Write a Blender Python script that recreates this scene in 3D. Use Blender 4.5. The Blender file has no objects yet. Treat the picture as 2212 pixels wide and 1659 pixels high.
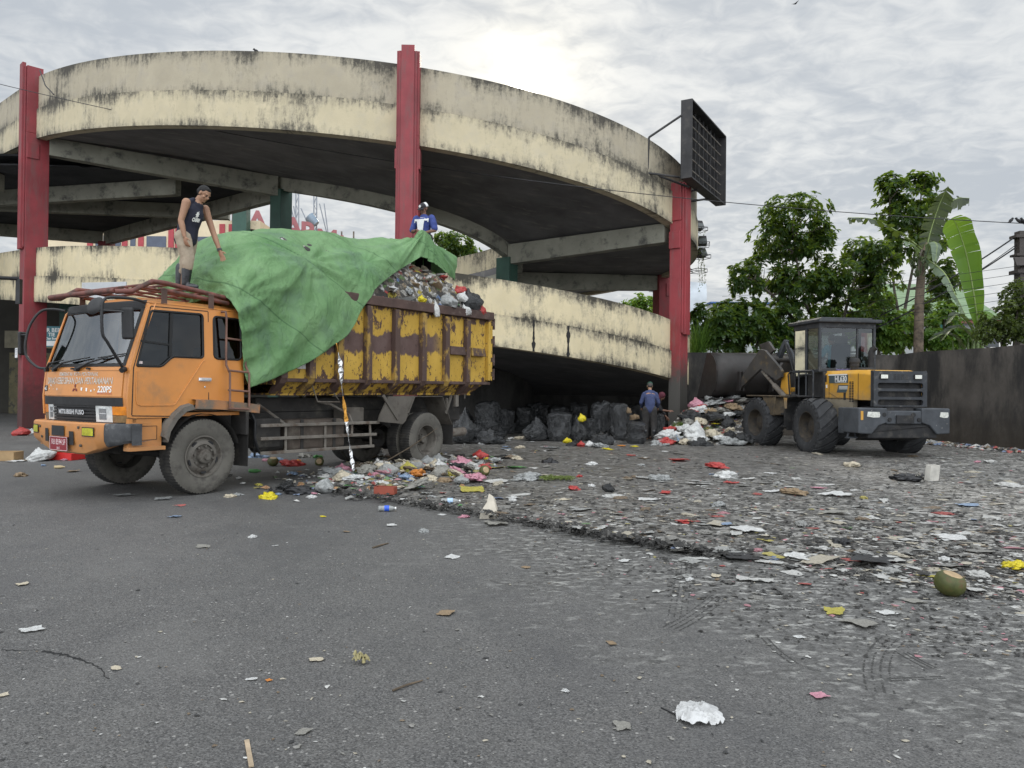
import bpy, bmesh, math, random
import numpy as np
from mathutils import Vector, Matrix, Euler, noise as mnoise
R = math.radians
scene = bpy.context.scene
COL = scene.collection
rng = random.Random(7)

# ------------------------------------------------------------------ camera model (for placing things on the ground)
FPX, UC, VC, EYE = 1660.0, 1106.0, 829.5, 1.5
ROLL, PITCH = math.atan(0.0106), math.atan(13.5 / 1660.0)
_f = Vector((0, math.cos(PITCH), math.sin(PITCH)))
_u0 = Vector((0, -math.sin(PITCH), math.cos(PITCH)))
_r0 = Vector((1, 0, 0))
_r = _r0 * math.cos(ROLL) + _u0 * math.sin(ROLL)
_u = -_r0 * math.sin(ROLL) + _u0 * math.cos(ROLL)
def ray(u, v):
    return _r * ((u - UC) / FPX) + _u * ((VC - v) / FPX) + _f
def at(u, v, y):
    d = ray(u, v); t = y / d.y
    return Vector((d.x * t, y, EYE + d.z * t))
def gnd(u, v, z=0.0):
    d = ray(u, v); t = (z - EYE) / d.z
    return Vector((d.x * t, d.y * t, z))

# ------------------------------------------------------------------ scene objects
def tag(o, label=None, cat=None, group=None, kind=None):
    if label: o['label'] = label
    if cat: o['category'] = cat
    if group: o['group'] = group
    if kind: o['kind'] = kind
    return o
def empty(name, loc=(0, 0, 0), rz=0.0, label=None, cat=None, group=None):
    o = bpy.data.objects.new(name, None); COL.objects.link(o)
    o.location = loc; o.rotation_euler = (0, 0, rz); o.empty_display_size = 0.2
    return tag(o, label, cat, group)
def copy_tree(o, parent=None):
    c = o.copy(); COL.objects.link(c)
    if parent is not None: c.parent = parent
    for ch in [x for x in bpy.data.objects if x.parent == o]:
        copy_tree(ch, c)
    return c

class MB:
    def __init__(s): s.v = []; s.f = []; s.uv = {}; s.mi = []; s.cur = 0
    def add(s, vs, fs, uvs=None):
        n = len(s.v); s.v.extend([tuple(p) for p in vs])
        for i, f in enumerate(fs):
            if uvs: s.uv[len(s.f)] = [uvs[k] for k in f]
            s.f.append([n + k for k in f]); s.mi.append(s.cur)
        return s
    def box(s, c, d, rot=None, taper=None):
        hx, hy, hz = d[0] / 2, d[1] / 2, d[2] / 2
        vs = [Vector((x * hx, y * hy, z * hz)) for z in (-1, 1) for x, y in ((-1, -1), (1, -1), (1, 1), (-1, 1))]
        if taper:
            for k in range(4, 8): vs[k].x *= taper[0]; vs[k].y *= taper[1]
        if rot is not None:
            m = rot if isinstance(rot, Matrix) else Euler(rot).to_matrix()
            vs = [m @ p for p in vs]
        c = Vector(c)
        return s.add([p + c for p in vs], [(3, 2, 1, 0), (4, 5, 6, 7), (0, 1, 5, 4), (1, 2, 6, 5), (2, 3, 7, 6), (3, 0, 4, 7)])
    def bar(s, a, b, w, h, up=(0, 0, 1)):
        a = Vector(a); b = Vector(b); d = (b - a); L = d.length; d.normalize()
        up = Vector(up); x = d.cross(up)
        if x.length < 1e-4: x = d.cross(Vector((1, 0, 0)))
        x.normalize(); z = x.cross(d)
        m = Matrix((x, d, z)).transposed()
        return s.box((a + b) / 2, (w, L, h), m)
    def cyl(s, a, b, r0, r1=None, n=14, caps=True):
        if r1 is None: r1 = r0
        a = Vector(a); b = Vector(b); d = (b - a).normalized()
        x = d.orthogonal().normalized(); y = d.cross(x)
        vs = []
        for p, r in ((a, r0), (b, r1)):
            for k in range(n):
                t = 2 * math.pi * k / n; vs.append(p + x * (r * math.cos(t)) + y * (r * math.sin(t)))
        fs = [(k, (k + 1) % n, n + (k + 1) % n, n + k) for k in range(n)]
        if caps: fs += [tuple(range(n - 1, -1, -1)), tuple(range(n, 2 * n))]
        return s.add(vs, fs)
    def tube(s, pts, r, n=8, caps=True, closed=False):
        pts = [Vector(p) for p in pts]; m = len(pts)
        rr = r if isinstance(r, (list, tuple)) else [r] * m
        d0 = (pts[1] - pts[0]).normalized(); x = d0.orthogonal().normalized()
        vs = []
        for i, p in enumerate(pts):
            if closed: d = pts[(i + 1) % m] - pts[i - 1]
            else: d = pts[min(i + 1, m - 1)] - pts[max(i - 1, 0)]
            d.normalize(); x = (x - d * x.dot(d))
            if x.length < 1e-5: x = d.orthogonal()
            x.normalize(); y = d.cross(x)
            for k in range(n):
                t = 2 * math.pi * k / n; vs.append(p + (x * math.cos(t) + y * math.sin(t)) * rr[i])
        fs = []
        for i in range(m if closed else m - 1):
            j = (i + 1) % m
            for k in range(n): fs.append((i * n + k, i * n + (k + 1) % n, j * n + (k + 1) % n, j * n + k))
        if caps and not closed: fs += [tuple(range(n - 1, -1, -1)), tuple(range((m - 1) * n, m * n))]
        return s.add(vs, fs)
    def lathe(s, prof, org=(0, 0, 0), axis=(0, 0, 1), n=32):
        # prof: list of (radius, height along axis)
        ax = Vector(axis).normalized(); x = ax.orthogonal().normalized(); y = ax.cross(x); org = Vector(org)
        vs = []; m = len(prof)
        for r, h in prof:
            for k in range(n):
                t = 2 * math.pi * k / n; vs.append(org + ax * h + (x * math.cos(t) + y * math.sin(t)) * max(r, 1e-4))
        fs = []
        for i in range(m - 1):
            for k in range(n): fs.append((i * n + k, i * n + (k + 1) % n, (i + 1) * n + (k + 1) % n, (i + 1) * n + k))
        return s.add(vs, fs)
    def prism(s, pts, d):
        # pts: ring of 3-D points, extruded by vector d
        n = len(pts); pts = [Vector(p) for p in pts]; d = Vector(d)
        return s.add(pts + [p + d for p in pts], [tuple(range(n - 1, -1, -1)), tuple(range(n, 2 * n))] + [(k, (k + 1) % n, n + (k + 1) % n, n + k) for k in range(n)])
    def grid(s, P, uv=None):
        # P[i][j] points
        a, b = len(P), len(P[0]); vs = [p for row in P for p in row]
        uvs = [q for row in uv for q in row] if uv else None
        return s.add(vs, [(i * b + j, (i + 1) * b + j, (i + 1) * b + j + 1, i * b + j + 1) for i in range(a - 1) for j in range(b - 1)], uvs)
    def build(s, name, mat, parent=None, smooth=None, bevel=0, seg=2, fix=True, sol=0, sub=0):
        me = bpy.data.meshes.new(name); me.from_pydata(s.v, [], s.f)
        if s.uv:
            L = me.uv_layers.new(name='UVMap')
            for p in me.polygons:
                q = s.uv.get(p.index)
                if q:
                    for k, li in enumerate(p.loop_indices): L.data[li].uv = q[k]
        mats = mat if isinstance(mat, (list, tuple)) else [mat]
        for m in mats: me.materials.append(m)
        if len(mats) > 1:
            for p, k in zip(me.polygons, s.mi): p.material_index = k
        if fix:
            bm = bmesh.new(); bm.from_mesh(me); bmesh.ops.recalc_face_normals(bm, faces=bm.faces); bm.to_mesh(me); bm.free()
        if smooth is not None:
            for p in me.polygons: p.use_smooth = True
            if smooth < 179: me.set_sharp_from_angle(angle=R(smooth))
        me.update()
        o = bpy.data.objects.new(name, me); COL.objects.link(o)
        if parent is not None: o.parent = parent
        if sol:
            m = o.modifiers.new('Solidify', 'SOLIDIFY'); m.thickness = sol; m.offset = 0
        if bevel:
            m = o.modifiers.new('Bevel', 'BEVEL'); m.width = bevel; m.segments = seg; m.limit_method = 'ANGLE'; m.angle_limit = R(35)
            m.harden_normals = False
        if sub:
            m = o.modifiers.new('Subsurf', 'SUBSURF'); m.levels = sub; m.render_levels = sub
        return o

_txt = {}
def text_points(body, size, bold=0.0):
    cu = bpy.data.curves.new('t', 'FONT'); cu.body = body; cu.size = size; cu.align_x = 'CENTER'; cu.align_y = 'CENTER'
    cu.offset = bold; cu.resolution_u = 3
    o = bpy.data.objects.new('t', cu); COL.objects.link(o)
    dg = bpy.context.evaluated_depsgraph_get(); dg.update()
    me = bpy.data.meshes.new_from_object(o.evaluated_get(dg))
    vs = [tuple(v.co) for v in me.vertices]; fs = [tuple(p.vertices) for p in me.polygons]
    bpy.data.objects.remove(o); bpy.data.curves.remove(cu); bpy.data.meshes.remove(me)
    return vs, fs
def text_mb(mb, body, size, org, ex, ey, bold=0.0, stretch=1.0, depth=0.0, warp=None):
    vs, fs = text_points(body, size, bold)
    ex = Vector(ex); ey = Vector(ey); org = Vector(org); en = ex.cross(ey)
    def f(p, d):
        x, y = p[0] * stretch, p[1]
        q = org + ex * x + ey * y + en * d
        return warp(q) if warp else q
    if depth:
        n = len(vs)
        ed = {}
        for q in fs:
            for a, b in zip(q, q[1:] + q[:1]):
                ed[(a, b)] = 1
        side = [(a, b, n + b, n + a) for (a, b) in ed if (b, a) not in ed]
        mb.add([f(p, depth) for p in vs] + [f(p, 0) for p in vs], list(fs) + [tuple(n + k for k in reversed(q)) for q in fs] + [(d, c, b, a) for a, b, c, d in side])
    else:
        mb.add([f(p, 0) for p in vs], fs)

# ------------------------------------------------------------------ materials
def new_mat(name):
    m = bpy.data.materials.new(name); m.use_nodes = True
    nt = m.node_tree
    for n in list(nt.nodes): nt.nodes.remove(n)
    return m, nt
class N:
    """small node-graph writer"""
    def __init__(s, nt): s.nt = nt
    def n(s, t, **kw):
        x = s.nt.nodes.new(t)
        for k, v in kw.items(): setattr(x, k, v)
        return x
    def link(s, a, b): s.nt.links.new(a, b)
    def set(s, sock, v):
        if isinstance(v, bpy.types.NodeSocket): s.link(v, sock)
        elif v is not None: sock.default_value = v
    def coord(s, kind='Object'): return s.n('ShaderNodeTexCoord').outputs[kind]
    def mapping(s, vec, scale=(1, 1, 1), loc=(0, 0, 0), rot=(0, 0, 0)):
        m = s.n('ShaderNodeMapping'); s.link(vec, m.inputs[0]); m.inputs['Scale'].default_value = scale; m.inputs['Location'].default_value = loc; m.inputs['Rotation'].default_value = rot
        return m.outputs[0]
    def noise(s, vec, scale, detail=4, rough=.55, dist=0.0, out='Fac'):
        x = s.n('ShaderNodeTexNoise'); s.link(vec, x.inputs['Vector']); x.inputs['Scale'].default_value = scale; x.inputs['Detail'].default_value = detail; x.inputs['Roughness'].default_value = rough; x.inputs['Distortion'].default_value = dist
        return x.outputs[out]
    def voro(s, vec, scale, feature='F1', out='Distance', rand=1.0):
        x = s.n('ShaderNodeTexVoronoi', feature=feature); s.link(vec, x.inputs['Vector']); x.inputs['Scale'].default_value = scale; x.inputs['Randomness'].default_value = rand
        return x.outputs[out]
    def ramp(s, fac, a, b, smooth=False):
        x = s.n('ShaderNodeMapRange'); x.interpolation_type = 'SMOOTHSTEP' if smooth else 'LINEAR'
        s.link(fac, x.inputs[0]); x.inputs[1].default_value = a; x.inputs[2].default_value = b
        return x.outputs[0]
    def math(s, op, a, b=None, clamp=False):
        x = s.n('ShaderNodeMath', operation=op, use_clamp=clamp); s.set(x.inputs[0], a); s.set(x.inputs[1], b); return x.outputs[0]
    def mix(s, fac, a, b, blend='MIX'):
        x = s.n('ShaderNodeMix', data_type='RGBA', blend_type=blend)
        s.set(x.inputs[0], fac)
        for k, v in ((6, a), (7, b)):
            if isinstance(v, bpy.types.NodeSocket): s.link(v, x.inputs[k])
            else: x.inputs[k].default_value = (*v[:3], 1)
        return x.outputs[2]
    def sep(s, vec):
        x = s.n('ShaderNodeSeparateXYZ'); s.link(vec, x.inputs[0]); return x.outputs
    def bump(s, h, strength=.3, dist=.02, normal=None):
        x = s.n('ShaderNodeBump'); s.link(h, x.inputs['Height']); x.inputs['Strength'].default_value = strength; x.inputs['Distance'].default_value = dist
        if normal is not None: s.link(normal, x.inputs['Normal'])
        return x.outputs[0]
    def bsdf(s, color, rough=.6, metal=0, spec=.5, normal=None, **kw):
        x = s.n('ShaderNodeBsdfPrincipled')
        if isinstance(color, bpy.types.NodeSocket): s.link(color, x.inputs['Base Color'])
        else: x.inputs['Base Color'].default_value = (*color[:3], 1)
        s.set(x.inputs['Roughness'], rough); s.set(x.inputs['Metallic'], metal); x.inputs['Specular IOR Level'].default_value = spec
        if normal is not None: s.link(normal, x.inputs['Normal'])
        for k, v in kw.items(): s.set(x.inputs[k.replace('_', ' ')], v)
        return x
    def out(s, sh):
        o = s.n('ShaderNodeOutputMaterial'); s.link(sh.outputs[0] if hasattr(sh, 'outputs') else sh, o.inputs[0])
_mc = {}
def M(name, col, rough=.6, var=.15, scale=3.0, bump=.0, bscale=30.0, metal=0.0, spec=.4, dirt=None, damt=.5, dscale=4.0, dedge=.12, stretch=None, coat=0.0, rvar=.1, low=None):
    """general weathered surface: base colour with tonal drift, dirt blotches with a shape of their own, fine bump.
    low = (colour, z0, z1): splash dirt that thins out upwards from z0 to z1 in the thing's own space"""
    if name in _mc: return _mc[name]
    m, nt = new_mat(name); g = N(nt); v = g.coord()
    n1 = g.noise(v, scale, 5, .6)
    dark = tuple(c * (1 - var) for c in col); lite = tuple(min(1, c * (1 + var)) for c in col)
    c = g.mix(g.ramp(n1, .3, .7), dark, lite)
    r = rough
    if dirt:
        vv = g.mapping(v, stretch) if stretch else v
        n2 = g.noise(vv, dscale, 8, .68)
        k = g.ramp(n2, 1 - damt - dedge, 1 - damt + dedge, True)
        c = g.mix(k, c, dirt)
    if low:
        z = g.sep(v)[2]; n3 = g.noise(v, 6, 6, .65)
        zz = g.math('ADD', z, g.math('MULTIPLY', g.math('SUBTRACT', n3, .5), (low[2] - low[1]) * 1.2))
        k = g.ramp(zz, low[2], low[1], True)
        c = g.mix(g.math('MULTIPLY', k, low[3] if len(low) > 3 else .85), c, low[0])
    nr = g.noise(v, scale * 3, 4)
    r = g.math('ADD', rough - rvar, g.math('MULTIPLY', nr, rvar * 2), True)
    nb = None
    if bump: nb = g.bump(g.noise(v, bscale, 6, .6), bump, .01)
    b = g.bsdf(c, r, metal, spec, nb)
    if coat: b.inputs['Coat Weight'].default_value = coat; b.inputs['Coat Roughness'].default_value = .15
    g.out(b); _mc[name] = m
    return m
def glass_mat(name, tint=(.02, .025, .03), trans=.5, rough=.03, ior=1.55):
    if name in _mc: return _mc[name]
    m, nt = new_mat(name); g = N(nt)
    gl = g.n('ShaderNodeBsdfGlossy'); gl.inputs['Color'].default_value = (.9, .95, 1, 1); gl.inputs['Roughness'].default_value = rough
    tr = g.n('ShaderNodeBsdfTransparent'); tr.inputs['Color'].default_value = (*tint, 1)
    fr = g.n('ShaderNodeFresnel'); fr.inputs['IOR'].default_value = ior
    mx = g.n('ShaderNodeMixShader'); g.link(fr.outputs[0], mx.inputs[0]); g.link(tr.outputs[0], mx.inputs[1]); g.link(gl.outputs[0], mx.inputs[2])
    g.out(mx); _mc[name] = m
    return m
def emit_free_plastic(name, col, rough=.35, trans=.0, spec=.5, bump=.4, bscale=14):
    """thin crumpled plastic film / bag"""
    if name in _mc: return _mc[name]
    m, nt = new_mat(name); g = N(nt); v = g.coord()
    w = g.noise(v, bscale, 3, .5, 1.2)
    rg = g.math('ABSOLUTE', g.math('SUBTRACT', w, .5))
    nb = g.bump(rg, bump, .03)
    n1 = g.noise(v, 5, 5)
    c = g.mix(g.ramp(n1, .35, .65), tuple(x * .78 for x in col), tuple(min(1, x * 1.1) for x in col))
    n2 = g.noise(v, 9, 6, .7)
    c = g.mix(g.math('MULTIPLY', g.ramp(n2, .58, .7), .55), c, (.09, .08, .065))
    b = g.bsdf(c, rough, 0, spec, nb)
    if trans:
        t = g.n('ShaderNodeBsdfTranslucent'); g.link(c, t.inputs[0]); mx = g.n('ShaderNodeMixShader'); mx.inputs[0].default_value = trans
        g.link(b.outputs[0], mx.inputs[1]); g.link(t.outputs[0], mx.inputs[2]); g.out(mx)
    else: g.out(b)
    _mc[name] = m
    return m
# ================================================================== camera, sky, sun
cam = bpy.data.cameras.new('camera'); camo = bpy.data.objects.new('camera', cam); COL.objects.link(camo)
cam.sensor_width = 36; cam.lens = 36 * FPX / 2212.0; cam.clip_end = 3000; cam.clip_start = .05
camo.matrix_world = Matrix(((_r.x, _u.x, -_f.x, 0), (_r.y, _u.y, -_f.y, 0), (_r.z, _u.z, -_f.z, EYE), (0, 0, 0, 1)))
scene.camera = camo
SUN_EL, SUN_AZ = R(22.2), R(0.9)           # azimuth measured to the right of straight ahead (+Y)
sun_dir = Vector((math.sin(SUN_AZ) * math.cos(SUN_EL), math.cos(SUN_AZ) * math.cos(SUN_EL), math.sin(SUN_EL)))
world = bpy.data.worlds.new('World'); scene.world = world; world.use_nodes = True
nt = world.node_tree
for n in list(nt.nodes): nt.nodes.remove(n)
g = N(nt)
dvec = g.coord('Generated')
sky = g.n('ShaderNodeTexSky', sky_type='NISHITA'); sky.sun_disc = False; sky.sun_elevation = SUN_EL; sky.sun_rotation = SUN_AZ
sky.air_density = 1.5; sky.dust_density = .6
s3 = g.sep(dvec)
den = g.math('ADD', g.math('MAXIMUM', s3[2], 0.0), .16)
cx = g.n('ShaderNodeCombineXYZ'); g.link(g.math('DIVIDE', s3[0], den), cx.inputs[0]); g.link(g.math('DIVIDE', s3[1], den), cx.inputs[1])
pl = cx.outputs[0]
big = g.noise(g.mapping(pl, (.7, 1.0, 1), (3.1, 1.7, 0)), 1.2, 5, .55, .3)
small = g.noise(g.mapping(pl, (1.0, 1.15, 1), (.4, 8.7, 0)), 13.0, 4, .55, .6)
mid = g.noise(g.mapping(pl, (.8, 1.2, 1), (6.4, 2.2, 0)), 3.4, 6, .6, .5)
cl = g.math('ADD', g.math('MULTIPLY', big, .5), g.math('ADD', g.math('MULTIPLY', mid, .27), g.math('MULTIPLY', small, .27)))
k = g.ramp(cl, .42, .62, True)
lown = g.ramp(s3[2], .42, .06, True)           # more grey banks towards the horizon
k = g.math('SUBTRACT', k, g.math('MULTIPLY', lown, .10), True)
ccol = g.mix(k, (.36, .39, .43), (.535, .55, .562))
sd = g.n('ShaderNodeVectorMath', operation='DOT_PRODUCT'); g.link(dvec, sd.inputs[0]); sd.inputs[1].default_value = sun_dir
dot = g.math('MAXIMUM', sd.outputs['Value'], 0.0)
h1 = g.math('MULTIPLY', g.math('POWER', dot, 7), .075)
h2 = g.math('MULTIPLY', g.math('POWER', dot, 260), .20)
h3 = g.math('MULTIPLY', g.math('POWER', dot, 2500), .8)
h4 = g.math('MULTIPLY', g.ramp(dot, .99968, .99988, True), 8.0)
def sc(col, f):
    x = g.n('ShaderNodeVectorMath', operation='SCALE'); x.inputs[0].default_value = col; g.link(f, x.inputs['Scale']); return x.outputs[0]
def addv(a, b):
    x = g.n('ShaderNodeVectorMath', operation='ADD'); g.link(a, x.inputs[0]); g.link(b, x.inputs[1]); return x.outputs[0]
hm = g.math('ADD', .55, g.math('MULTIPLY', k, .6))
glow = addv(addv(sc((1, .90, .66), g.math('MULTIPLY', h1, hm)), sc((1, .86, .55), g.math('MULTIPLY', h2, hm))), addv(sc((1, .88, .58), h3), sc((1, .97, .86), h4)))
tot = addv(ccol, glow)
# sky gain added opposite the sun and overhead to brighten the backlit fronts
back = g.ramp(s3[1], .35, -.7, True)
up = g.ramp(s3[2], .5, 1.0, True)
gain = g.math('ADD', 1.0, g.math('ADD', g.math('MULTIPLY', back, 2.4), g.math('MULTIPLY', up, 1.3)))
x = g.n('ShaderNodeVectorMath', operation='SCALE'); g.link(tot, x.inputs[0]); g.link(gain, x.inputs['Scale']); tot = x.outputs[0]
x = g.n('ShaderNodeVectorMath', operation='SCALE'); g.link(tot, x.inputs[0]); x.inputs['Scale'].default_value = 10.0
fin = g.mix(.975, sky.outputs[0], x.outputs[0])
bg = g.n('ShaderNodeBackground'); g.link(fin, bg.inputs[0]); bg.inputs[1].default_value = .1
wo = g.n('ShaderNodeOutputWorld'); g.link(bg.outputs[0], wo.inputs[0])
sl = bpy.data.lights.new('sun', 'SUN'); sl.energy = 1.5; sl.angle = R(10); sl.color = (1, .93, .8)
so = bpy.data.objects.new('sun', sl); COL.objects.link(so); so.rotation_euler = (-sun_dir).to_track_quat('-Z', 'Y').to_euler()
so.location = (0, 0, 30)
scene.view_settings.view_transform = 'Standard'; scene.view_settings.look = 'None'; scene.view_settings.exposure = .5; scene.view_settings.gamma = 1
try: scene.cycles.use_denoising = True
except Exception: pass
scene.cycles.max_bounces = 6; scene.cycles.transparent_max_bounces = 16

# ================================================================== ground
def asphalt_material():
    m, nt = new_mat('asphalt'); g = N(nt); v = g.coord()
    c = g.mix(g.ramp(g.noise(v, .35, 5, .6), .3, .7), (.074, .0715, .068), (.112, .108, .102))
    c = g.mix(g.math('MULTIPLY', g.ramp(g.noise(v, 2.2, 6, .65), .45, .75), .6), c, (.055, .055, .056))
    grit = g.voro(v, 120, 'F1', 'Color'); gs = g.n('ShaderNodeSeparateColor'); g.link(grit, gs.inputs[0])
    c = g.mix(g.math('MULTIPLY', g.ramp(gs.outputs[0], .45, .95), .60), c, (.19, .186, .178))
    c = g.mix(g.math('MULTIPLY', g.ramp(gs.outputs[1], .5, .95), .8), c, (.026, .026, .026))
    fleck = g.voro(v, 46, 'F1', 'Color'); fs = g.n('ShaderNodeSeparateColor'); g.link(fleck, fs.inputs[0])
    fd = g.voro(v, 46, 'F1', 'Distance')
    flk = g.math('MULTIPLY', g.ramp(fs.outputs[0], .955, .975), g.ramp(fd, .42, .28))
    c = g.mix(g.math('MULTIPLY', flk, .8), c, (.33, .32, .30))
    st = g.noise(g.mapping(v, (1, .6, 1)), .55, 7, .62); c = g.mix(g.math('MULTIPLY', g.ramp(st, .50, .62), .48), c, (.050, .050, .052)); c = g.mix(g.math('MULTIPLY', g.ramp(st, .44, .36), .30), c, (.150, .146, .138))
    # pale scuffs and dust
    sc = g.noise(g.mapping(v, (1, 2.2, 1), rot=(0, 0, .5)), 1.6, 9, .72)
    c = g.mix(g.math('MULTIPLY', g.ramp(sc, .60, .72), .35), c, (.22, .215, .205))
    s = g.sep(v)
    # wet mud trodden out of the dump area: stronger to the right and further away
    lin = g.math('ADD', g.math('MULTIPLY', s[0], .34), g.math('MULTIPLY', g.math('SUBTRACT', s[1], 5.6), .28))
    w = g.math('ADD', lin, g.math('MULTIPLY', g.math('SUBTRACT', g.noise(v, 1.3, 8, .7), .5), 2.6))
    reach = g.ramp(s[0], -1.6, .8, True)
    wk = g.math('MULTIPLY', g.ramp(w, -.25, .65, True), reach)
    mud = g.mix(g.ramp(g.noise(v, 16, 7, .7), .42, .58), (.040, .039, .036), (.14, .137, .13))
    mud = g.mix(g.math('MULTIPLY', g.ramp(g.noise(g.mapping(v, (1, 1.8, 1), rot=(0, 0, -.35)), 7, 7, .72), .53, .60), .85), mud, (.38, .375, .35))
    c = g.mix(g.math('MULTIPLY', wk, .92), c, mud)
    h = g.math('ADD', g.math('MULTIPLY', g.noise(v, 60, 5, .65), .6), g.math('MULTIPLY', g.voro(v, 95), .6))
    h = g.math('ADD', h, g.math('MULTIPLY', g.math('MULTIPLY', g.noise(v, 14, 7, .7), wk), 2.5))
    nb = g.bump(h, .7, .014)
    rr = g.math('SUBTRACT', g.math('SUBTRACT', .66, g.math('MULTIPLY', g.ramp(st, .5, .64), .08)), g.math('MULTIPLY', wk, .14))
    g.out(g.bsdf(c, rr, 0, .55, nb)); return m
gp = MB(); S = 260
gp.add([(-S, -60, 0), (S, -60, 0), (S, 400, 0), (-S, 400, 0)], [(0, 1, 2, 3)])
tag(gp.build('asphalt_ground', asphalt_material()), kind='structure')

def mud_material():
    m, nt = new_mat('trodden_mud'); g = N(nt); v = g.coord()
    a = g.noise(v, 5, 8, .7)
    c = g.mix(g.ramp(a, .38, .62), (.046, .042, .037), (.120, .113, .102))
    b = g.noise(v, 26, 7, .7)
    c = g.mix(g.math('MULTIPLY', g.ramp(b, .53, .6), .85), c, (.017, .016, .0145))
    # flattened pale plastic and paper trodden in, patchy
    p = g.noise(g.mapping(v, (1, 1.5, 1), rot=(0, 0, .3)), 7.5, 8, .74)
    s = g.sep(v)
    zone = g.ramp(g.math('ADD', g.math('MULTIPLY', s[1], -.12), g.math('ADD', g.math('MULTIPLY', s[0], .12), g.math('MULTIPLY', g.noise(v, .8, 4), 1.2))), -.9, .6, True)
    pk = g.math('MULTIPLY', g.ramp(p, .50, .56), g.math('ADD', .25, g.math('MULTIPLY', zone, .75)))
    c = g.mix(g.math('MULTIPLY', pk, .85), c, (.47, .455, .42))
    q = g.voro(g.mapping(v, (1, 1.3, 1)), 20, 'F1', 'Color'); qs = g.n('ShaderNodeSeparateColor'); g.link(q, qs.inputs[0])
    qd = g.voro(g.mapping(v, (1, 1.3, 1)), 20, 'F1', 'Distance')
    pick = g.math('MULTIPLY', g.ramp(qs.outputs[0], .95, .97), g.ramp(g.math('ADD', qd, g.math('MULTIPLY', b, .4)), .62, .5))
    hue = g.n('ShaderNodeValToRGB'); g.link(qs.outputs[1], hue.inputs[0]); hue.color_ramp.interpolation = 'CONSTANT'
    e = hue.color_ramp.elements; e[0].position = 0; e[0].color = (.5, .49, .46, 1); e[1].position = .45; e[1].color = (.30, .25, .17, 1)
    for ps, cc in ((.62, (.36, .09, .08)), (.72, (.55, .55, .52)), (.86, (.10, .17, .27)), (.92, (.33, .28, .05)), (.97, (.08, .17, .06))):
        el = e.new(ps); el.color = (*cc, 1)
    c = g.mix(g.math('MULTIPLY', pick, .8), c, hue.outputs[0])
    h = g.math('ADD', g.math('MULTIPLY', b, 1.0), g.math('ADD', g.math('MULTIPLY', p, .7), g.math('MULTIPLY', a, .7)))
    nb = g.bump(h, .9, .03)
    wet = g.ramp(g.noise(v, 1.4, 5), .5, .62)
    g.out(g.bsdf(c, g.math('SUBTRACT', .58, g.math('MULTIPLY', wet, .27)), 0, .5, nb)); return m
edge = [Vector(p).to_2d() for p in [(-6.5, 27, 0), (-4.4, 20, 0), (-2.7, 16, 0), (-2.55, 13, 0)]] + [gnd(u, v).to_2d() for u, v in [(700, 1058), (740, 1066), (860, 1082), (1050, 1112), (1240, 1147), (1420, 1178), (1600, 1205), (1800, 1245), (2212, 1300)]] + [Vector((16, 4.9))]
poly = edge + [Vector((16, 27))]
poly_np = np.array([tuple(p) for p in poly]); edge_np = np.array([tuple(p) for p in edge])
def inside(X, Y):
    r = np.zeros(X.shape, bool); n = len(poly_np); j = n - 1
    for i in range(n):
        xi, yi = poly_np[i]; xj, yj = poly_np[j]
        c = ((yi > Y) != (yj > Y)) & (X < (xj - xi) * (Y - yi) / (yj - yi + 1e-12) + xi)
        r ^= c; j = i
    return r
def edge_dist(X, Y):
    best = np.full(X.shape, 1e9)
    for (ax, ay), (bx, by) in zip(edge_np[:-1], edge_np[1:]):
        dx, dy = bx - ax, by - ay
        t = np.clip(((X - ax) * dx + (Y - ay) * dy) / (dx * dx + dy * dy), 0, 1)
        best = np.minimum(best, np.hypot(X - ax - t * dx, Y - ay - t * dy))
    return best
def smooth(t): t = np.clip(t, 0, 1); return t * t * (3 - 2 * t)
gx = np.arange(-6.6, 15.8, .075); gy = np.concatenate([np.arange(4.9, 12, .06), np.arange(12, 27, .11)])
X, Y = np.meshgrid(gx, gy, indexing='ij')
sd_ = np.where(inside(X, Y), 1, -1) * edge_dist(X, Y)
nz = np.array([[mnoise.noise((a * 3.1, b * 3.1, 2.2)) for b in gy] for a in gx])
nf = np.array([[mnoise.noise((a * 9.0, b * 9.0, 5.2)) for b in gy] for a in gx])
sd_ = sd_ + nz * .07 + nf * .05
right = smooth((X - 1.2) / 1.4)
hgt = (1 - right) * .075 * .75 * smooth(sd_ / .16) + right * .045 * smooth(sd_ / 1.6)
Z = .004 + hgt + (np.clip(sd_, 0, .5) / .5) * (nz * .016 + nf * .012 + .012)
# clods pushed up along the step
Z += (1 - right) * np.exp(-((sd_ - .12) / .1) ** 2) * (.02 + .03 * nf)
def mud_z(x, y):
    i = int(np.clip(np.searchsorted(gx, x), 1, len(gx) - 1)); j = int(np.clip(np.searchsorted(gy, y), 1, len(gy) - 1))
    return max(float(Z[i, j]) if sd_[i, j] > 0 else 0.0, 0.0)
Z = np.where(sd_ > 0, Z, .004 - np.clip(-sd_, 0, .1) * .6)
keep = sd_ > -.16
idx = -np.ones(X.shape, int); idx[keep] = np.arange(keep.sum())
vs = np.stack([X[keep], Y[keep], Z[keep]], 1)
fk = keep[:-1, :-1] & keep[1:, :-1] & keep[1:, 1:] & keep[:-1, 1:]
F = np.stack([idx[:-1, :-1][fk], idx[1:, :-1][fk], idx[1:, 1:][fk], idx[:-1, 1:][fk]], 1)
me = bpy.data.meshes.new('mud_ground'); me.from_pydata(vs.tolist(), [], F.tolist()); me.materials.append(mud_material())
for p in me.polygons: p.use_smooth = True
o = bpy.data.objects.new('mud_ground', me); COL.objects.link(o); tag(o, kind='structure')
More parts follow.
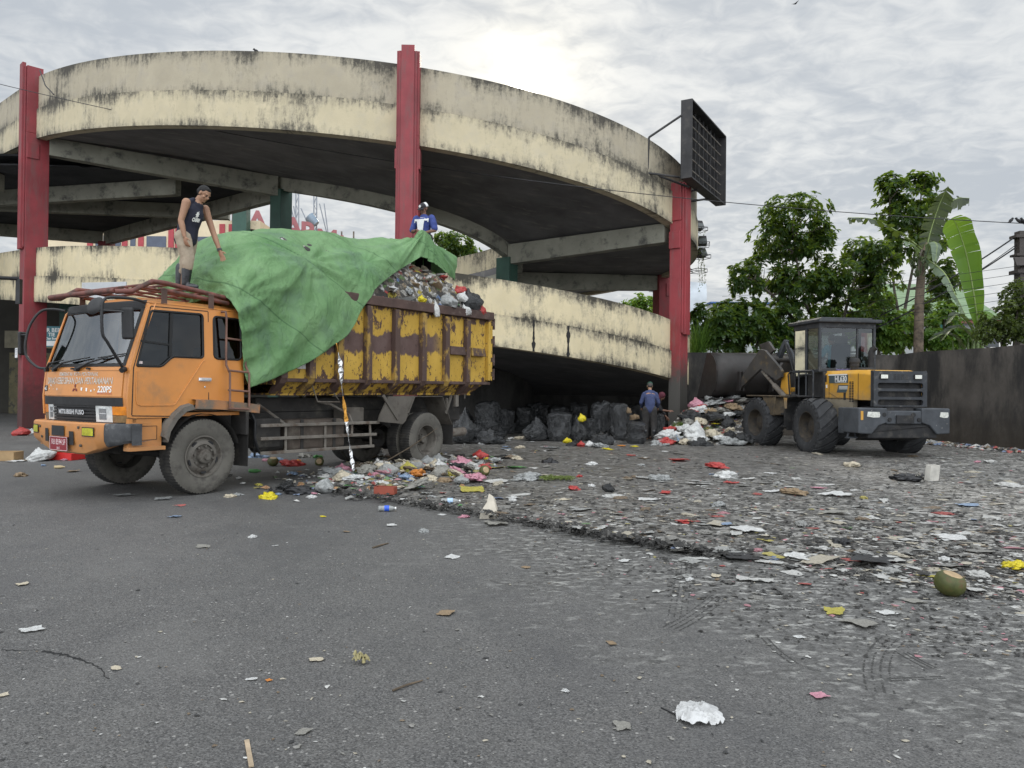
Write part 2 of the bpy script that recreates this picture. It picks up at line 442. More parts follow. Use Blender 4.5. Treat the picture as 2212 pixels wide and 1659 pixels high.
# a crack in the asphalt
cb = MB()
for pts, w in (([(95, 1405), (130, 1412), (165, 1421), (198, 1432), (220, 1448), (236, 1470)], .012), ([(0, 1405), (50, 1404), (95, 1404)], .005)):
    P = [gnd(u, v, .002) for u, v in pts]
    Q = []
    for a, b in zip(P[:-1], P[1:]):
        for i in range(6):
            q = a.lerp(b, i / 6); Q.append(q + Vector((rng.uniform(-.012, .012), rng.uniform(-.012, .012), 0)))
    L = [];
    for i, q in enumerate(Q):
        ww = w * (.4 + rng.random()) * (1 - .6 * i / len(Q)); L.append([q + Vector((0, ww, 0)), q - Vector((0, ww, 0))])
    cb.grid(L)
tag(cb.build('asphalt_crack', M('crack', (.012, .012, .012), .9)), kind='structure')

# ================================================================== spiral car ramp
def stained(name, base, stain, amount=1.0, joints=False):
    """painted concrete with streaks of black mould that hang from the top edge and creep up from the bottom edge (UV: metres along, 0..1 up)"""
    m, nt = new_mat(name); g = N(nt)
    uv = g.coord('UV'); s = g.sep(uv); v = g.coord()
    c = g.mix(g.ramp(g.noise(v, 1.1, 6, .6), .3, .7), tuple(x * .86 for x in base), tuple(min(1, x * 1.05) for x in base))
    # sun-bleached, greyer patches
    c = g.mix(g.math('MULTIPLY', g.ramp(g.noise(v, 2.6, 7, .65), .5, .72), .5), c, (base[0] * .8, base[1] * .83, base[2] * .95))
    st = g.n('ShaderNodeCombineXYZ'); g.link(s[0], st.inputs[0]); g.link(g.math('MULTIPLY', s[1], .55), st.inputs[1]); g.link(g.sep(v)[2], st.inputs[2])
    streak = g.noise(g.mapping(st.outputs[0], (2.6, 1.0, .15)), 2.2, 9, .72)
    blot = g.noise(v, 3.2, 10, .74)
    patch = g.noise(v, .55, 3, .5)
    top = g.ramp(s[1], .62, 1.02); bot = g.ramp(s[1], .30, -.05)
    edge = g.math('MAXIMUM', g.math('MULTIPLY', top, .16), g.math('MULTIPLY', bot, .13))
    fine = g.noise(v, 11, 8, .75)
    a = g.math('ADD', g.math('ADD', g.math('MULTIPLY', streak, .48), g.math('ADD', g.math('MULTIPLY', blot, .28), g.math('MULTIPLY', fine, .24))), g.math('ADD', edge, g.math('MULTIPLY', g.math('SUBTRACT', patch, .5), .38 * amount)))
    k1 = g.ramp(a, .585, .69); k2 = g.ramp(a, .50, .62)
    c = g.mix(g.math('MULTIPLY', k2, .55 * amount), c, (.215, .195, .15))
    c = g.mix(g.math('MULTIPLY', k1, .9), c, stain)
    nb = g.bump(g.math('ADD', g.noise(v, 22, 6, .65), g.math('MULTIPLY', a, .8)), .35, .012)
    g.out(g.bsdf(c, .85, 0, .25, nb)); return m
CREAM = stained('cream_paint_upper', (.53, .46, .315), (.055, .051, .043), 1.15)
CREAMU = stained('cream_paint_grimy', (.40, .352, .262), (.050, .046, .040), 1.3)
CREAML = stained('cream_paint_lower', (.62, .53, .345), (.024, .023, .021), 1.2)
RED = M('red_paint', (.215, .030, .036), .55, .22, 1.2, .25, 25, dirt=(.16, .05, .05), damt=.42, dscale=3.0, low=((.045, .022, .02), .6, 2.6, .8), stretch=(1.6, 1.6, .35))
REDW = M('red_paint_worn', (.25, .034, .040), .5, .2, 1.2, .25, 25, dirt=(.20, .07, .07), damt=.40, dscale=3.0, low=((.075, .07, .062), 1.7, 2.9, 1.0), stretch=(1.6, 1.6, .35))
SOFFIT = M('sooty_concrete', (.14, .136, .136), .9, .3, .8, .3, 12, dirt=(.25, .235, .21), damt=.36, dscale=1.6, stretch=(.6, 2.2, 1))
BEAMC = M('beam_paint', (.27, .265, .215), .85, .2, 1.0, .3, 14, dirt=(.07, .068, .062), damt=.40, dscale=2.2)
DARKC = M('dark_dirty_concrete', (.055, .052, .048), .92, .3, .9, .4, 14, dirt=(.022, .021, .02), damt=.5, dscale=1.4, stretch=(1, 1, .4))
GREEN = M('dark_green_paint', (.030, .075, .055), .55, .25, 1.5, .2, 20, dirt=(.25, .20, .10), damt=.30, dscale=3.2, dedge=.03)
EA, EB, PHI, ECX, ECY = 15.35, 11.02, -0.532, -7.397, 33.528
def ring(t, w=0.0):
    if t < R(-22):      # the ramp runs straight on towards the hall
        a = ring(R(-22), w); b = ring(R(-21.5), w); return a + (a - b).normalized() * (R(-22) - t) * 14.8
    x, y = (EA - w) * math.sin(t), -(EB - w) * math.cos(t)
    c, s_ = math.cos(PHI), math.sin(PHI)
    return Vector((ECX + c * x - s_ * y, ECY + s_ * x + c * y, 0))
def zlerp(t, tab):
    if t <= tab[0][0]: return tab[0][1]
    for (a, za), (b, zb) in zip(tab[:-1], tab[1:]):
        if t <= b: return za + (zb - za) * (t - a) / (b - a)
    return tab[-1][1]
ZU = [(R(a), 11.795 - 1.793 * R(a) - .027 * R(a) ** 2) for a in range(-75, 88, 6)] + [(R(105), 8.75), (R(127), 8.55), (R(180), 8.3), (R(230), 8.1)]
ZL = [(R(a), 5.898 - 1.377 * R(a) - .027 * R(a) ** 2) for a in range(-75, 93, 6)] + [(R(130), 2.75), (R(150), 2.3)]
def zu(t): return zlerp(t, ZU)
def zl(t): return zlerp(t, ZL)
ramp = empty('spiral_ramp', (0, 0, 0), 0, 'curved cream concrete car ramp with red columns, black mould stains and a dark underside', 'parking ramp')
def normal_at(t):
    d = ring(t + .01) - ring(t - .01); return Vector((d.y, -d.x, 0)).normalized()
def band(t0, t1, zf, zt, zb, w0, w1, n=110, uv0=0.0):
    """solid curved strip: top zf+zt, bottom zf+zb, between offsets w0 (outer) and w1 (inner)"""
    mb = MB(); P = []; U = []; s_ = uv0; last = None
    for i in range(n + 1):
        t = t0 + (t1 - t0) * i / n; a = ring(t, w0); b = ring(t, w1); z = zf(t)
        if last is not None: s_ += (a - last).length
        last = a
        row = []; ur = []
        for j in range(5):
            q = j / 4; row.append(Vector((a.x, a.y, z + zb + (zt - zb) * q))); ur.append((s_, q))
        row += [Vector((b.x, b.y, z + zt)), Vector((b.x, b.y, z + zb)), Vector((a.x, a.y, z + zb))]; ur += [(s_, .97), (s_, .5), (s_, 0.04)]
        P.append(row); U.append(ur)
    mb.grid(P, U)
    mb.add(P[0][:4] + P[0][4:7], [(0, 1, 2, 3, 4, 5, 6)], [(0, .5)] * 7); mb.add(P[-1][:7], [(6, 5, 4, 3, 2, 1, 0)], [(0, .5)] * 7)
    return mb
T0, T1 = R(-72), R(228)
HB, HL = 2.2, 1.9
band(T0, T1, zu, 0, -1.16, .05, .25, 170).build('upper_parapet', CREAMU, ramp, 30)
band(T0, T1, zu, -1.16, -HB, 0, .32, 170).build('upper_edge_beam', CREAM, ramp, 30)
band(T0, R(150), zl, 0, -1.0, .05, .25, 120).build('lower_parapet', CREAML, ramp, 30)
band(T0, R(150), zl, -1.0, -HL, 0, .32, 120).build('lower_edge_beam', CREAML, ramp, 30)
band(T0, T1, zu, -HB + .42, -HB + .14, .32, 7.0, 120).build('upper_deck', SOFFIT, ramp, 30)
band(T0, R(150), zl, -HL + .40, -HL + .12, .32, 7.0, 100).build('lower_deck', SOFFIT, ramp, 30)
band(T0, T1, zu, -HB + .135, -HB - .36, 6.7, 7.0, 120).build('inner_edge_beam', BEAMC, ramp, 30)
band(T0, T1, zu, -HB + 1.3, -HB + .425, 6.85, 7.0, 120).build('inner_parapet', CREAM, ramp, 30)
band(T0, R(150), zl, -HL + 1.2, -HL + .405, 6.85, 7.0, 100).build('lower_inner_parapet', CREAML, ramp, 30)
# vertical black seams on the lower edge beam
for u_ in (1150, 1228):
    mb = MB()
    best = min((abs(UC + FPX * ring(R(a / 4)).x / ring(R(a / 4)).y - u_), R(a / 4)) for a in range(0, 360))[1]
    p = ring(best) + normal_at(best) * .004; z = zl(best); d = (ring(best + .01) - ring(best)).normalized()
    L = []
    for i in range(13):
        w = .05 * (.4 + rng.random()); q = i / 12; zz = z - 1.0 - .9 * q
        L.append([p + d * (-w) + Vector((0, 0, zz)), p + d * w + Vector((0, 0, zz))])
    mb.grid(L).build('seam_stain', M('mould', (.022, .021, .02), .95), ramp)
COLT = [R(-19), R(41), R(85), R(127)]
def pier(t, mat, base=0.0, rib_from=None, name='outer_column', i=0):
    p = ring(t); nrm = normal_at(t); tan = Vector((-nrm.y, nrm.x, 0)); mb = MB(); ztop = zu(t) + .38
    mat3 = Matrix((tan, nrm, Vector((0, 0, 1)))).transposed()
    def bx(n0, n1, w, z0, z1): mb.box(p + nrm * ((n0 + n1) / 2) + Vector((0, 0, (z0 + z1) / 2)), (w, n1 - n0, z1 - z0), mat3)
    zs = zu(t) - HB + .13
    n0, wd = (-.10, .56) if i == 2 else (-.42, .62)
    if i == 2: ztop = zu(t) - .72
    bx(n0, .30, wd, base, min(zs, ztop))                       # shaft under the slab
    bx(-.20, .298, .62, zs + .002, ztop - .12)          # shaft in front of the parapet
    bx(.302, .42, .36, rib_from, ztop)                 # front rib
    bx(.303, .36, .50, rib_from + .05, ztop - .14)
    bx(-.1, .28, .70, zs - .9, zs - .35)
    return mb.build(name, mat, ramp, None, .012)
for i, t in enumerate(COLT):
    pier(t, REDW if i == 2 else RED, 0, max(zl(t) - .1, .4) if i != 2 else zl(t) - .45, i=i)
# inner columns, dark green, and radial beams
INT = [R(4), R(43), R(86), R(128)]
for t in INT + [R(172), R(215)]:
    p = ring(t, 6.85); nrm = normal_at(t); mb = MB(); z1 = zu(t) - HB - .36
    m3 = Matrix((Vector((-nrm.y, nrm.x, 0)), nrm, Vector((0, 0, 1)))).transposed()
    mb.box(p + Vector((0, 0, z1 / 2)), (.55, .62, z1), m3)
    mb.build('inner_column', GREEN, ramp, None, .015)
for to, ti in zip(COLT, INT):
    a = ring(to, .33); b = ring(ti, 6.69); za = zu(to) - HB + .12; zb_ = zu(ti) - HB + .12
    mb = MB(); d = (b - a).normalized(); n_ = Vector((-d.y, d.x, 0)) * .2
    ha, hb = .62, .74
    pts = lambda p, z, h: [p + n_ + Vector((0, 0, z)), p - n_ + Vector((0, 0, z)), p - n_ + Vector((0, 0, z - h)), p + n_ + Vector((0, 0, z - h))]
    A, B = pts(a, za, ha), pts(b, zb_, hb)
    mb.add(A + B, [(0, 1, 2, 3), (7, 6, 5, 4), (0, 4, 5, 1), (1, 5, 6, 2), (2, 6, 7, 3), (3, 7, 4, 0)])
    mb.build('radial_beam', BEAMC, ramp, None, .015)
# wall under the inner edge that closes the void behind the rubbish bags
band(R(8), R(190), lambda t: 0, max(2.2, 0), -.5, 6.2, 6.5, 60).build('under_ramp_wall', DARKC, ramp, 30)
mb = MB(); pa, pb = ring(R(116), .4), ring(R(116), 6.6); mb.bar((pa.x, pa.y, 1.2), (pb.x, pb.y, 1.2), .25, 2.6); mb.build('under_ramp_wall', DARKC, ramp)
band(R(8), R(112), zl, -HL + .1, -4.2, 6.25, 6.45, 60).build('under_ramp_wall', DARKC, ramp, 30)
# corrugated link deck to the market hall, on skewed beams
DECKZ = 9.55
mcor, ntc = new_mat('corrugated_deck'); g = N(ntc); v = g.coord()
cc = g.mix(g.ramp(g.noise(v, .7, 5, .6), .35, .7), (.022, .024, .026), (.055, .056, .058))
g.out(g.bsdf(cc, .6, .2, .4)); CORR = mcor
mb = MB()
cor = [Vector((-17.0, 27.6)), Vector((-10.3, 31.4)), Vector((-21.2, 39.8)), Vector((-36, 36)), Vector((-30, 27))]
ex = Vector((.62, .78)).normalized(); ey = Vector((-ex.y, ex.x))
A_ = [(-26, 27.5), (-16.2, 28.2), (-9.1, 30.0), (-20.4, 41.0), (-40, 40)]
nn = 150; L = []
ys = np.linspace(27.4, 40.4, nn * 2 + 1)
def clip_x(y):
    xs = []
    for (x0, y0), (x1, y1) in zip(A_, A_[1:] + A_[:1]):
        if (y0 - y) * (y1 - y) <= 0 and y0 != y1: xs.append(x0 + (x1 - x0) * (y - y0) / (y1 - y0))
    return (min(xs), max(xs)) if len(xs) >= 2 else None
for i, y in enumerate(ys):
    r_ = clip_x(float(y))
    if r_: L.append([Vector((r_[0], y, DECKZ + (.05 if (i // 2) % 2 else 0))), Vector((r_[1], y, DECKZ + (.05 if (i // 2) % 2 else 0)))])
mb.grid(L)
L2 = [[p + Vector((0, 0, .35)) for p in row] for row in L]
mb.grid(L2); mb.build('link_deck', CORR, ramp)
def lbeam(a, b, z=DECKZ - .02, h=.62, w=.34):
    mb = MB(); mb.bar((a[0], a[1], z - h / 2), (b[0], b[1], z - h / 2), w, h); mb.build('link_beam', BEAMC, ramp, None, .015)
lbeam((-13.0, 29.7), (-34, 35.0)); lbeam((-38, 30.5), (-12.6, 34.0), DECKZ - .03, .6); lbeam((-9.5, 30.4), (-21.2, 40.0), DECKZ - .025, .66); lbeam((-21.4, 40.0), (-34, 34.6), DECKZ - .035, .6); lbeam((-19.5, 29.2), (-40, 28.0), DECKZ - .03)
for p in ((-21.2, 40.0), (-30, 37.2), (-26.8, 33.3)):
    mb = MB(); mb.box((p[0], p[1], 4.7), (.6, .6, 8.6)); mb.build('link_column', GREEN if p[0] < -22 else RED, ramp, None, .015)
# ================================================================== dump truck
from mathutils.geometry import tessellate_polygon
def panel(mb, outer, holes, f3, thick):
    """flat panel with openings: outer / holes are 2-D rings, f3 maps 2-D to 3-D, thick is a 3-D offset"""
    rings = [outer] + list(holes); thick = Vector(thick)
    tri = tessellate_polygon([[Vector((p[0], p[1], 0)) for p in r] for r in rings])
    flat = [p for r in rings for p in r]; n = len(flat)
    vs = [Vector(f3(*p)) for p in flat]; vs += [p + thick for p in vs]
    fs = [tuple(t) for t in tri] + [tuple(n + k for k in reversed(t)) for t in tri]
    b = 0
    for r in rings:
        for k in range(len(r)):
            a, c = b + k, b + (k + 1) % len(r); fs.append((a, c, n + c, n + a))
        b += len(r)
    mb.add(vs, fs)
def ringpts(pts, r=.04, n=4):
    """round the corners of a 2-D ring"""
    out = []; m = len(pts)
    for i in range(m):
        a, b, c = Vector(pts[i - 1]), Vector(pts[i]), Vector(pts[(i + 1) % m])
        u = (a - b); w = (c - b); q = min(r, u.length * .45, w.length * .45); p0 = b + u.normalized() * q; p1 = b + w.normalized() * q
        for k in range(n + 1):
            t = k / n; out.append(tuple(p0 * (1 - t) ** 2 + b * 2 * t * (1 - t) + p1 * t * t))
    return out
def catmull(p0, p1, p2, p3, t): return .5 * ((2 * p1) + (p2 - p0) * t + (2 * p0 - 5 * p1 + 4 * p2 - p3) * t * t + (3 * p1 - p0 - 3 * p2 + p3) * t ** 3)
def spline(pts, n):
    pts = [Vector(p) for p in pts]; out = []; m = len(pts) - 1
    for i in range(n + 1):
        x = m * i / n; k = min(int(x), m - 1); t = x - k
        out.append(catmull(pts[max(k - 1, 0)], pts[k], pts[k + 1], pts[min(k + 2, m)], t))
    return out
ORG = Vector((-5.2963, 11.3954, 0)) + Vector((.8396, -.5432, 0)) * .12
truck = empty('dump_truck', ORG, R(-122.902), 'orange cab dump truck with a rusty, peeling yellow load bed', 'truck')
ORANGE = M('orange_paint', (.56, .22, .048), .42, .10, 1.6, .05, 60, spec=.5, dirt=(.36, .17, .06), damt=.36, dscale=2.4, coat=.25, low=((.20, .14, .085), .55, 1.25, .45))
BLK = M('black_trim', (.018, .018, .019), .5, .3, 5, .1, 40)
RUBBER = M('rubber_gasket', (.012, .012, .012), .6)
RUSTY = M('rack_paint', (.15, .052, .040), .55, .3, 4, .2, 30, dirt=(.05, .028, .02), damt=.45, dscale=6)
CHAS = M('chassis_grime', (.028, .026, .024), .85, .35, 3, .3, 25, dirt=(.075, .068, .055), damt=.38, dscale=4)
GREYM = M('dusty_grey_metal', (.15, .135, .115), .75, .25, 3, .2, 30, dirt=(.07, .045, .03), damt=.42, dscale=5)
DUSTY = M('dusty_dark_metal', (.095, .085, .072), .8, .25, 3, .2, 25, dirt=(.05, .04, .03), damt=.4, dscale=5)
TYRE = M('dusty_tyre', (.105, .098, .084), .92, .2, 3, .2, 50, dirt=(.055, .05, .044), damt=.42, dscale=5)
TREAD = M('tyre_tread', (.022, .021, .02), .9, .3, 4, .2, 40, dirt=(.05, .046, .04), damt=.45, dscale=6)
RIM = M('dusty_rim', (.115, .105, .09), .8, .2, 4, .2, 30, dirt=(.05, .04, .032), damt=.42, dscale=6)
CABIN = M('cab_interior', (.035, .037, .035), .8)
GLASS = glass_mat('cab_glass', (.10, .12, .115)); WGLASS = glass_mat('windscreen_glass', (.62, .68, .64), ior=2.6)
WHITEP = M('faded_white_paint', (.55, .52, .47), .6, .2, 8, dirt=(.42, .24, .10), damt=.42, dscale=18)
WHITE = M('white_lettering', (.75, .75, .73), .5, .08); GREYL = M('grey_lettering', (.45, .46, .47), .45)
LENS = M('lamp_glass', (.55, .57, .56), .12, .25, 14, .1, 30, spec=.8, coat=.6); CHROME = M('chrome', (.75, .75, .76), .15, .1, metal=1.0)
AMBER = M('amber_lens', (.62, .20, .012), .18, .25, 12, .2, 60, coat=.5); FOG = M('yellow_fog_lens', (.42, .40, .02), .2, .3, 12, .2, 60, coat=.5)
def zbase(z):
    for (a, xa), (b, xb) in zip(FR[:-1], FR[1:]):
        if z <= b: return xa + (xb - xa) * max(0, (z - a)) / (b - a)
    return FR[-1][1]
FR = [(.9, 1.10), (1.05, 1.11), (1.36, 1.13), (1.74, 1.10), (2.56, .83), (2.66, .79), (2.72, .68)]
def xf(y, z):
    a = abs(y); x = zbase(z) + .085 * (1 - (a / 1.07) ** 2)
    if a > .90: x -= .11 * ((a - .90) / .17) ** 2
    return x
def frontgrid(mb, y0, y1, z0, z1, ny=16, nz=6, off=0.0, fz=None):
    mb.grid([[Vector((xf(y, z) + off, y, z)) for z in np.linspace(z0, z1, nz + 1)] for y in np.linspace(y0, y1, ny + 1)])
# --- cab body: both sides, front corner strips, roof, back, floor
SIDE = [(1.02, 1.085), (1.105, 1.10), (1.12, 1.36), (1.085, 1.745), (.835, 2.54), (.78, 2.60), (-.60, 2.60), (-.655, 2.55), (-.66, 1.27), (.13, 1.27), (.44, 1.085)]
DW = ringpts([(1.0, 1.765), (.99, 1.80), (.80, 2.50), (.03, 2.515), (.03, 1.905), (.50, 1.905), (.655, 1.765)], .05)
RW_ = ringpts([(-.145, 1.905), (-.145, 2.505), (-.60, 2.49), (-.60, 1.90)], .07)
body = MB()
for sy in (1, -1):
    f3 = lambda x, z, sy=sy: (x, sy * (1.07 - .035 * max(0, (z - 1.9)) / .7), z)
    panel(body, SIDE, [DW, RW_], f3, (0, -sy * .035, 0))
    frontgrid(body, sy * .97, sy * 1.065, 1.09, 1.745, 5, 8)
    # A pillar
    frontgrid(body, sy * .955, sy * 1.05, 1.745, 2.6, 4, 8)
    # lower valance with the step in front of the wheel
    body.box((.86, sy * 1.0, .89), (.46, .10, .38)); body.box((.86, sy * 1.045, .69), (.50, .14, .05))
frontgrid(body, -.955, .955, 1.70, 1.775, 16, 2)                                  # cowl strip
body.grid([[Vector((x, y, 2.60 + .13 * (1 - abs(y / 1.05) ** 3.5) * min(1, (.80 - x) / .25 + .25))) for y in np.linspace(-1.045, 1.045, 21)] for x in [.80, .74, .6, .4, .1, -.2, -.5, -.62, -.66]])
body.box((-.64, 0, 1.93), (.03, 2.08, 1.34)); body.box((.2, 0, 1.12), (1.7, 2.0, .05))
cab = body.build('cab_body', ORANGE, truck, 28, .008)
vis = MB(); frontgrid(vis, -.97, .97, 2.53, 2.64, 16, 1, .012)
for k in range(4): frontgrid(vis, -.97, .97, 2.545 + k * .025, 2.553 + k * .025, 16, 1, .03)
vis.build('visor_louvre', BLK, truck, 40)
hood = MB(); frontgrid(hood, -.965, .965, 1.365, 1.695, 20, 8, .012); frontgrid(hood, -.965, .965, 1.35, 1.365, 20, 1, .002)
for y in (-.966, .966): hood.grid([[Vector((xf(y, z) + .012, y, z)), Vector((xf(y, z) - .03, y, z))] for z in np.linspace(1.35, 1.70, 8)])
hood = hood.build('front_panel', ORANGE, truck, 30)
fw = lambda q: Vector((xf(q.y, q.z) + .016, q.y, q.z))
def ftext(name, body_, size, y, z, mat, bold=.0, stretch=1.0, parent=hood, off=.016, rot=0):
    mb = MB(); text_mb(mb, body_, size, (0, y, z), (0, math.cos(rot), math.sin(rot)), (0, -math.sin(rot), math.cos(rot)), bold, stretch, warp=lambda q: Vector((xf(q.y, q.z) + off, q.y, q.z)))
    return mb.build(name, mat, parent)
ftext('lettering', 'PEMERINTAH KOTA PONTIANAK', .075, 0.02, 1.652, WHITEP, .001, .86)
ftext('lettering', 'DINAS KEBERSIHAN DAN PERTAMANAN', .125, -.01, 1.562, WHITEP, .002, .72)
ftext('lettering', '220PS', .115, .66, 1.452, WHITE, .002, 1.0)
ftext('lettering', 'INTERCOOLER', .035, .66, 1.40, M('red_lettering', (.45, .10, .07), .5), 0, 1.3)
mb = MB(); mb.add([fw(Vector((0, y, z))) for y, z in ((-.93, 1.42), (-.82, 1.42), (-.82, 1.50), (-.93, 1.50))], [(0, 1, 2, 3)]); mb.build('badge', BLK, hood)
ftext('lettering', '4x2', .07, -.875, 1.458, WHITE, .001, .9, hood, .02)
dm = MB()
for a in (90, 210, 330):
    d = Vector((0, math.cos(R(a)), math.sin(R(a)))); n_ = Vector((0, -d.z, d.y)); c = Vector((0, 0.0, 1.462))
    dm.add([fw(c + d * q + n_ * w) for q, w in ((.0, 0), (.037, .021), (.075, 0), (.037, -.021))], [(0, 1, 2, 3)])
dm.build('three_diamond_emblem', M('emblem_red', (.16, .02, .02), .5), hood)
rem = MB()
for y, z, w, h in ((-.72, 1.505, .02, .025), (-.69, 1.50, .015, .03), (-.74, 1.455, .012, .02), (-.62, 1.452, .013, .018), (-.5, 1.452, .02, .035), (.16, 1.455, .045, .05), (.275, 1.45, .045, .05), (.38, 1.435, .03, .03), (.45, 1.45, .02, .025)):
    rem.add([fw(Vector((0, y + a * w / 2 * (.6 + .4 * rng.random()), z + b * h / 2 * (.6 + .4 * rng.random())))) for a, b in ((-1, -1), (1, -1), (1, 1), (-1, 1))], [(0, 1, 2, 3)])
rem.build('letter_remnants', WHITE, hood)
# --- windscreen, wipers, window panes
ws = MB(); frontgrid(ws, -.945, .945, 1.785, 2.53, 18, 8, -.004); ws.build('windscreen', WGLASS, truck, 60)
gk = MB()
for y in (-.95, .95): frontgrid(gk, y - .022, y + .022, 1.76, 2.55, 2, 8, .006)
for z in (1.775, 2.535): frontgrid(gk, -.95, .95, z - .022, z + .022, 18, 1, .007)
gk.build('windscreen_gasket', RUBBER, truck)
for y0, y1, zz in ((-.62, .05, 1.86), (.02, .75, 1.90), (-.9, -.62, 1.83)):
    mb = MB(); P = [Vector((xf(y0, 1.72) + .03, y0, 1.72)), Vector((xf((y0 + y1) / 2, 1.8) + .05, (y0 * .6 + y1 * .4), 1.81)), Vector((xf(y1, zz) + .03, y1, zz))]
    mb.tube(P, [.022, .014, .010], 6); q = Vector((0, .30, .035)); mb.tube([Vector((xf((P[2] - q).y, 1.82) + .022, (P[2] - q).y, P[2].z - .03)), P[2], Vector((xf(P[2].y + .2, P[2].z) + .022, P[2].y + .2, P[2].z + .02))], .009, 5)
    mb.cyl((xf(y0, 1.72) - .01, y0, 1.72), (xf(y0, 1.72) + .05, y0, 1.72), .03, n=10); mb.build('wiper', BLK, truck, 40)
for y in (-.7, -.1, .28):
    mb = MB(); mb.box((xf(y, 1.725) + .02, y, 1.728), (.04, .05, .025)); mb.build('washer_nozzle', BLK, truck, None, .004)
for sy in (1, -1):
    yy = lambda z: sy * (1.055 - .035 * max(0, (z - 1.9)) / .7)
    for nm, rg in (('door_window', DW), ('rear_side_window', RW_)):
        mb = MB(); tri = tessellate_polygon([[Vector((p[0], p[1], 0)) for p in rg]]); mb.add([(p[0], yy(p[1]), p[1]) for p in rg], [tuple(t) for t in tri])
        w = mb.build(nm, GLASS, truck)
        fr = MB(); fr.tube([Vector((p[0], yy(p[1]) + sy * .016, p[1])) for p in rg], .016, 6, closed=True)
        if nm == 'door_window':
            fr.bar((.53, yy(1.9) + sy * .006, 1.9), (.50, yy(2.5) + sy * .006, 2.5), .045, .02, (0, 1, 0)); fr.bar((.95, yy(2.06) + sy * .006, 2.09), (.54, yy(2.06) + sy * .006, 2.06), .025, .02, (0, 1, 0))
        fr.build('window_frame', RUBBER, w, 50)
        if nm == 'door_window' and sy > 0:
            st = MB(); st.box((.955, 1.062, 1.81), (.07, .004, .035)); st.build('sticker', M('sticker', (.6, .5, .48), .5, .3, 60), w)
# door outline (shut lines), pressed crease and handle
for sy in (1, -1):
    mb = MB(); y = sy * 1.0715
    for a, b in (((1.06, 1.13), (1.045, 1.74)), ((1.045, 1.74), (.80, 2.55)), ((.80, 2.555), (-.055, 2.565)), ((-.06, 2.56), (-.065, 1.29)), ((1.06, 1.12), (.44, 1.10))):
        mb.bar((a[0], y - sy * (.035 * max(0, a[1] - 1.9) / .7), a[1]), (b[0], y - sy * (.035 * max(0, b[1] - 1.9) / .7), b[1]), .012, .004, (0, 1, 0))
    d = mb.build('door_seam', RUBBER, truck)
    cr = MB(); cr.tube([(x, y, z) for x, z in ((1.0, 1.70), (1.005, 1.32), (.99, 1.27), (.94, 1.25), (.50, 1.25), (.45, 1.27), (.04, 1.86), (.0, 1.875))], .010, 6); cr.build('door_crease', ORANGE, truck, 60)
    h = MB(); h.box((-.0, y + sy * .02, 1.605), (.17, .03, .03)); h.box((-.0, y + sy * .004, 1.605), (.20, .01, .05)); h.cyl((-.0, y, 1.50), (-.0, y + sy * .008, 1.50), .014); h.build('door_handle', CHROME, truck, None, .006)
# --- lamps and grille
gr = MB(); frontgrid(gr, -.98, .98, 1.24, 1.35, 18, 2, .014); gr.build('black_band', BLK, truck, 40)
gr = MB(); frontgrid(gr, -.99, .99, .98, 1.24, 18, 2, -.035)
for k in range(5): frontgrid(gr, -.62, .46, 1.045 + k * .042, 1.07 + k * .042, 14, 1, .004 + (.012 if k == 2 else 0)); frontgrid(gr, -.62, .46, 1.07 + k * .042, 1.075 + k * .042, 14, 1, -.01)
frontgrid(gr, -.99, .99, .98, 1.035, 18, 1, .0)
gr = gr.build('grille', BLK, truck, 40)
ftext('maker_lettering', 'MITSUBISHI FUSO', .085, -.10, 1.145, GREYL, .003, 1.0, gr, .024)
def plate_on_front(mb, y0, y1, z0, z1, off, depth=.05):
    mb.grid([[Vector((xf(y, z) + off, y, z)) for z in (z0, z1)] for y in np.linspace(y0, y1, 7)])
    mb.grid([[Vector((xf(y, z) + off - d, y, z)) for d in (0, depth)] for y, z in [(y0, z0)] + [(y, z1) for y in np.linspace(y0, y1, 7)] + [(y1, z0)]])
    mb.grid([[Vector((xf(y, z0) + off - d, y, z0)) for d in (0, depth)] for y in np.linspace(y0, y1, 7)])
for sy in (1, -1):
    lo, hi = (.47, .80) if sy > 0 else (-.80, -.63)
    mb = MB(); plate_on_front(mb, lo, hi, 1.03, 1.24, .008); hl = mb.build('headlight', LENS, truck, 40)
    mb = MB(); c = (lo + hi) / 2 - .02 * sy; plate_on_front(mb, c - .075 if sy > 0 else c - .05, c + .075 if sy > 0 else c + .05, 1.06, 1.205, .0105); mb.build('reflector', CHROME, hl, 40)
    mb = MB(); plate_on_front(mb, c - .06 if sy > 0 else c - .04, c + .06 if sy > 0 else c + .04, 1.135, 1.145, .013); mb.build('reflector_bar', GREYL, hl)
    a, b = (.805, 1.05) if sy > 0 else (-1.05, -.805)
    mb = MB(); plate_on_front(mb, a, b, 1.125, 1.235, .010); ind = mb.build('indicator', AMBER, truck, 40)
    mb = MB(); plate_on_front(mb, a, b, 1.03, 1.12, .008); mb.build('side_lamp', M('smoked_lens', (.20, .12, .05), .2, .3, 14, coat=.5), truck, 40)
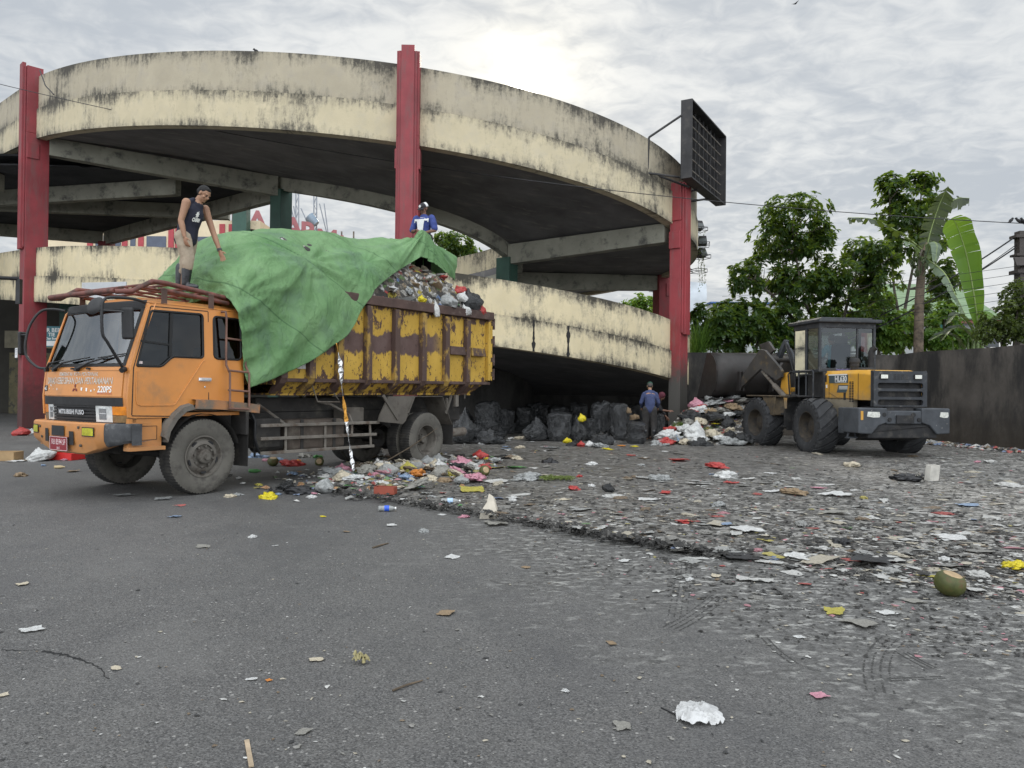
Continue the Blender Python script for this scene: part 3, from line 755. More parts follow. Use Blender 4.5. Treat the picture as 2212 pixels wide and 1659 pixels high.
# --- bumper
def bx_(y):
    a = abs(y); x = 1.27 + .07 * (1 - (a / 1.12) ** 2)
    if a > .93: x -= .26 * ((a - .93) / .19) ** 2
    return x
def bz(y): a = abs(y); return .60 if a < .42 else .60 + .16 * (a - .42) / .62
def bumpergrid(mb, y0, y1, n):
    P = []
    for y in np.linspace(y0, y1, n + 1):
        x = bx_(y); zb = bz(y); P.append([Vector((x - .22, y, 1.015)), Vector((x - .02, y, 1.02)), Vector((x, y, 1.0)), Vector((x + .005, y, .9)), Vector((x, y, .80)), Vector((x - .03, y, zb + .02)), Vector((x - .06, y, zb)), Vector((x - .22, y, zb + .02))])
    mb.grid(P)
mb = MB(); bumpergrid(mb, -1.12, .86, 40); bumper = mb.build('bumper', ORANGE, truck, 40)
mb = MB(); bumpergrid(mb, .865, 1.12, 14)
mb.grid([[Vector((x, 1.122 + .004 * (x < 1.05), z)) for z in (1.015, .85, .74)] for x in (1.085, 1.0, .95)])
o = mb.build('bumper_end_cap', M('worn_grey_plastic', (.055, .057, .060), .75, .3, 6, .4, 30, dirt=(.13, .13, .13), damt=.42, dscale=9), truck, 40); 
bw = lambda y, z, off=.012: Vector((bx_(y) + off + (.005 if .8 < z < 1 else 0), y, z))
def brect(mb, y0, y1, z0, z1, off=.012, skew=0.0):
    mb.grid([[bw(y + skew * (z - z0), z, off) for z in (z0, z1)] for y in np.linspace(y0, y1, 5)])
for y0, y1, z0, z1 in ((-.33, .0, .83, .965), (-.52, -.43, .745, .92), (.12, .23, .72, .90)):
    mb = MB(); brect(mb, y0, y1, z0, z1); mb.build('bumper_slot', BLK, bumper)
for y0, y1 in ((-.90, -.74), (.42, .68)):
    mb = MB(); brect(mb, y0, y1, .845, .965, .012); hs = mb.build('fog_light', BLK, bumper)
    mb = MB(); brect(mb, y0 + .012, y1 - .012, .857, .953, .016); mb.build('fog_lens', FOG, hs)
for y, z in ((.33, .955), (.37, .72), (-.64, .80), (-.70, .94)):
    mb = MB(); mb.cyl(bw(y, z, -.01), bw(y, z, .012), .018, n=10); mb.build('bumper_bolt', DUSTY, bumper)
mb = MB(); brect(mb, -.34, .12, .635, .82, .03); mb.grid([[bw(y, .82, .0), bw(y, .82, .03)] for y in (-.34, .12)])
lp = mb.build('license_plate', M('plate_red', (.22, .022, .03), .5, .1), truck)
wl = M('plate_letters', (.62, .48, .48), .5)
for s_, sz, z in (('KB 8594 SF', .108, .748), ('08-15', .045, .668)):
    mb = MB(); text_mb(mb, s_, sz, (0, -.11, z), (0, 1, 0), (0, 0, 1), .001, .72, warp=lambda q: bw(q.y, q.z, .034)); mb.build('plate_number', wl, lp)
mb = MB()
for a, b in (((-.335, .64), (.115, .64)), ((-.335, .815), (.115, .815)), ((-.335, .64), (-.335, .815)), ((.115, .64), (.115, .815))): mb.bar(bw(a[0], a[1], .033), bw(b[0], b[1], .033), .006, .004, (1, 0, 0))
mb.build('plate_rim', wl, lp)
mb = MB(); mb.box((.95, 0, .86), (.3, 1.9, .16)); mb.build('bumper_carrier', CHAS, truck)
# small side marker hatch and torn step edge
mb = MB(); mb.bar((.98, 1.052, .98), (.70, 1.052, .98), .006, .006, (0, 1, 0)); mb.bar((.98, 1.052, .80), (.70, 1.052, .80), .006, .006, (0, 1, 0)); mb.bar((.98, 1.052, .98), (.98, 1.052, .80), .006, .006, (0, 1, 0)); mb.bar((.70, 1.052, .98), (.70, 1.052, .80), .006, .006, (0, 1, 0)); mb.build('service_hatch', RUBBER, truck)
# --- wheel arches
for sy in (1, -1):
    mb = MB(); P = []
    for x, z in ((.60, .76), (.565, .90), (.46, 1.06), (.33, 1.165), (.20, 1.195)): P.append([Vector((x, sy * 1.0, z)), Vector((x, sy * 1.16, z)), Vector((x + .045, sy * 1.165, z + .06)), Vector((x + .05, sy * 1.02, z + .09))])
    mb.grid(P); mb.build('wing_edge', GREYM, truck, 40)
    mb = MB(); mb.grid([[Vector((x, sy * .75, z)), Vector((x, sy * 1.15, z)), Vector((x, sy * 1.16, z + .125)), Vector((x, sy * 1.02, z + .135))] for x, z in ((.20, 1.20), (-.2, 1.185), (-.6, 1.15), (-.88, 1.12))])
    mb.add([(-.88, sy * .75, 1.12), (-.88, sy * 1.15, 1.12), (-.88, sy * 1.16, 1.245), (-.88, sy * .75, 1.255)], [(0, 1, 2, 3)])
    mb.build('wing_top', M('wing_paint', (.36, .17, .075), .6, .2, 3, .1, 40, dirt=(.16, .13, .10), damt=.48, dscale=4), truck, 40)
    mb = MB(); mb.grid([[Vector((.58 * math.cos(a) + .0, sy * yy_, .53 + .60 * math.sin(a))) for yy_ in (.70, 1.10)] for a in np.linspace(R(20), R(165), 14)]); mb.build('inner_wing', CHAS, truck, 60)
    mb = MB(); mb.box((-.70, sy * .96, .62), (.012, .32, .56)); mb.box((-.66, sy * .98, .98), (.05, .34, .34)); mb.build('mud_flap', CHAS, truck)
# --- wheels
def tyre_mesh(w=.275, Rr=.53, rr=.285, n=136):
    prof = [(rr, -w * .42), (rr + .02, -w * .47), (rr + .09, -w * .54), (rr + .17, -w * .53), (Rr - .035, -w * .485), (Rr - .008, -w * .44), (Rr, -w * .33), (Rr - .001, 0)]
    prof = prof + [(r, -h) for r, h in prof[-2::-1]]
    mb = MB(); vs = []; m = len(prof)
    for i, (r, h) in enumerate(prof):
        for k in range(n):
            t = 2 * math.pi * k / n; q = r
            if i in (4, 5, 6, m - 5, m - 6, m - 7) and (k % 2): q = r - .015
            vs.append(Vector((q * math.cos(t), h, q * math.sin(t))))
    fs = []
    for i in range(m - 1):
        for k in range(n): fs.append((i * n + k, i * n + (k + 1) % n, (i + 1) * n + (k + 1) % n, (i + 1) * n + k))
    mb.add(vs, fs); return mb
def wheel(x, y, sy, deep, name='wheel', axle_hub=True):
    """y = outer face; sy = side; deep = dished (rear) rim"""
    c = Vector((x, y - sy * .145, .53)); w = empty(name, c); w.parent = truck
    t = tyre_mesh(); to = t.build('tyre', TYRE, w, 32)
    to.data.materials.append(TREAD)
    for p in to.data.polygons:
        if math.hypot(p.center.x, p.center.z) > .512: p.material_index = 1
    mb = MB(); ax = (0, sy, 0)
    if not deep:
        mb.lathe([(.29, .10), (.295, .135), (.275, .135), (.262, .10), (.25, .085), (.235, .10), (.20, .125), (.17, .13), (.165, .10), (.13, .10)], (0, 0, 0), ax, 40)
        mb.lathe([(.10, .09), (.10, .17), (.085, .185), (.05, .19), (.045, .225), (.0, .225)], (0, 0, 0), ax, 24)
        mb.lathe([(.17, .10), (.0, .105)], (0, 0, 0), ax, 24)
    else:
        mb.lathe([(.29, .10), (.295, .135), (.275, .13), (.26, .06), (.25, -.06), (.225, -.075), (.12, -.07), (.11, -.03), (.0, -.03)], (0, 0, 0), ax, 40)
        mb.lathe([(.075, -.03), (.07, .05), (.055, .065), (.0, .065)], (0, 0, 0), ax, 20)
    mb.build('rim', RIM, w, 35)
    mb = MB()
    for k in range(8):
        a = 2 * math.pi * k / 8 + .2; rr_, hh = (.145, .10) if not deep else (.10, -.03)
        p = Vector((rr_ * math.cos(a), sy * hh, rr_ * math.sin(a))); mb.cyl(p, p + Vector((0, sy * .04, 0)), .017 if not deep else .012, n=6)
    mb.build('wheel_nuts', RIM, w)
    if not deep:
        for k in range(5):
            a = 2 * math.pi * k / 5 + .9; c2 = Vector((.222 * math.cos(a), sy * .1145, .222 * math.sin(a))); tn = Vector((-math.sin(a), 0, math.cos(a))); rd = Vector((math.cos(a), 0, math.sin(a)))
            mb = MB(); pts = [c2 + tn * (.045 * math.cos(q)) + rd * (.019 * math.sin(q)) for q in np.linspace(0, 2 * math.pi, 13)[:-1]]
            mb.prism([p - Vector((0, sy * .012, 0)) for p in pts], (0, sy * .016, 0)); mb.build('rim_hole', BLK, w)
    return w
XR = -4.90
for sy in (1, -1):
    wheel(0.0, sy * 1.085, sy, False)
    wheel(XR, sy * 1.085, sy, True)
    wheel(XR, sy * .765, sy, True, 'inner_wheel')
# --- chassis and running gear
mb = MB()
for sy in (1, -1):
    mb.box((-2.9, sy * .42, .98), (7.7, .09, .24)); mb.box((-4.0, sy * .42, 1.22), (5.3, .10, .22))
    for xx, zz in ((0, .78), (XR, .80)): mb.tube([(xx + .72, sy * .5, zz + .12), (xx + .3, sy * .5, zz - .08), (xx, sy * .5, zz - .12), (xx - .3, sy * .5, zz - .08), (xx - .75, sy * .5, zz + .12)], .05, 6)
for xx in (.6, -1.2, -2.6, -3.6, -5.6, -6.5): mb.box((xx, 0, .98), (.1, .84, .18))
mb.build('chassis_frame', CHAS, truck)
mb = MB(); mb.cyl((0, -.8, .53), (0, .8, .53), .07); mb.build('front_axle', CHAS, truck, 40)
mb = MB(); mb.cyl((XR, -.7, .53), (XR, .7, .53), .11); mb.lathe([(.0, -.25), (.18, -.2), (.24, 0), (.18, .2), (0, .25)], (XR, 0, .53), (1, 0, 0), 20); mb.cyl((XR + .2, 0, .56), (-.9, 0, .85), .06); mb.build('rear_axle', CHAS, truck, 40)
mb = MB(); mb.box((.1, 0, .82), (1.4, .7, .5)); mb.build('engine_block', CHAS, truck, None, .03)
TANK = M('fuel_tank_grime', (.062, .048, .038), .75, .3, 3, .3, 25, dirt=(.11, .095, .075), damt=.42, dscale=4)
mb = MB(); mb.box((-2.2, .72, .74), (1.25, .52, .50)); t_ = mb.build('fuel_tank', TANK, truck, None, .07, 4)
mb = MB()
for xx in (-1.85, -2.55): mb.box((xx, .985, .74), (.06, .012, .52))
mb.build('tank_strap', CHAS, t_)
mb = MB(); mb.box((-3.15, .72, 1.02), (.42, .34, .30)); mb.build('air_box', DUSTY, truck, None, .02)
mb = MB(); mb.box((-1.2, .75, .80), (.5, .4, .45)); mb.cyl((-1.55, .8, .62), (-1.05, .8, .62), .12); mb.build('battery_box', CHAS, truck, None, .02)
mb = MB(); mb.tube([(-.84, .98, 1.15), (-.92, 1.0, 1.0), (-.90, 1.02, .75), (-.98, 1.0, .55), (-1.1, .9, .5)], .022, 8); mb.tube([(-.80, .9, 1.2), (-.98, .95, .95), (-.95, .95, .7), (-1.0, .9, .45)], .018, 8); mb.build('hose', BLK, truck, 60)
mb = MB(); mb.cyl((-5.95, .8, .60), (-6.45, .8, .62), .09); mb.build('exhaust_pipe', GREYM, truck, 40)
# --- side guard
mb = MB()
for z0, z1, e in ((.925, .90, -3.60), (.725, .69, -3.53), (.505, .485, -3.47)):
    mb.bar((-1.0, 1.03, z0), (e, 1.03, z1), .03, .05)
mb.build('side_guard_rails', GREYM, truck, None, .005)
for x0, x1 in ((-1.50, -1.50), (-2.33, -2.33), (-3.38, -3.42)):
    mb = MB(); mb.bar((x0, 1.005, .94 if x0 != -3.38 else .90), (x1, 1.005, .49), .045, .02, (0, 1, 0)); mb.build('guard_post', GREYM, truck, None, .004)
mb = MB()
mb.bar((-1.5, 1.0, .93), (-1.28, .6, 1.25), .05, .03); mb.build('guard_bracket', GREYM, truck, None, .004); mb = MB(); mb.tube([(-2.95, 1.0, .92), (-2.93, .95, 1.05), (-2.75, .7, 1.22), (-2.6, .45, 1.28)], .024, 6)
mb.bar((-2.95, 1.0, .93), (-2.95, 1.0, .70), .045, .02, (0, 1, 0))
mb.build('guard_bracket', GREYM, truck, None, .004)
# --- rear mudguards
for sy in (1, -1):
    mb = MB(); panel(mb, [(-4.48, 1.37), (-3.78, 1.36), (-3.56, 1.02), (-3.52, .92), (-4.18, .86), (-4.26, .92)], [], lambda x, z: (x, sy * 1.085, z), (0, -sy * .02, 0))
    mb.grid([[Vector((x, sy * .62, z)), Vector((x, sy * 1.12, z))] for x, z in ((-4.3, 1.05), (-4.48, 1.36), (-5.32, 1.36), (-5.58, .88), (-5.64, .80))])
    mb.bar((-3.62, 1.1 * sy, 1.38), (-4.02, 1.1 * sy, .95), .05, .02, (0, 1, 0)); mb.bar((-5.62, 1.1 * sy, 1.38), (-5.45, 1.1 * sy, 1.02), .05, .02, (0, 1, 0))
    mb.build('rear_mudguard', DUSTY, truck, None, sol=.012)
    mb = MB(); mb.box((-5.66, sy * .90, .62), (.014, .44, .46)); mb.build('rear_flap', CHAS, truck)
# --- roof rack and ladder
mb = MB()
for sy in (1, -1):
    mb.tube([(-.44, sy * .93, 2.80), (.55, sy * .93, 2.90), (.72, sy * .93, 2.90), (.98, sy * .90, 2.74), (1.16, sy * .82, 2.72)], .034, 8)
    mb.tube([(-.44, sy * .97, 2.72), (.62, sy * .97, 2.80)], .03, 8)
    mb.tube([(-.40, sy * .6, 2.80), (.6, sy * .6, 2.85), (.9, sy * .55, 2.76)], .02, 6)
mb.tube([(1.16, y, 2.72 + .02 * math.cos(y)) for y in np.linspace(-.82, .82, 9)], .034, 8)
for x, z in ((-.42, 2.80), (-.1, 2.83), (.2, 2.86), (.45, 2.885), (.62, 2.89)): mb.tube([(x, -.93, z), (x, .93, z)], .02, 6)
for y in (-.3, 0, .3): mb.tube([(-.42, y, 2.82), (.62, y, 2.87)], .018, 6)
for y in (-.35, .2): mb.tube([(1.15, y, 2.73), (.95, y, 2.74), (.62, y, 2.86)], .016, 6)
mb.build('roof_rack', RUSTY, truck, 60)
for sy in (1, -1):
    for x in (.60, -.12):
        mb = MB(); mb.box((x, sy * 1.02, 2.69), (.085, .012, .25)); mb.box((x, sy * .98, 2.80), (.085, .10, .012)); mb.build('rack_bracket', M('bracket_rust', (.085, .05, .038), .7, .3), truck, None, .004)
mb = MB()
for x in (-.27, -.60):
    dx = -.04 if x < -.4 else .0
    mb.tube([(x + dx, 1.05, 2.575), (x + dx - .01, 1.13, 2.575), (x - .02, 1.14, 2.50), (x - .03, 1.125, 1.95), (x - .04, 1.12, 1.82), (x - .055, 1.185, 1.70), (x - .06, 1.19, 1.22)] + ([] if x > -.4 else []), .0165, 8)
for z, y in ((2.18, 1.13), (1.72, 1.18), (1.44, 1.187), (1.18, 1.19)): mb.tube([(-.28 - .02 * (2.5 - z), y, z + .02), (-.62 - .03 * (2.5 - z), y, z)], .0155, 8)
mb.build('cab_ladder', M('ladder_paint', (.16, .085, .062), .6, .3, 5, .2), truck, 60)
# --- mirrors
mb = MB(); mb.tube(spline([(.86, 1.0, 2.60), (1.05, 1.04, 2.625), (1.36, 1.06, 2.61), (1.44, 1.06, 2.56), (1.46, 1.06, 2.45), (1.45, 1.06, 2.16), (1.38, 1.06, 2.04), (1.20, 1.02, 1.80), (1.14, 1.0, 1.72)], 32), .019, 8)
mb.tube([(1.46, 1.06, 2.44), (1.30, 1.14, 2.44), (1.22, 1.17, 2.43)], .012, 6); mb.cyl((1.12, 1.0, 1.72), (1.18, 1.03, 1.70), .035); mb.build('mirror_arm', BLK, truck, 60)
mb = MB(); mb.box((1.20, 1.19, 2.29), (.06, .17, .40), (0, .05, R(18))); mb.build('wing_mirror', BLK, truck, None, .035, 4)
mb = MB(); mb.lathe([(.0, .045), (.06, .042), (.10, .03), (.125, 0), (.12, -.008), (.0, -.008)], (1.47, .93, 2.50), (1, .2, .45), 28); mb.cyl((1.47, .93, 2.5), (1.46, 1.06, 2.5), .014); mb.build('round_mirror', BLK, truck, 40)
mb = MB(); mb.tube(spline([(.86, -1.0, 2.58), (.98, -1.10, 2.60), (1.10, -1.20, 2.56), (1.20, -1.28, 2.36), (1.25, -1.30, 2.10), (1.24, -1.27, 1.90), (1.18, -1.10, 1.76), (1.12, -1.0, 1.74)], 32), .018, 8); mb.tube([(1.24, -1.30, 2.22), (1.26, -1.43, 2.22)], .012, 6); mb.build('mirror_arm', BLK, truck, 60)
mb = MB(); mb.box((1.22, -1.45, 2.10), (.05, .15, .34), (0, .05, R(-62))); mb.build('wing_mirror', BLK, truck, None, .03, 4)
# --- cab interior
mb = MB()
for y in (.5, -.5): mb.box((-.15, y, 1.42), (.5, .5, .18)); mb.box((-.38, y, 1.78), (.12, .5, .62), (0, -.15, 0)); mb.box((-.44, y, 2.14), (.08, .26, .16))
mb.build('seat', M('seat_cloth', (.07, .07, .065), .9), truck, None, .04, 3)
mb = MB(); mb.box((.88, 0, 1.58), (.34, 1.86, .28)); mb.box((.72, -.5, 1.62), (.2, .5, .28), (0, .3, 0)); mb.build('dashboard', CABIN, truck, None, .04, 3)
mb = MB(); c = Vector((.60, -.5, 1.80)); ax = Vector((-.45, 0, .89)).normalized(); x_ = ax.orthogonal().normalized(); y_ = ax.cross(x_)
mb.tube([c + (x_ * math.cos(a) + y_ * math.sin(a)) * .22 for a in np.linspace(0, 2 * math.pi, 25)[:-1]], .016, 8, closed=True); mb.bar(c - y_ * .2, c + y_ * .2, .03, .02); mb.cyl(c, c - ax * .3, .03); mb.build('steering_wheel', BLK, truck, 60)
# --- load bed
def bed_material():
    m, nt = new_mat('bed_paint'); g = N(nt); v = g.coord(); s = g.sep(v)
    yel = g.mix(g.ramp(g.noise(v, 1.8, 5), .3, .7), (.40, .245, .035), (.52, .33, .06))
    rust = g.mix(g.ramp(g.noise(v, 7, 6, .65), .3, .7), (.050, .028, .022), (.105, .058, .042))
    ru2 = g.mix(g.ramp(g.noise(v, 5, 6), .35, .65), (.085, .050, .042), (.115, .075, .066))
    n = g.noise(g.mapping(v, (1, 1, .55)), 9, 9, .72); n2 = g.noise(g.mapping(v, (1, 1, .5)), 3.0, 6, .65)
    # band where the yellow was stripped back to the old brown primer
    cen = g.math('ADD', 2.33, g.math('MULTIPLY', g.math('SUBTRACT', s[0], -4), -.03))
    d = g.math('ABSOLUTE', g.math('SUBTRACT', s[2], cen))
    band_ = g.math('ADD', d, g.math('MULTIPLY', g.math('SUBTRACT', n2, .5), .55))
    kb = g.math('MULTIPLY', g.ramp(band_, .20, .165), g.ramp(s[0], -5.6, -5.0, True))
    # peeling towards top and bottom
    top = g.ramp(s[2], 2.86, 3.04); bot = g.ramp(s[2], 1.78, 1.62)
    a = g.math('ADD', n, g.math('MULTIPLY', g.math('MAXIMUM', top, g.math('MULTIPLY', bot, .45)), .22))
    a = g.math('ADD', a, g.math('MULTIPLY', g.math('SUBTRACT', n2, .5), .35))
    k = g.ramp(a, .575, .605)
    c = g.mix(k, yel, rust); c = g.mix(kb, c, ru2)
    pits = g.ramp(g.noise(g.mapping(v, (1, 1, .5)), 26, 5, .6), .63, .66); c = g.mix(g.math('MULTIPLY', pits, .9), c, (.035, .024, .02))
    nb = g.bump(g.math('ADD', a, g.math('MULTIPLY', g.noise(v, 40, 4), .4)), .35, .012)
    g.out(g.bsdf(c, .62, 0, .35, nb)); return m
BED = bed_material()
RAILM = M('rusted_rail', (.075, .046, .038), .8, .35, 3, .35, 30, dirt=(.16, .13, .11), damt=.34, dscale=6)
POSTM = M('rib_worn_paint', (.30, .19, .045), .75, .3, 3, .3, 30, dirt=(.075, .046, .038), damt=.55, dscale=3.2, dedge=.05, stretch=(1, 1, .6))
XB0, XB1, YB = -1.25, -7.0, 1.06
mb = MB()
for sy in (1, -1):
    panel(mb, [(XB0, 1.64), (XB0, 3.0), (XB1, 3.06), (XB1, 1.72), (-6.95, 1.68), (-6.9, 1.66)], [], lambda x, z, sy=sy: (x, sy * YB, z), (0, -sy * .02, 0))
    # chamfer down to the floor flange
    mb.add([(XB0, sy * YB, 1.64), (-6.93, sy * YB, 1.67), (-6.60, sy * .84, 1.43), (-1.32, sy * .84, 1.41)], [(0, 1, 2, 3)])
    mb.add([(-1.32, sy * .84, 1.41), (-6.60, sy * .84, 1.43), (-6.60, sy * .84, 1.40), (-1.32, sy * .84, 1.38)], [(0, 1, 2, 3)])
mb.box((-4.0, 0, 1.40), (5.3, 1.66, .03)); mb.box((XB0 + .01, 0, 2.3), (.03, 2.1, 1.5))
bed = mb.build('load_bed', BED, truck)
mb = MB()
for sy in (1, -1): mb.box((-4.13, sy * (YB + .035), 3.06), (5.80, .15, .17), (0, R(.55), 0)); mb.box((-4.13, sy * (YB + .03), 1.63), (5.66, .07, .06), (0, R(.2), 0))
mb.build('top_rail', RAILM, bed, None, .012)
for sy in (1, -1):
    for x in (-1.33, -1.9, -2.52, -3.20, -3.93, -4.70, -5.42, -6.12):
        mb = MB(); mb.box((x, sy * (YB + .055), 2.30), (.13, .105, 1.30)); mb.add([(x + a, sy * y, z) for a in (.065, -.065) for y, z in ((YB + .105, 1.66), (YB - .02, 1.66), (.85, 1.42), (.90, 1.40), (YB + .06, 1.57))], [(0, 1, 2, 3, 4), (9, 8, 7, 6, 5), (0, 5, 6, 1), (1, 6, 7, 2), (2, 7, 8, 3), (3, 8, 9, 4), (4, 9, 5, 0)])
        mb.build('bed_rib', POSTM, bed, None, .01)
    mb = MB(); mb.box((-6.93, sy * (YB + .045), 2.36), (.14, .09, 1.32)); mb.build('corner_post', BED, bed, None, .01)
    for x in (-5.78, -6.50):
        mb = MB(); mb.box((x, sy * (YB + .05), 2.29), (.52, .10, .17), None, (.92, .5)); mb.build('side_pocket', POSTM if x < -6 else RAILM, bed, None, .012)
mb = MB(); mb.box((XB1 - .03, 0, 2.38), (.06, 2.16, 1.32)); 
for y in (-.7, 0, .7): mb.box((XB1 - .09, y, 2.38), (.07, .10, 1.3))
mb.add([(-7.02, -1.06, 1.72), (-7.02, 1.06, 1.72), (-6.62, .84, 1.42), (-6.62, -.84, 1.42)], [(0, 1, 2, 3)])
tg = mb.build('tailgate', BED, bed, None, .008)
for z in (2.93, 2.55, 2.15, 1.84):
    mb = MB(); mb.box((-7.01, 1.12, z), (.16, .06, .11)); mb.cyl((-7.08, 1.12, z - .12), (-7.08, 1.12, z + .12), .03, n=10); mb.build('hinge', RAILM, tg, None, .006)
mb = MB(); mb.tube([(-1.98, 1.02, 1.62), (-2.12, 1.04, 1.28), (-2.62, 1.04, 1.27), (-2.50, 1.02, 1.42)], .012, 6); mb.build('bed_step', GREYM, bed, 60)
mb = MB(); mb.box((-1.74, 1.075, 1.90), (.17, .008, .19)); mb.build('sign_plate', M('sign_plate', (.5, .5, .48), .6, .2, 30, dirt=(.4, .15, .1), damt=.35, dscale=16), bed)
mb = MB(); mb.box((-6.05, .9, 1.27), (.10, .06, .24)); mb.box((-5.72, .9, 1.23), (.04, .05, .2)); mb.box((-6.40, .86, 1.36), (.03, .02, .09)); mb.build('tail_bracket', GREYM, bed, None, .005)
# ================================================================== tarpaulin, load, foil strip, people
def local(o, org, rz): o.location = org; o.rotation_euler = (0, 0, rz); return o
TRZ = R(-122.902)
ST = [  # left hem, left shoulder, crest, right shoulder, right hem (truck space)
 [(-.66, 1.15, 1.49), (-.42, 1.08, 2.72), (-.44, .2, 2.76), (-.46, -.6, 2.76), (-.6, -1.1, 2.5)],
 [(-.98, 1.19, 1.60), (-.60, 1.12, 2.98), (-.50, .1, 3.14), (-.52, -.7, 3.20), (-.66, -1.18, 2.6)],
 [(-1.32, 1.20, 1.73), (-.93, 1.11, 3.28), (-.76, -.1, 3.56), (-.76, -.85, 3.42), (-.82, -1.22, 2.5)],
 [(-1.72, 1.21, 1.90), (-1.30, 1.09, 3.40), (-1.06, -.1, 3.87), (-1.0, -1.0, 3.48), (-1.0, -1.24, 2.5)],
 [(-2.27, 1.21, 2.21), (-1.9, 1.05, 3.50), (-1.75, -.1, 4.11), (-1.8, -1.0, 3.55), (-1.8, -1.24, 2.6)],
 [(-2.58, 1.20, 2.42), (-2.4, 1.02, 3.56), (-2.6, -.1, 4.33), (-2.6, -1.0, 3.7), (-2.6, -1.24, 2.7)],
 [(-2.84, 1.18, 2.72), (-2.9, .98, 3.60), (-3.3, -.12, 4.37), (-3.3, -1.0, 3.75), (-3.3, -1.22, 2.75)],
 [(-3.08, 1.15, 2.97), (-3.35, .90, 3.72), (-3.95, -.15, 4.38), (-4.0, -1.0, 3.75), (-4.0, -1.22, 2.75)],
 [(-3.32, 1.06, 3.22), (-3.85, .78, 3.92), (-4.6, -.15, 4.40), (-4.7, -1.0, 3.8), (-4.7, -1.22, 2.8)],
 [(-3.85, .92, 3.52), (-4.5, .64, 4.15), (-5.0, -.05, 4.44), (-5.3, -1.0, 3.8), (-5.4, -1.22, 2.8)],
 [(-4.85, .72, 4.00), (-5.05, .55, 4.42), (-5.35, .05, 4.46), (-5.8, -1.0, 3.8), (-6.0, -1.22, 2.9)],
 [(-5.20, .64, 4.13), (-5.48, .42, 4.74), (-5.75, .0, 4.36), (-6.3, -.9, 3.9), (-6.5, -1.2, 3.0)],
 [(-5.70, .56, 4.00), (-5.92, .34, 4.50), (-6.2, -.1, 4.30), (-6.7, -.9, 3.9), (-6.9, -1.15, 3.2)],
 [(-6.20, .46, 3.92), (-6.36, .30, 4.42), (-6.7, -.2, 4.22), (-7.0, -.8, 3.95), (-7.1, -1.1, 3.4)],
 [(-6.60, .37, 3.86), (-6.74, .33, 4.36), (-7.0, -.2, 4.08), (-7.15, -.8, 3.8), (-7.2, -1.0, 3.4)],
]
NU, NV = 210, 150
cols = [spline(s_, NV) for s_ in ST]
G = [[None] * (NV + 1) for _ in range(NU + 1)]
for j in range(NV + 1):
    ln = spline([c[j] for c in cols], NU)
    for i in range(NU + 1): G[i][j] = ln[i]
PK = Vector((-5.5, .4, 4.72))
ANC = [((-5.5, .4, 4.72), .13, 3.6, 1.9, 1.7), ((-1.9, 1.02, 3.56), .12, 2.2, 1.1, 4.1), ((-.45, 1.1, 2.75), .10, 3.0, .8, 8.3), ((-3.3, .95, 3.75), .045, 2.4, 1.0, 6.2)]
def ridged(x, y, z): return 1 - abs(mnoise.noise((x, y, z))) * 2
D = [[None] * (NV + 1) for _ in range(NU + 1)]
for i in range(NU + 1):
    for j in range(NV + 1):
        p = G[i][j]; a = G[min(i + 1, NU)][j] - G[max(i - 1, 0)][j]; b = G[i][min(j + 1, NV)] - G[i][max(j - 1, 0)]
        n_ = a.cross(b)
        if n_.length > 1e-9: n_.normalize()
        if n_.z < 0 and abs(n_.z) > .3: n_ = -n_
        q = p - PK; d = q.length; wv = 0.0
        for (ax_, ay_, az_), am, fr_, ln_, off in ANC:
            qx, qy, qz = p.x - ax_, p.y - ay_, p.z - az_; dd = math.sqrt(qx * qx + qy * qy + qz * qz); th = math.atan2(qz - .7 * qy, qx)
            wv += am * (ridged(th * fr_, dd * .18, off) - .25) * math.exp(-dd / ln_) * min(1, dd / .45)
            wv += am * .40 * (ridged(th * fr_ * 2.7, dd * .4, off + 3) - .25) * math.exp(-dd / (ln_ * .6)) * min(1, dd / .3)
        side_ = 1.0 if p.z < 3.3 else .55
        wv += side_ * (.055 * ridged(p.x * .75 + p.z * .55, (p.z - p.x * .8) * .25, 7.1) + .045 * ridged((p.x + p.z * 1.1) * 1.4, (p.z - p.x) * .35, 2.6) - .03)
        wv += .014 * ridged((p.x - p.z * .8) * 3.1, (p.x * .7 + p.z) * 1.1 + p.y * 2, 5.5) + .05 * mnoise.noise((p.x * .9, p.y * 1.1, 3.3)) + .006 * mnoise.noise((p.x * 8, p.y * 8, p.z * 8))
        front = math.exp(-((p.x + .5) / .4) ** 2); wv += front * (.07 * ridged(p.z * 3.2 + p.x * 2, p.y * 1.5, 9.3) + .03 * ridged(p.z * 7 + p.x * 3, p.y * 3, 3.3) - .03)
        D[i][j] = p + n_ * wv
for j in range(NV + 1):   # frayed, wavy hem
    pass
tb = MB(); tb.grid(D)
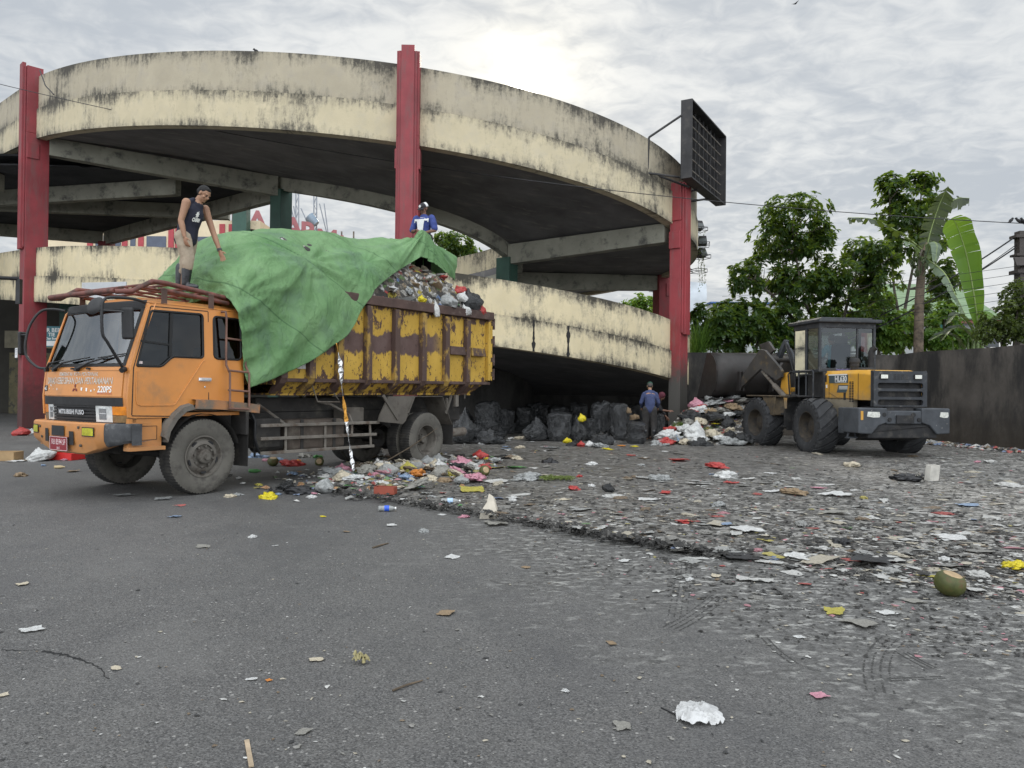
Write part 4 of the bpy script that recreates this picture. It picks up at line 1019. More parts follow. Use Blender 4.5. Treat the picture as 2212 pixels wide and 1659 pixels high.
def tarp_material():
    m, nt = new_mat('green_tarpaulin'); g = N(nt); v = g.coord()
    c = g.mix(g.ramp(g.noise(v, 1.1, 6, .6), .32, .68), (.100, .220, .080), (.185, .325, .145))
    c = g.mix(g.math('MULTIPLY', g.ramp(g.noise(g.mapping(v, (1, 1, .6)), 1.6, 7, .7), .52, .66), .5), c, (.10, .16, .125))
    c = g.mix(g.math('MULTIPLY', g.ramp(g.noise(v, 4.5, 9, .75), .55, .68), .28), c, (.23, .36, .21))
    wv = g.n('ShaderNodeTexWave', wave_type='BANDS'); g.link(g.mapping(v, rot=(.2, .6, .35)), wv.inputs[0]); wv.inputs['Scale'].default_value = 60; wv.inputs['Distortion'].default_value = 2.5; wv.inputs['Detail'].default_value = 2
    c = g.mix(g.math('MULTIPLY', g.ramp(wv.outputs['Fac'], .7, 1), .12), c, (.30, .42, .27))
    sv = g.sep(g.mapping(v, rot=(.15, .5, .2)))[2]; seam = g.ramp(g.math('ABSOLUTE', g.math('SUBTRACT', g.math('FRACT', g.math('MULTIPLY', sv, .85)), .5)), .012, .006); c = g.mix(g.math('MULTIPLY', seam, .6), c, (.05, .12, .05))
    tear = g.ramp(g.noise(v, 3.3, 3, .5), .80, .806); c = g.mix(tear, c, (.012, .02, .015))
    h = g.math('ADD', g.noise(v, 16, 6, .65), g.math('MULTIPLY', g.noise(v, 5, 5, .6), 1.4))
    cr1 = g.math('ABSOLUTE', g.math('SUBTRACT', g.noise(g.mapping(v, (1.6, 1.6, .7), rot=(0, .6, 0)), 2.2, 6, .6, .8), .5)); h = g.math('SUBTRACT', g.math('MULTIPLY', h, .5), g.math('MULTIPLY', g.ramp(cr1, .0, .06), -.55)); nb = g.bump(h, .55, .03)
    b = g.bsdf(c, .6, 0, .3, nb); t = g.n('ShaderNodeBsdfTranslucent'); g.link(c, t.inputs[0])
    mx = g.n('ShaderNodeMixShader'); mx.inputs[0].default_value = .18; g.link(b.outputs[0], mx.inputs[1]); g.link(t.outputs[0], mx.inputs[2]); g.out(mx); return m
tarp = local(tb.build('tarpaulin', tarp_material(), None, 180, fix=False, sol=.008), ORG, TRZ)
tag(tarp, 'crumpled green tarpaulin draped over the load of the dump truck', 'tarpaulin')

# ---- the heap of refuse in the bed
def refuse_material(name, dark=.5):
    m, nt = new_mat(name); g = N(nt); v = g.coord()
    vo = g.n('ShaderNodeTexVoronoi'); g.link(g.mapping(v, (1, 1, 1.3)), vo.inputs['Vector']); vo.inputs['Scale'].default_value = 9
    s = g.n('ShaderNodeSeparateColor'); g.link(vo.outputs['Color'], s.inputs[0])
    r = g.n('ShaderNodeValToRGB'); g.link(s.outputs[0], r.inputs[0]); r.color_ramp.interpolation = 'CONSTANT'
    E_ = r.color_ramp.elements; E_[0].position = 0; E_[0].color = (.035, .032, .03, 1); E_[1].position = .26; E_[1].color = (.16, .14, .11, 1)
    for p, c in ((.44, (.40, .38, .34)), (.6, (.08, .07, .06)), (.7, (.55, .54, .52)), (.82, (.28, .21, .13)), (.9, (.36, .06, .05)), (.935, (.10, .17, .05)), (.965, (.45, .36, .05)), (.985, (.12, .2, .38))):
        el = E_.new(p); el.color = (*c, 1)
    n1 = g.noise(v, 22, 6, .7)
    c = g.mix(g.ramp(n1, .42, .62), r.outputs[0], (.045, .04, .033))
    h = g.math('ADD', g.math('MULTIPLY', vo.outputs['Distance'], -.8), n1)
    g.out(g.bsdf(c, .6, 0, .4, g.bump(h, .9, .05))); return m
REFUSE = refuse_material('refuse')
hb = MB(); P = []
for x in np.linspace(-7.02, -1.6, 110):
    row = []
    for y in np.linspace(-1.04, 1.04, 46):
        e = max(0, 1 - (abs(y) / 1.06) ** 4.2); ex = smooth((x + 7.06) / 1.5)
        z = 3.02 + .92 * e * (.30 + .70 * float(ex)) + .02
        z += .05 * mnoise.noise((x * 3, y * 3, 1)) + .06 * mnoise.noise((x * 7, y * 7, 2)) + .035 * mnoise.noise((x * 15, y * 15, 3))
        row.append(Vector((x, y, z)))
    P.append(row)
hb.grid(P); heap = local(hb.build('refuse_heap', REFUSE, None, 180), ORG, TRZ); tag(heap, kind='stuff', label='heap of mixed market refuse filling the load bed', cat='refuse')

# crumpled sheets and bags ------------------------------------------------------------
def bag_mesh(seed, shape='bag', sub=3, amp=.22, lump=1.6):
    """crumpled closed plastic bag: unit size, knot on top for 'bag'"""
    bm = bmesh.new(); bmesh.ops.create_icosphere(bm, subdivisions=sub + 1, radius=1)
    o3 = Vector((seed * 3.7, seed * 1.3, seed * 7.1))
    for v in bm.verts:
        p = v.co.copy(); d = p.normalized()
        a = mnoise.noise(d * lump + o3); r1 = 1 - abs(mnoise.noise(d * 2.6 + o3)) * 2; r2 = 1 - abs(mnoise.noise(d * 5.5 + o3 * 2)) * 2; r3 = 1 - abs(mnoise.noise(d * 11 + o3)) * 2
        f = .92 + .26 * a + amp * .6 * r1 + amp * .42 * r2 + amp * .16 * r3
        if shape == 'lump': f += .34 * a + .20 * (r1 - .4) + .12 * (r2 - .5) + .45 * max(0, mnoise.noise(d * 3.1 + o3 * 5) - .12)
        if shape == 'bag':
            if p.z > .25: k = (p.z - .25) / .75; s_ = 1 - .72 * smooth(k); f2 = f; v.co = Vector((d.x * f * float(s_), d.y * f * float(s_), d.z * f * (1 + .25 * float(smooth(k))))); 
            else: v.co = d * f
            if v.co.z < -.62: v.co.z = -.62 + (v.co.z + .62) * .12
        elif shape == 'sack':       # tall open-topped refuse sack
            z = d.z
            rad = math.hypot(d.x, d.y); th = math.atan2(d.y, d.x)
            if z > .0: q = 1 - .25 * z; rad2 = (.78 + .10 * z) * min(1, rad * 2.2 + .0); zz = z * 1.35
            else: rad2 = .92 * rad ** .45; zz = z * .95
            w = 1 + .16 * r1 * amp / .22 + .09 * r2 + .14 * a + (.22 * mnoise.noise((th * 1.5, seed, 2)) if z > .3 else 0)
            v.co = Vector((math.cos(th) * rad2 * w, math.sin(th) * rad2 * w, zz + (.20 * mnoise.noise((math.cos(th) * 1.6, math.sin(th) * 1.6, seed * 2.0)) if z > .5 else 0)))
            if v.co.z < -.8: v.co.z = -.8 + (v.co.z + .8) * .1
        else: v.co = d * f; v.co.z = v.co.z * .5 + .10 * mnoise.noise((v.co.x * 3, v.co.y * 3, seed)); v.co.z = max(v.co.z, -.18 + .04 * r2)
    me = bpy.data.meshes.new('bag'); bm.to_mesh(me); bm.free()
    for p in me.polygons: p.use_smooth = True
    return me
def scrap_mesh(seed, n=9, flat=.10, aspect=1.4, curl=.3):
    """crumpled flat piece of film or paper, unit size"""
    rg = random.Random(seed); P = []
    ph = rg.random() * 6
    for i in range(n + 1):
        row = []
        for j in range(n + 1):
            x = (i / n - .5) * 2 * aspect; y = (j / n - .5) * 2; th = math.atan2(y, x); e = max(abs(x) / aspect, abs(y))
            k = 1 + .45 * mnoise.noise((math.cos(th) * 1.2, math.sin(th) * 1.2, seed * 3.1)) - .18 * max(0, e - .6) * rg.random()
            z = flat * (1.1 + mnoise.noise((x * 1.6, y * 1.6, seed)) * 1.3 + .8 * (1 - abs(mnoise.noise((x * 3, y * 3, seed + 5))) * 2)) + curl * max(0, math.cos(th + ph) * e - .5) ** 1.5
            row.append(Vector((x * k, y * k, max(z, .005))))
        P.append(row)
    mb = MB(); mb.grid(P); me = bpy.data.meshes.new('scrap'); me.from_pydata(mb.v, [], mb.f)
    for p in me.polygons: p.use_smooth = True
    return me
_mm = {}
def with_mat(key, maker, mat):
    k = (key, mat.name)
    if k not in _mm:
        if key not in _mm: _mm[key] = maker()
        me = _mm[key].copy(); me.materials.clear(); me.materials.append(mat); _mm[k] = me
    return _mm[k]
def put(name, me, loc, size, rz=None, tilt=0.0, label=None, cat=None, group=None):
    o = bpy.data.objects.new(name, me); COL.objects.link(o); o.location = loc
    o.scale = size if isinstance(size, (tuple, list)) else (size, size, size)
    o.rotation_euler = (tilt * rng.uniform(-1, 1), tilt * rng.uniform(-1, 1), rng.uniform(0, 6.28) if rz is None else rz)
    return tag(o, label, cat, group)
BAGK = M('bag_black', (.012, .012, .013), .32, .3, 4, .5, 9, spec=.6)
def bag_black():
    m, nt = new_mat('black_bag_film'); g = N(nt); v = g.coord()
    w = g.noise(g.mapping(v, (2.0, 2.0, .9), rot=(.3, .2, 0)), 1.6, 5, .6, 1.2); w2 = g.noise(g.mapping(v, (1, 1, 1.7)), 4.5, 4, .6, .8)
    h = g.math('ADD', g.math('ABSOLUTE', g.math('SUBTRACT', w, .5)), g.math('MULTIPLY', g.math('ABSOLUTE', g.math('SUBTRACT', w2, .5)), .55))
    c = g.mix(g.ramp(g.noise(v, 2, 5), .4, .7), (.006, .007, .008), (.015, .017, .019))
    g.out(g.bsdf(c, .27, 0, 1.0, g.bump(h, 1.0, .16), Coat_Weight=.25, Coat_Roughness=.2)); return m
BAGK = bag_black()
FILM = {k: emit_free_plastic('film_' + k, c, r, t) for k, c, r, t in (('white', (.62, .62, .60), .45, .15), ('clear', (.40, .41, .40), .25, .3), ('red', (.43, .048, .042), .4, .12), ('yellow', (.68, .56, .02), .4, .15), ('pink', (.54, .25, .31), .4, .1), ('green', (.10, .30, .09), .4, .15), ('blue', (.22, .30, .42), .4, .1), ('orange', (.60, .22, .04), .45, .1), ('cream', (.50, .44, .33), .6, .05), ('brown', (.24, .17, .10), .75, 0), ('dirty', (.27, .26, .23), .55, .15), ('black', (.016, .016, .018), .35, 0), ('olive', (.42, .37, .07), .45, .15))}
BAGN, SCRN = 6, 8
def bagm(k, mat, shape='bag'): return with_mat(('bag', shape, k % BAGN), lambda: bag_mesh(k % BAGN + 1, shape), mat)
def scr(k, mat): return with_mat(('scr', k % SCRN), lambda: scrap_mesh(k % SCRN + 1, 9, .10, 1.0 + .15 * (k % 4)), mat)
def T(x, y, z): return ORG + Vector((math.cos(TRZ) * x - math.sin(TRZ) * y, math.sin(TRZ) * x + math.cos(TRZ) * y, z))
put('rubbish_bag', bagm(1, BAGK), T(-6.42, .93, 3.30), (.30, .26, .24), None, .4, 'shiny black rubbish bag squashed at the rear corner of the load bed', 'rubbish bag')
put('rubbish_bag', bagm(2, FILM['red']), T(-6.62, 1.06, 3.17), (.15, .13, .13), None, .4, 'red netted bag hanging over the rear end of the bed rail', 'rubbish bag')
put('rubbish_bag', bagm(3, FILM['red']), T(-6.33, .72, 3.56), (.17, .15, .11), None, .4, 'red plastic bag on top of the black bag in the load', 'rubbish bag')
put('plastic_bag', bagm(4, FILM['white']), T(-6.15, .95, 3.40), (.12, .12, .12), None, .4, 'white plastic bag beside the red bag at the rear of the load', 'plastic bag')
put('plastic_bag', bagm(5, FILM['white']), T(-5.05, 1.15, 3.02), (.09, .06, .17), None, .2, 'limp white plastic bag hanging down over the middle of the bed rail', 'plastic bag')
put('plastic_bag', bagm(0, FILM['clear']), T(-5.55, 1.03, 3.26), (.20, .16, .13), None, .4, 'clear plastic bag lying on the bed rail between white bags', 'plastic bag')
put('plastic_bag', bagm(2, FILM['white']), T(-6.08, 1.10, 3.10), (.13, .09, .13), None, .3, 'white plastic bag slumped over the bed rail below black rubbish bag', 'plastic bag')
put('plastic_bag', bagm(3, FILM['yellow']), T(-4.75, 1.02, 3.22), (.09, .09, .07), None, .4, 'small yellow plastic bag on the load near the hanging white bag', 'plastic bag')
put('rubbish_bag', bagm(4, BAGK), T(-6.72, .75, 3.42), (.20, .20, .18), None, .4, 'black rubbish bag behind the red netted bag at the tailgate', 'rubbish bag')
LBL = {'white': 'white', 'dirty': 'dirty pale', 'cream': 'cream coloured', 'brown': 'brown', 'red': 'red', 'black': 'black', 'green': 'green', 'clear': 'clear'}
ks = ['dirty'] * 5 + ['white'] * 5 + ['cream'] * 4 + ['brown'] * 4 + ['black'] * 5 + ['clear'] * 3 + ['red', 'green']
for i in range(130):  # these wrapper objects are loose refuse scraps, like those in the mud
    x = rng.uniform(-6.9, -3.3); y = rng.uniform(-.2, 1.03); e = max(0, 1 - (abs(y) / 1.06) ** 4.2); z = 3.02 + .92 * e * (.30 + .70 * float(smooth((x + 7.06) / 1.5))) + .03
    kk = rng.choice(ks); s_ = rng.uniform(.035, .10)
    put('wrapper', scr(rng.randrange(8), FILM[kk]) if rng.random() < .6 else bagm(rng.randrange(6), FILM[kk], 'lump'), T(x, y, z), (s_ * rng.uniform(.8, 1.6), s_, s_ * rng.uniform(.7, 1.2)), None, .6,
        '%s scrap on the open part of the refuse load' % LBL[kk], 'litter', '%s scraps on the open load' % LBL[kk])
# ---- foil strip hanging from the tarpaulin
FOIL = M('silver_foil', (.62, .62, .62), .22, .2, 20, .6, 40, metal=.85); GOLD = M('orange_foil', (.62, .30, .05), .3, .2, 20, .5, 40, metal=.4)
fb = MB(); P = []; pts = spline([(-2.27, 1.30, 2.24), (-2.34, 1.32, 1.9), (-2.40, 1.31, 1.5), (-2.50, 1.32, .95), (-2.56, 1.35, .5), (-2.60, 1.40, .14)], 60)
for i, p in enumerate(pts):
    w = .035 * (.35 if i < 8 else (1 if i < 30 else .8)) * (1 + .3 * math.sin(i * 1.3)); a = .7 * math.sin(i * .32); d = Vector((math.cos(a), math.sin(a), 0))
    P.append([p - d * w, p + d * w * .3 + Vector((0, .008, 0)) * math.sin(i * 2.1), p + d * w])
fb.grid(P)
for i in range(len(fb.f)):
    k = i // 2; fb.mi[i] = 1 if (k < 6 or 26 < k < 36) else 0
foil = local(fb.build('foil_strip', [FOIL, GOLD], None, fix=False, sol=.002), ORG, TRZ); tag(foil, 'long strip of silver and orange foil hanging from the green tarpaulin', 'foil strip')

# ================================================================== people
def ico(mb, c, r, rot=None, sub=2):
    bm = bmesh.new(); bmesh.ops.create_icosphere(bm, subdivisions=sub, radius=1); r = (r, r, r) if not isinstance(r, tuple) else r
    m = Euler(rot).to_matrix() if rot else Matrix.Identity(3); c = Vector(c)
    mb.add([c + m @ Vector((v.co.x * r[0], v.co.y * r[1], v.co.z * r[2])) for v in bm.verts], [tuple(v.index for v in f.verts) for f in bm.faces]); bm.free()
def limb(mb, pts, rad, n=12):
    pts = [Vector(p) for p in pts]
    for p, r in zip(pts, rad): ico(mb, p, r * 1.0)
    for a, b, ra, rb in zip(pts[:-1], pts[1:], rad[:-1], rad[1:]):
        if (b - a).length > 1e-4: mb.cyl(a, b, ra, rb, n)
def fused(mb, name, mat, parent=None, vox=.008, smooth_it=4):
    o = mb.build(name, mat, parent, None, fix=True)
    r = o.modifiers.new('Remesh', 'REMESH'); r.mode = 'VOXEL'; r.voxel_size = vox; r.use_smooth_shade = True
    s_ = o.modifiers.new('Smooth', 'SMOOTH'); s_.factor = .5; s_.iterations = smooth_it
    if name in ('trousers', 'jumper', 'football_shirt', 'dark_shirt', 'shirt'):
        for sc_l, st_l in ((.07, .016), (.15, .016)):
            t_ = bpy.data.textures.new('cloth_folds', 'CLOUDS'); t_.noise_scale = sc_l; d_ = o.modifiers.new('Folds', 'DISPLACE'); d_.texture = t_; d_.strength = st_l; d_.mid_level = .42
    return o
SKIN = M('skin', (.30, .165, .10), .55, .12, 6, .1, 60, spec=.4); SKIND = M('dark_skin', (.15, .075, .048), .55, .12, 6, .1, 60)
def basis(f, up):
    f = Vector(f).normalized(); l = Vector(up).cross(f).normalized(); u = f.cross(l); return f, l, u
def head(mb, c, f, up, s=1.0):
    """skull, jaw, nose, brow, eye hollows, lips and ears about centre c, looking along f"""
    f, l, u = basis(f, up); c = Vector(c); m = Matrix((f, l, u)).transposed()
    def e(x, y, z, rx, ry, rz): 
        bm = bmesh.new(); bmesh.ops.create_icosphere(bm, subdivisions=2, radius=1); mb.add([c + m @ Vector((x * s + v.co.x * rx * s, y * s + v.co.y * ry * s, z * s + v.co.z * rz * s)) for v in bm.verts], [tuple(v.index for v in q.verts) for q in bm.faces]); bm.free()
    e(-.012, 0, .03, .098, .077, .088); e(.03, 0, -.035, .062, .058, .075); e(.058, 0, -.088, .026, .030, .022)
    e(.092, 0, -.018, .022, .014, .022); e(.082, 0, .008, .014, .010, .03)                                # nose
    e(.075, .028, .028, .014, .024, .009); e(.075, -.028, .028, .014, .024, .009)                          # brows
    e(.058, .048, -.022, .022, .016, .018); e(.058, -.048, -.022, .022, .016, .018)                        # cheekbones
    e(.082, 0, -.052, .010, .022, .006); e(.079, 0, -.064, .010, .019, .007)                              # lips
    e(-.005, .080, -.005, .020, .008, .032); e(-.005, -.080, -.005, .020, .008, .032)                      # ears
    return c, m
def eyes(parent, c, m, s=1.0):
    mb = MB()
    for sy in (1, -1):
        ico(mb, c + m @ Vector((.074 * s, sy * .030 * s, .006 * s)), .011 * s)
    mb.build('eyes', M('eyes', (.03, .02, .018), .2), parent, 60)
def hand(mb, wrist, d, palm_n, curl=.3, spread=.10, s=1.0, thumb_side=1):
    """palm and five separate bent fingers; d = direction of the hand, palm_n = palm normal"""
    d = Vector(d).normalized(); n = Vector(palm_n); n = (n - d * n.dot(d)).normalized(); t = d.cross(n).normalized() * thumb_side; w = Vector(wrist)
    c = w + d * .048 * s; m = Matrix((d, t, n)).transposed()
    bm = bmesh.new(); bmesh.ops.create_icosphere(bm, subdivisions=2, radius=1); mb.add([c + m @ Vector((v.co.x * .054 * s, v.co.y * .041 * s, v.co.z * .016 * s)) for v in bm.verts], [tuple(v.index for v in q.verts) for q in bm.faces]); bm.free()
    for k, (off, ln) in enumerate(((.031, .072), (.011, .082), (-.010, .076), (-.030, .060))):
        p = w + d * .088 * s + t * off * s; dd = (d + t * (off * 4 * spread * 2)).normalized(); pts = [p]
        a = curl * (1 + .25 * k)
        for q, fl in ((.42, .5), (.32, 1.2), (.26, 1.8)):
            v = (dd * math.cos(a * fl) + n * math.sin(a * fl)); pts.append(pts[-1] + v * ln * q * s)
        limb(mb, pts, [.0095 * s, .009 * s, .0085 * s, .0075 * s], 8)
    p = w + d * .03 * s + t * .034 * s; v = (d * .65 + t * .75 + n * .15).normalized(); v2 = (d * .9 + t * .35 + n * .3).normalized()
    limb(mb, [p, p + v * .034 * s, p + v * .034 * s + v2 * .03 * s], [.0125 * s, .010 * s, .0085 * s], 8)
# ---- 1: the man standing on the cab roof, looking down at the tarpaulin
pm = MB(); B = {}
C1, M1 = head(pm, (.135, 0, 1.395), (.80, -.12, -.58), (.5, 0, .85), 1.0)
limb(pm, [(.055, 0, 1.30), (.09, 0, 1.345)], [.058, .056])
limb(pm, [(-.12, 0, .80), (-.09, 0, .95), (-.03, 0, 1.12), (.03, 0, 1.25)], [.135, .125, .14, .085]); ico(pm, (-.02, 0, 1.16), (.105, .17, .13))
RA = [(-.02, -.195, 1.235), (-.075, -.235, .965), (-.015, -.235, .735)]; LA = [(.05, .19, 1.225), (.155, .235, .885), (.285, .20, .60)]
limb(pm, [RA[0], Vector(RA[0]).lerp(Vector(RA[1]), .45), RA[1], Vector(RA[1]).lerp(Vector(RA[2]), .35), RA[2]], [.062, .052, .043, .043, .027])
limb(pm, [LA[0], Vector(LA[0]).lerp(Vector(LA[1]), .45), LA[1], Vector(LA[1]).lerp(Vector(LA[2]), .35), LA[2]], [.062, .050, .042, .042, .027])
hand(pm, RA[2], (.22, .05, -.97), (.35, .9, 0), .45, .12, 1.0, 1); hand(pm, LA[2], (.42, -.05, -.90), (-.15, -.95, .1), .18, .35, 1.05, -1)
limb(pm, [(-.12, -.09, .78), (-.045, -.10, .45), (-.06, -.10, .08)], [.10, .065, .05]); limb(pm, [(-.13, .09, .78), (-.20, .12, .45), (-.29, .12, .08)], [.10, .065, .05])
P1 = T(-.16, .56, 2.905); man = fused(pm, 'person', SKIN, None, .0065, 3); man.location = P1; man.rotation_euler = (0, 0, R(-8)); tag(man, 'man in navy sleeveless shirt and black rubber boots standing on the truck cab', 'person')
NAVY = M('navy_cloth', (.016, .017, .030), .85, .2, 8, .3, 30); KHAKI = M('khaki_cloth', (.33, .27, .20), .9, .15, 5, .4, 18, dirt=(.16, .125, .09), damt=.36, dscale=5); BOOT = M('rubber_boot', (.012, .013, .016), .3, .3, 5, .1, 20, spec=.6, dirt=(.10, .095, .085), damt=.26, dscale=6)
sm = MB(); limb(sm, [(-.13, 0, .76), (-.10, 0, .93), (-.035, 0, 1.10), (.02, 0, 1.22)], [.155, .148, .155, .10]); ico(sm, (-.025, 0, 1.15), (.122, .178, .135)); limb(sm, [(.0, .12, 1.25), (.035, .075, 1.305)], [.055, .03]); limb(sm, [(-.03, -.12, 1.25), (.02, -.075, 1.305)], [.055, .03]); limb(sm, [(-.165, .05, .73), (-.165, -.05, .73)], [.115, .115])
sh = fused(sm, 'sleeveless_shirt', NAVY, man, .009, 6)
pr = MB()
def chest(q):  # lie on the right-front of the shirt
    a = -.75 + (q.x) * 5.5; return Vector((-.045 + .152 * math.cos(a) + (q.y - 1.05) * .35, .165 * math.sin(a), q.y))
text_mb(pr, 'CHAM', .072, (.10, 1.0, 0), (1, 0, 0), (0, 1, 0), .003, .62, warp=lambda q: chest(Vector((q.x - .06, q.y + .0, 0))))
star = [(0.0 + .052 * math.cos(a) * k * .62, 1.075 + .05 * math.sin(a) * k) for i in range(14) for a, k in [(2 * math.pi * i / 14, 1.0 if i % 2 else .55)]]
pr.add([chest(Vector((.055 + x - .02, y, 0))) for x, y in star], [tuple(range(14))])
pr.build('shirt_print', M('print_white', (.62, .62, .58), .7), sh, fix=False, sol=.01)
tm = MB(); limb(tm, [(-.125, -.085, .76), (-.085, -.10, .62), (-.04, -.105, .46), (-.045, -.105, .33)], [.122, .108, .088, .082]); limb(tm, [(-.14, .085, .76), (-.165, .11, .6), (-.20, .125, .46), (-.25, .125, .30)], [.122, .105, .088, .08]); ico(tm, (-.13, 0, .76), (.125, .16, .10))
fused(tm, 'trousers', KHAKI, man, .009, 3)
for bx0, by in ((-.06, -.10), (-.29, .12)):
    bb = MB(); limb(bb, [(bx0 + .012, by, .355), (bx0, by, .2), (bx0 - .01, by, .07)], [.078, .068, .056], 16); limb(bb, [(bx0 - .02, by, .045), (bx0 + .08, by, .042), (bx0 + .155, by, .036)], [.045, .047, .034]); 
    b_ = fused(bb, 'rubber_boot', BOOT, man, .009, 3)
    so_ = MB(); so_.prism([(bx0 - .075 + .01, by - .04, 0), (bx0 + .16, by - .045, 0), (bx0 + .195, by, 0), (bx0 + .16, by + .045, 0), (bx0 - .065, by + .04, 0)], (0, 0, .018)); so_.build('boot_sole', BOOT, b_)
hm = MB(); c = C1
def hair(mb, c, m, s=1.0, back=1.0):
    for x, y, z, rx, ry, rz in ((-.022, 0, .044, .092, .079, .078), (-.045, 0, .008, .072, .078, .072), (.018, 0, .080, .050, .058, .034)):
        bm = bmesh.new(); bmesh.ops.create_icosphere(bm, subdivisions=3, radius=1)
        mb.add([c + m @ (Vector((x + v.co.x * rx, y + v.co.y * ry, z + v.co.z * rz)) * s + Vector(v.co) * .008 * mnoise.noise(v.co * 9)) for v in bm.verts], [tuple(v.index for v in q.verts) for q in bm.faces]); bm.free()
hair(hm, C1, M1); fused(hm, 'hair', M('black_hair', (.007, .0065, .006), .75, .4, 40, .6, 120), man, .007, 2); eyes(man, C1, M1)
wm = MB(); d = (Vector(LA[2]) - Vector(LA[1])).normalized(); wc = Vector(LA[1]).lerp(Vector(LA[2]), .93); wm.cyl(wc - d * .016, wc + d * .016, .036, n=16); wm.box(wc + Vector((0, -.034, .0)), (.034, .012, .034)); wm.build('wristwatch', M('watch', (.05, .05, .05), .35, metal=.4), man, 40)
# ---- 2: the man in the cap holding the tarpaulin's edge
def simple_arm(mb, pts, r=(.052, .045, .038, .034, .026)):
    a, b, c = [Vector(p) for p in pts]; limb(mb, [a, a.lerp(b, .5), b, b.lerp(c, .4), c], list(r))
pm = MB(); C2, M2 = head(pm, (.02, 0, 1.50), (.90, -.25, -.38), (.3, 0, .95), 1.0)
limb(pm, [(0, 0, 1.34), (.012, 0, 1.42)], [.055, .052]); limb(pm, [(0, 0, .88), (0, 0, 1.05), (.0, 0, 1.2), (0, 0, 1.3)], [.13, .125, .135, .09]); ico(pm, (-.01, 0, 1.23), (.10, .18, .12))
simple_arm(pm, [(0, -.195, 1.29), (.03, -.27, 1.03), (.26, -.05, .99)]); simple_arm(pm, [(0, .195, 1.29), (.02, .28, 1.02), (.24, .10, .93)])
hand(pm, (.26, -.05, .99), (.55, .83, .05), (.2, -.1, -1), 1.0, .05, 1.0, 1); hand(pm, (.24, .10, .93), (.75, -.6, .2), (.2, -.1, -1), 1.0, .05, 1.0, -1)
limb(pm, [(0, -.09, .88), (.02, -.10, .48), (0, -.10, .06)], [.10, .065, .05]); limb(pm, [(0, .09, .88), (.02, .10, .48), (0, .10, .06)], [.10, .065, .05])
man2 = fused(pm, 'person', SKIND, None, .0075, 3); man2.location = T(-6.06, -.02, 3.86); man2.rotation_euler = (0, 0, R(-112)); tag(man2, 'man in blue and white football shirt and cap holding up the tarpaulin edge', 'person')
BLUE = M('blue_cloth', (.035, .055, .20), .8, .2, 6, .3, 25); WHT = M('white_cloth', (.62, .62, .61), .8, .1, 6, .2, 25); DKT = M('dark_trousers', (.03, .028, .027), .9, .3, 5, .4, 20, dirt=(.075, .065, .055), damt=.4, dscale=4)
sm = MB(); limb(sm, [(0, 0, .86), (0, 0, 1.04), (0, 0, 1.18), (0, 0, 1.30)], [.15, .145, .15, .10]); ico(sm, (-.01, 0, 1.23), (.118, .19, .125)); 
for sy in (1, -1): limb(sm, [(0, sy * .18, 1.30), (.005, sy * .22, 1.20), (.018, sy * .262, 1.06)], [.075, .075, .070])
sh = fused(sm, 'football_shirt', BLUE, man2, .009, 4)
pb = MB()
def chest2(y, z): return Vector((.02 + .142 * math.sqrt(max(0, 1 - (y / .21) ** 2)) + .006 - max(0, z - 1.24) * .42, y, z))
pb.grid([[chest2(y * w, z) for y in np.linspace(-1, 1, 9)] for z, w in ((.95, .06), (1.05, .065), (1.15, .075), (1.25, .095))])
for sy in (1, -1): pb.grid([[chest2(sy * y, z + dz) for dz in (-.02, .02)] for y, z in ((.085, 1.24), (.12, 1.235), (.15, 1.24))]); pb.grid([[chest2(sy * y, z + dz) for dz in (-.05, .03)] for y, z in ((.148, 1.24), (.165, 1.24))])
pb.build('shirt_panel', WHT, sh, fix=False, sol=.012)
cl = MB(); cl.tube([Vector((.02 + .07 * math.cos(a) + .02 * (a < 0), .062 * math.sin(a), 1.335 - .045 * math.cos(a))) for a in np.linspace(0, 2 * math.pi, 21)[:-1]], .014, 6, closed=True); cl.build('collar', WHT, sh, 60)
tm = MB(); limb(tm, [(0, -.09, .86), (.02, -.1, .48), (0, -.1, .1)], [.12, .085, .075]); limb(tm, [(0, .09, .86), (.02, .1, .48), (0, .1, .1)], [.12, .085, .075]); ico(tm, (0, 0, .86), (.12, .15, .1)); fused(tm, 'trousers', DKT, man2, .012, 3)
def cap(parent, c, m, col, brim=True, front=None, s=1.0):
    mb = MB(); bm = bmesh.new(); bmesh.ops.create_icosphere(bm, subdivisions=3, radius=1)
    vs = [c + m @ Vector(((-.008 + v.co.x * .112) * s, v.co.y * .092 * s, (.045 + max(v.co.z, -.12) * .088) * s)) for v in bm.verts]; mb.add(vs, [tuple(v.index for v in q.verts) for q in bm.faces]); bm.free()
    o = mb.build('cap', col, parent, 50)
    if brim:
        b = MB(); b.grid([[c + m @ Vector(((.07 + r * (.11 * math.cos(a))) * s, (.09 - .012 * r) * math.sin(a) * s, (.038 - .02 * r - .02 * math.sin(a) ** 2 * r) * s)) for r in (0, .5, 1)] for a in np.linspace(-1.35, 1.35, 13)]); b.build('cap_brim', col, o, 60, sol=.006)
    return o
cp = cap(man2, C2, M2, M('cap_black', (.02, .02, .024), .8))
lg = MB(); cc = Vector((.092, 0, .075)); lg.add([C2 + M2 @ (cc + Vector((.014 - .25 * (math.sin(a) * .03), .03 * math.cos(a), .028 * math.sin(a)))) for a in np.linspace(0, 2 * math.pi, 17)[:-1]], [tuple(range(16))]); lg.build('cap_emblem', WHT, cp, fix=False, sol=.006)
sp = MB(); sp.grid([[C2 + M2 @ Vector((-.01 + dx, .094 * math.cos(a), .045 + .091 * math.sin(a))) for dx in (-.045, .02)] for a in np.linspace(.0, 1.2, 7)]); sp.build('cap_stripe', WHT, cp, fix=False, sol=.006); eyes(man2, C2, M2)
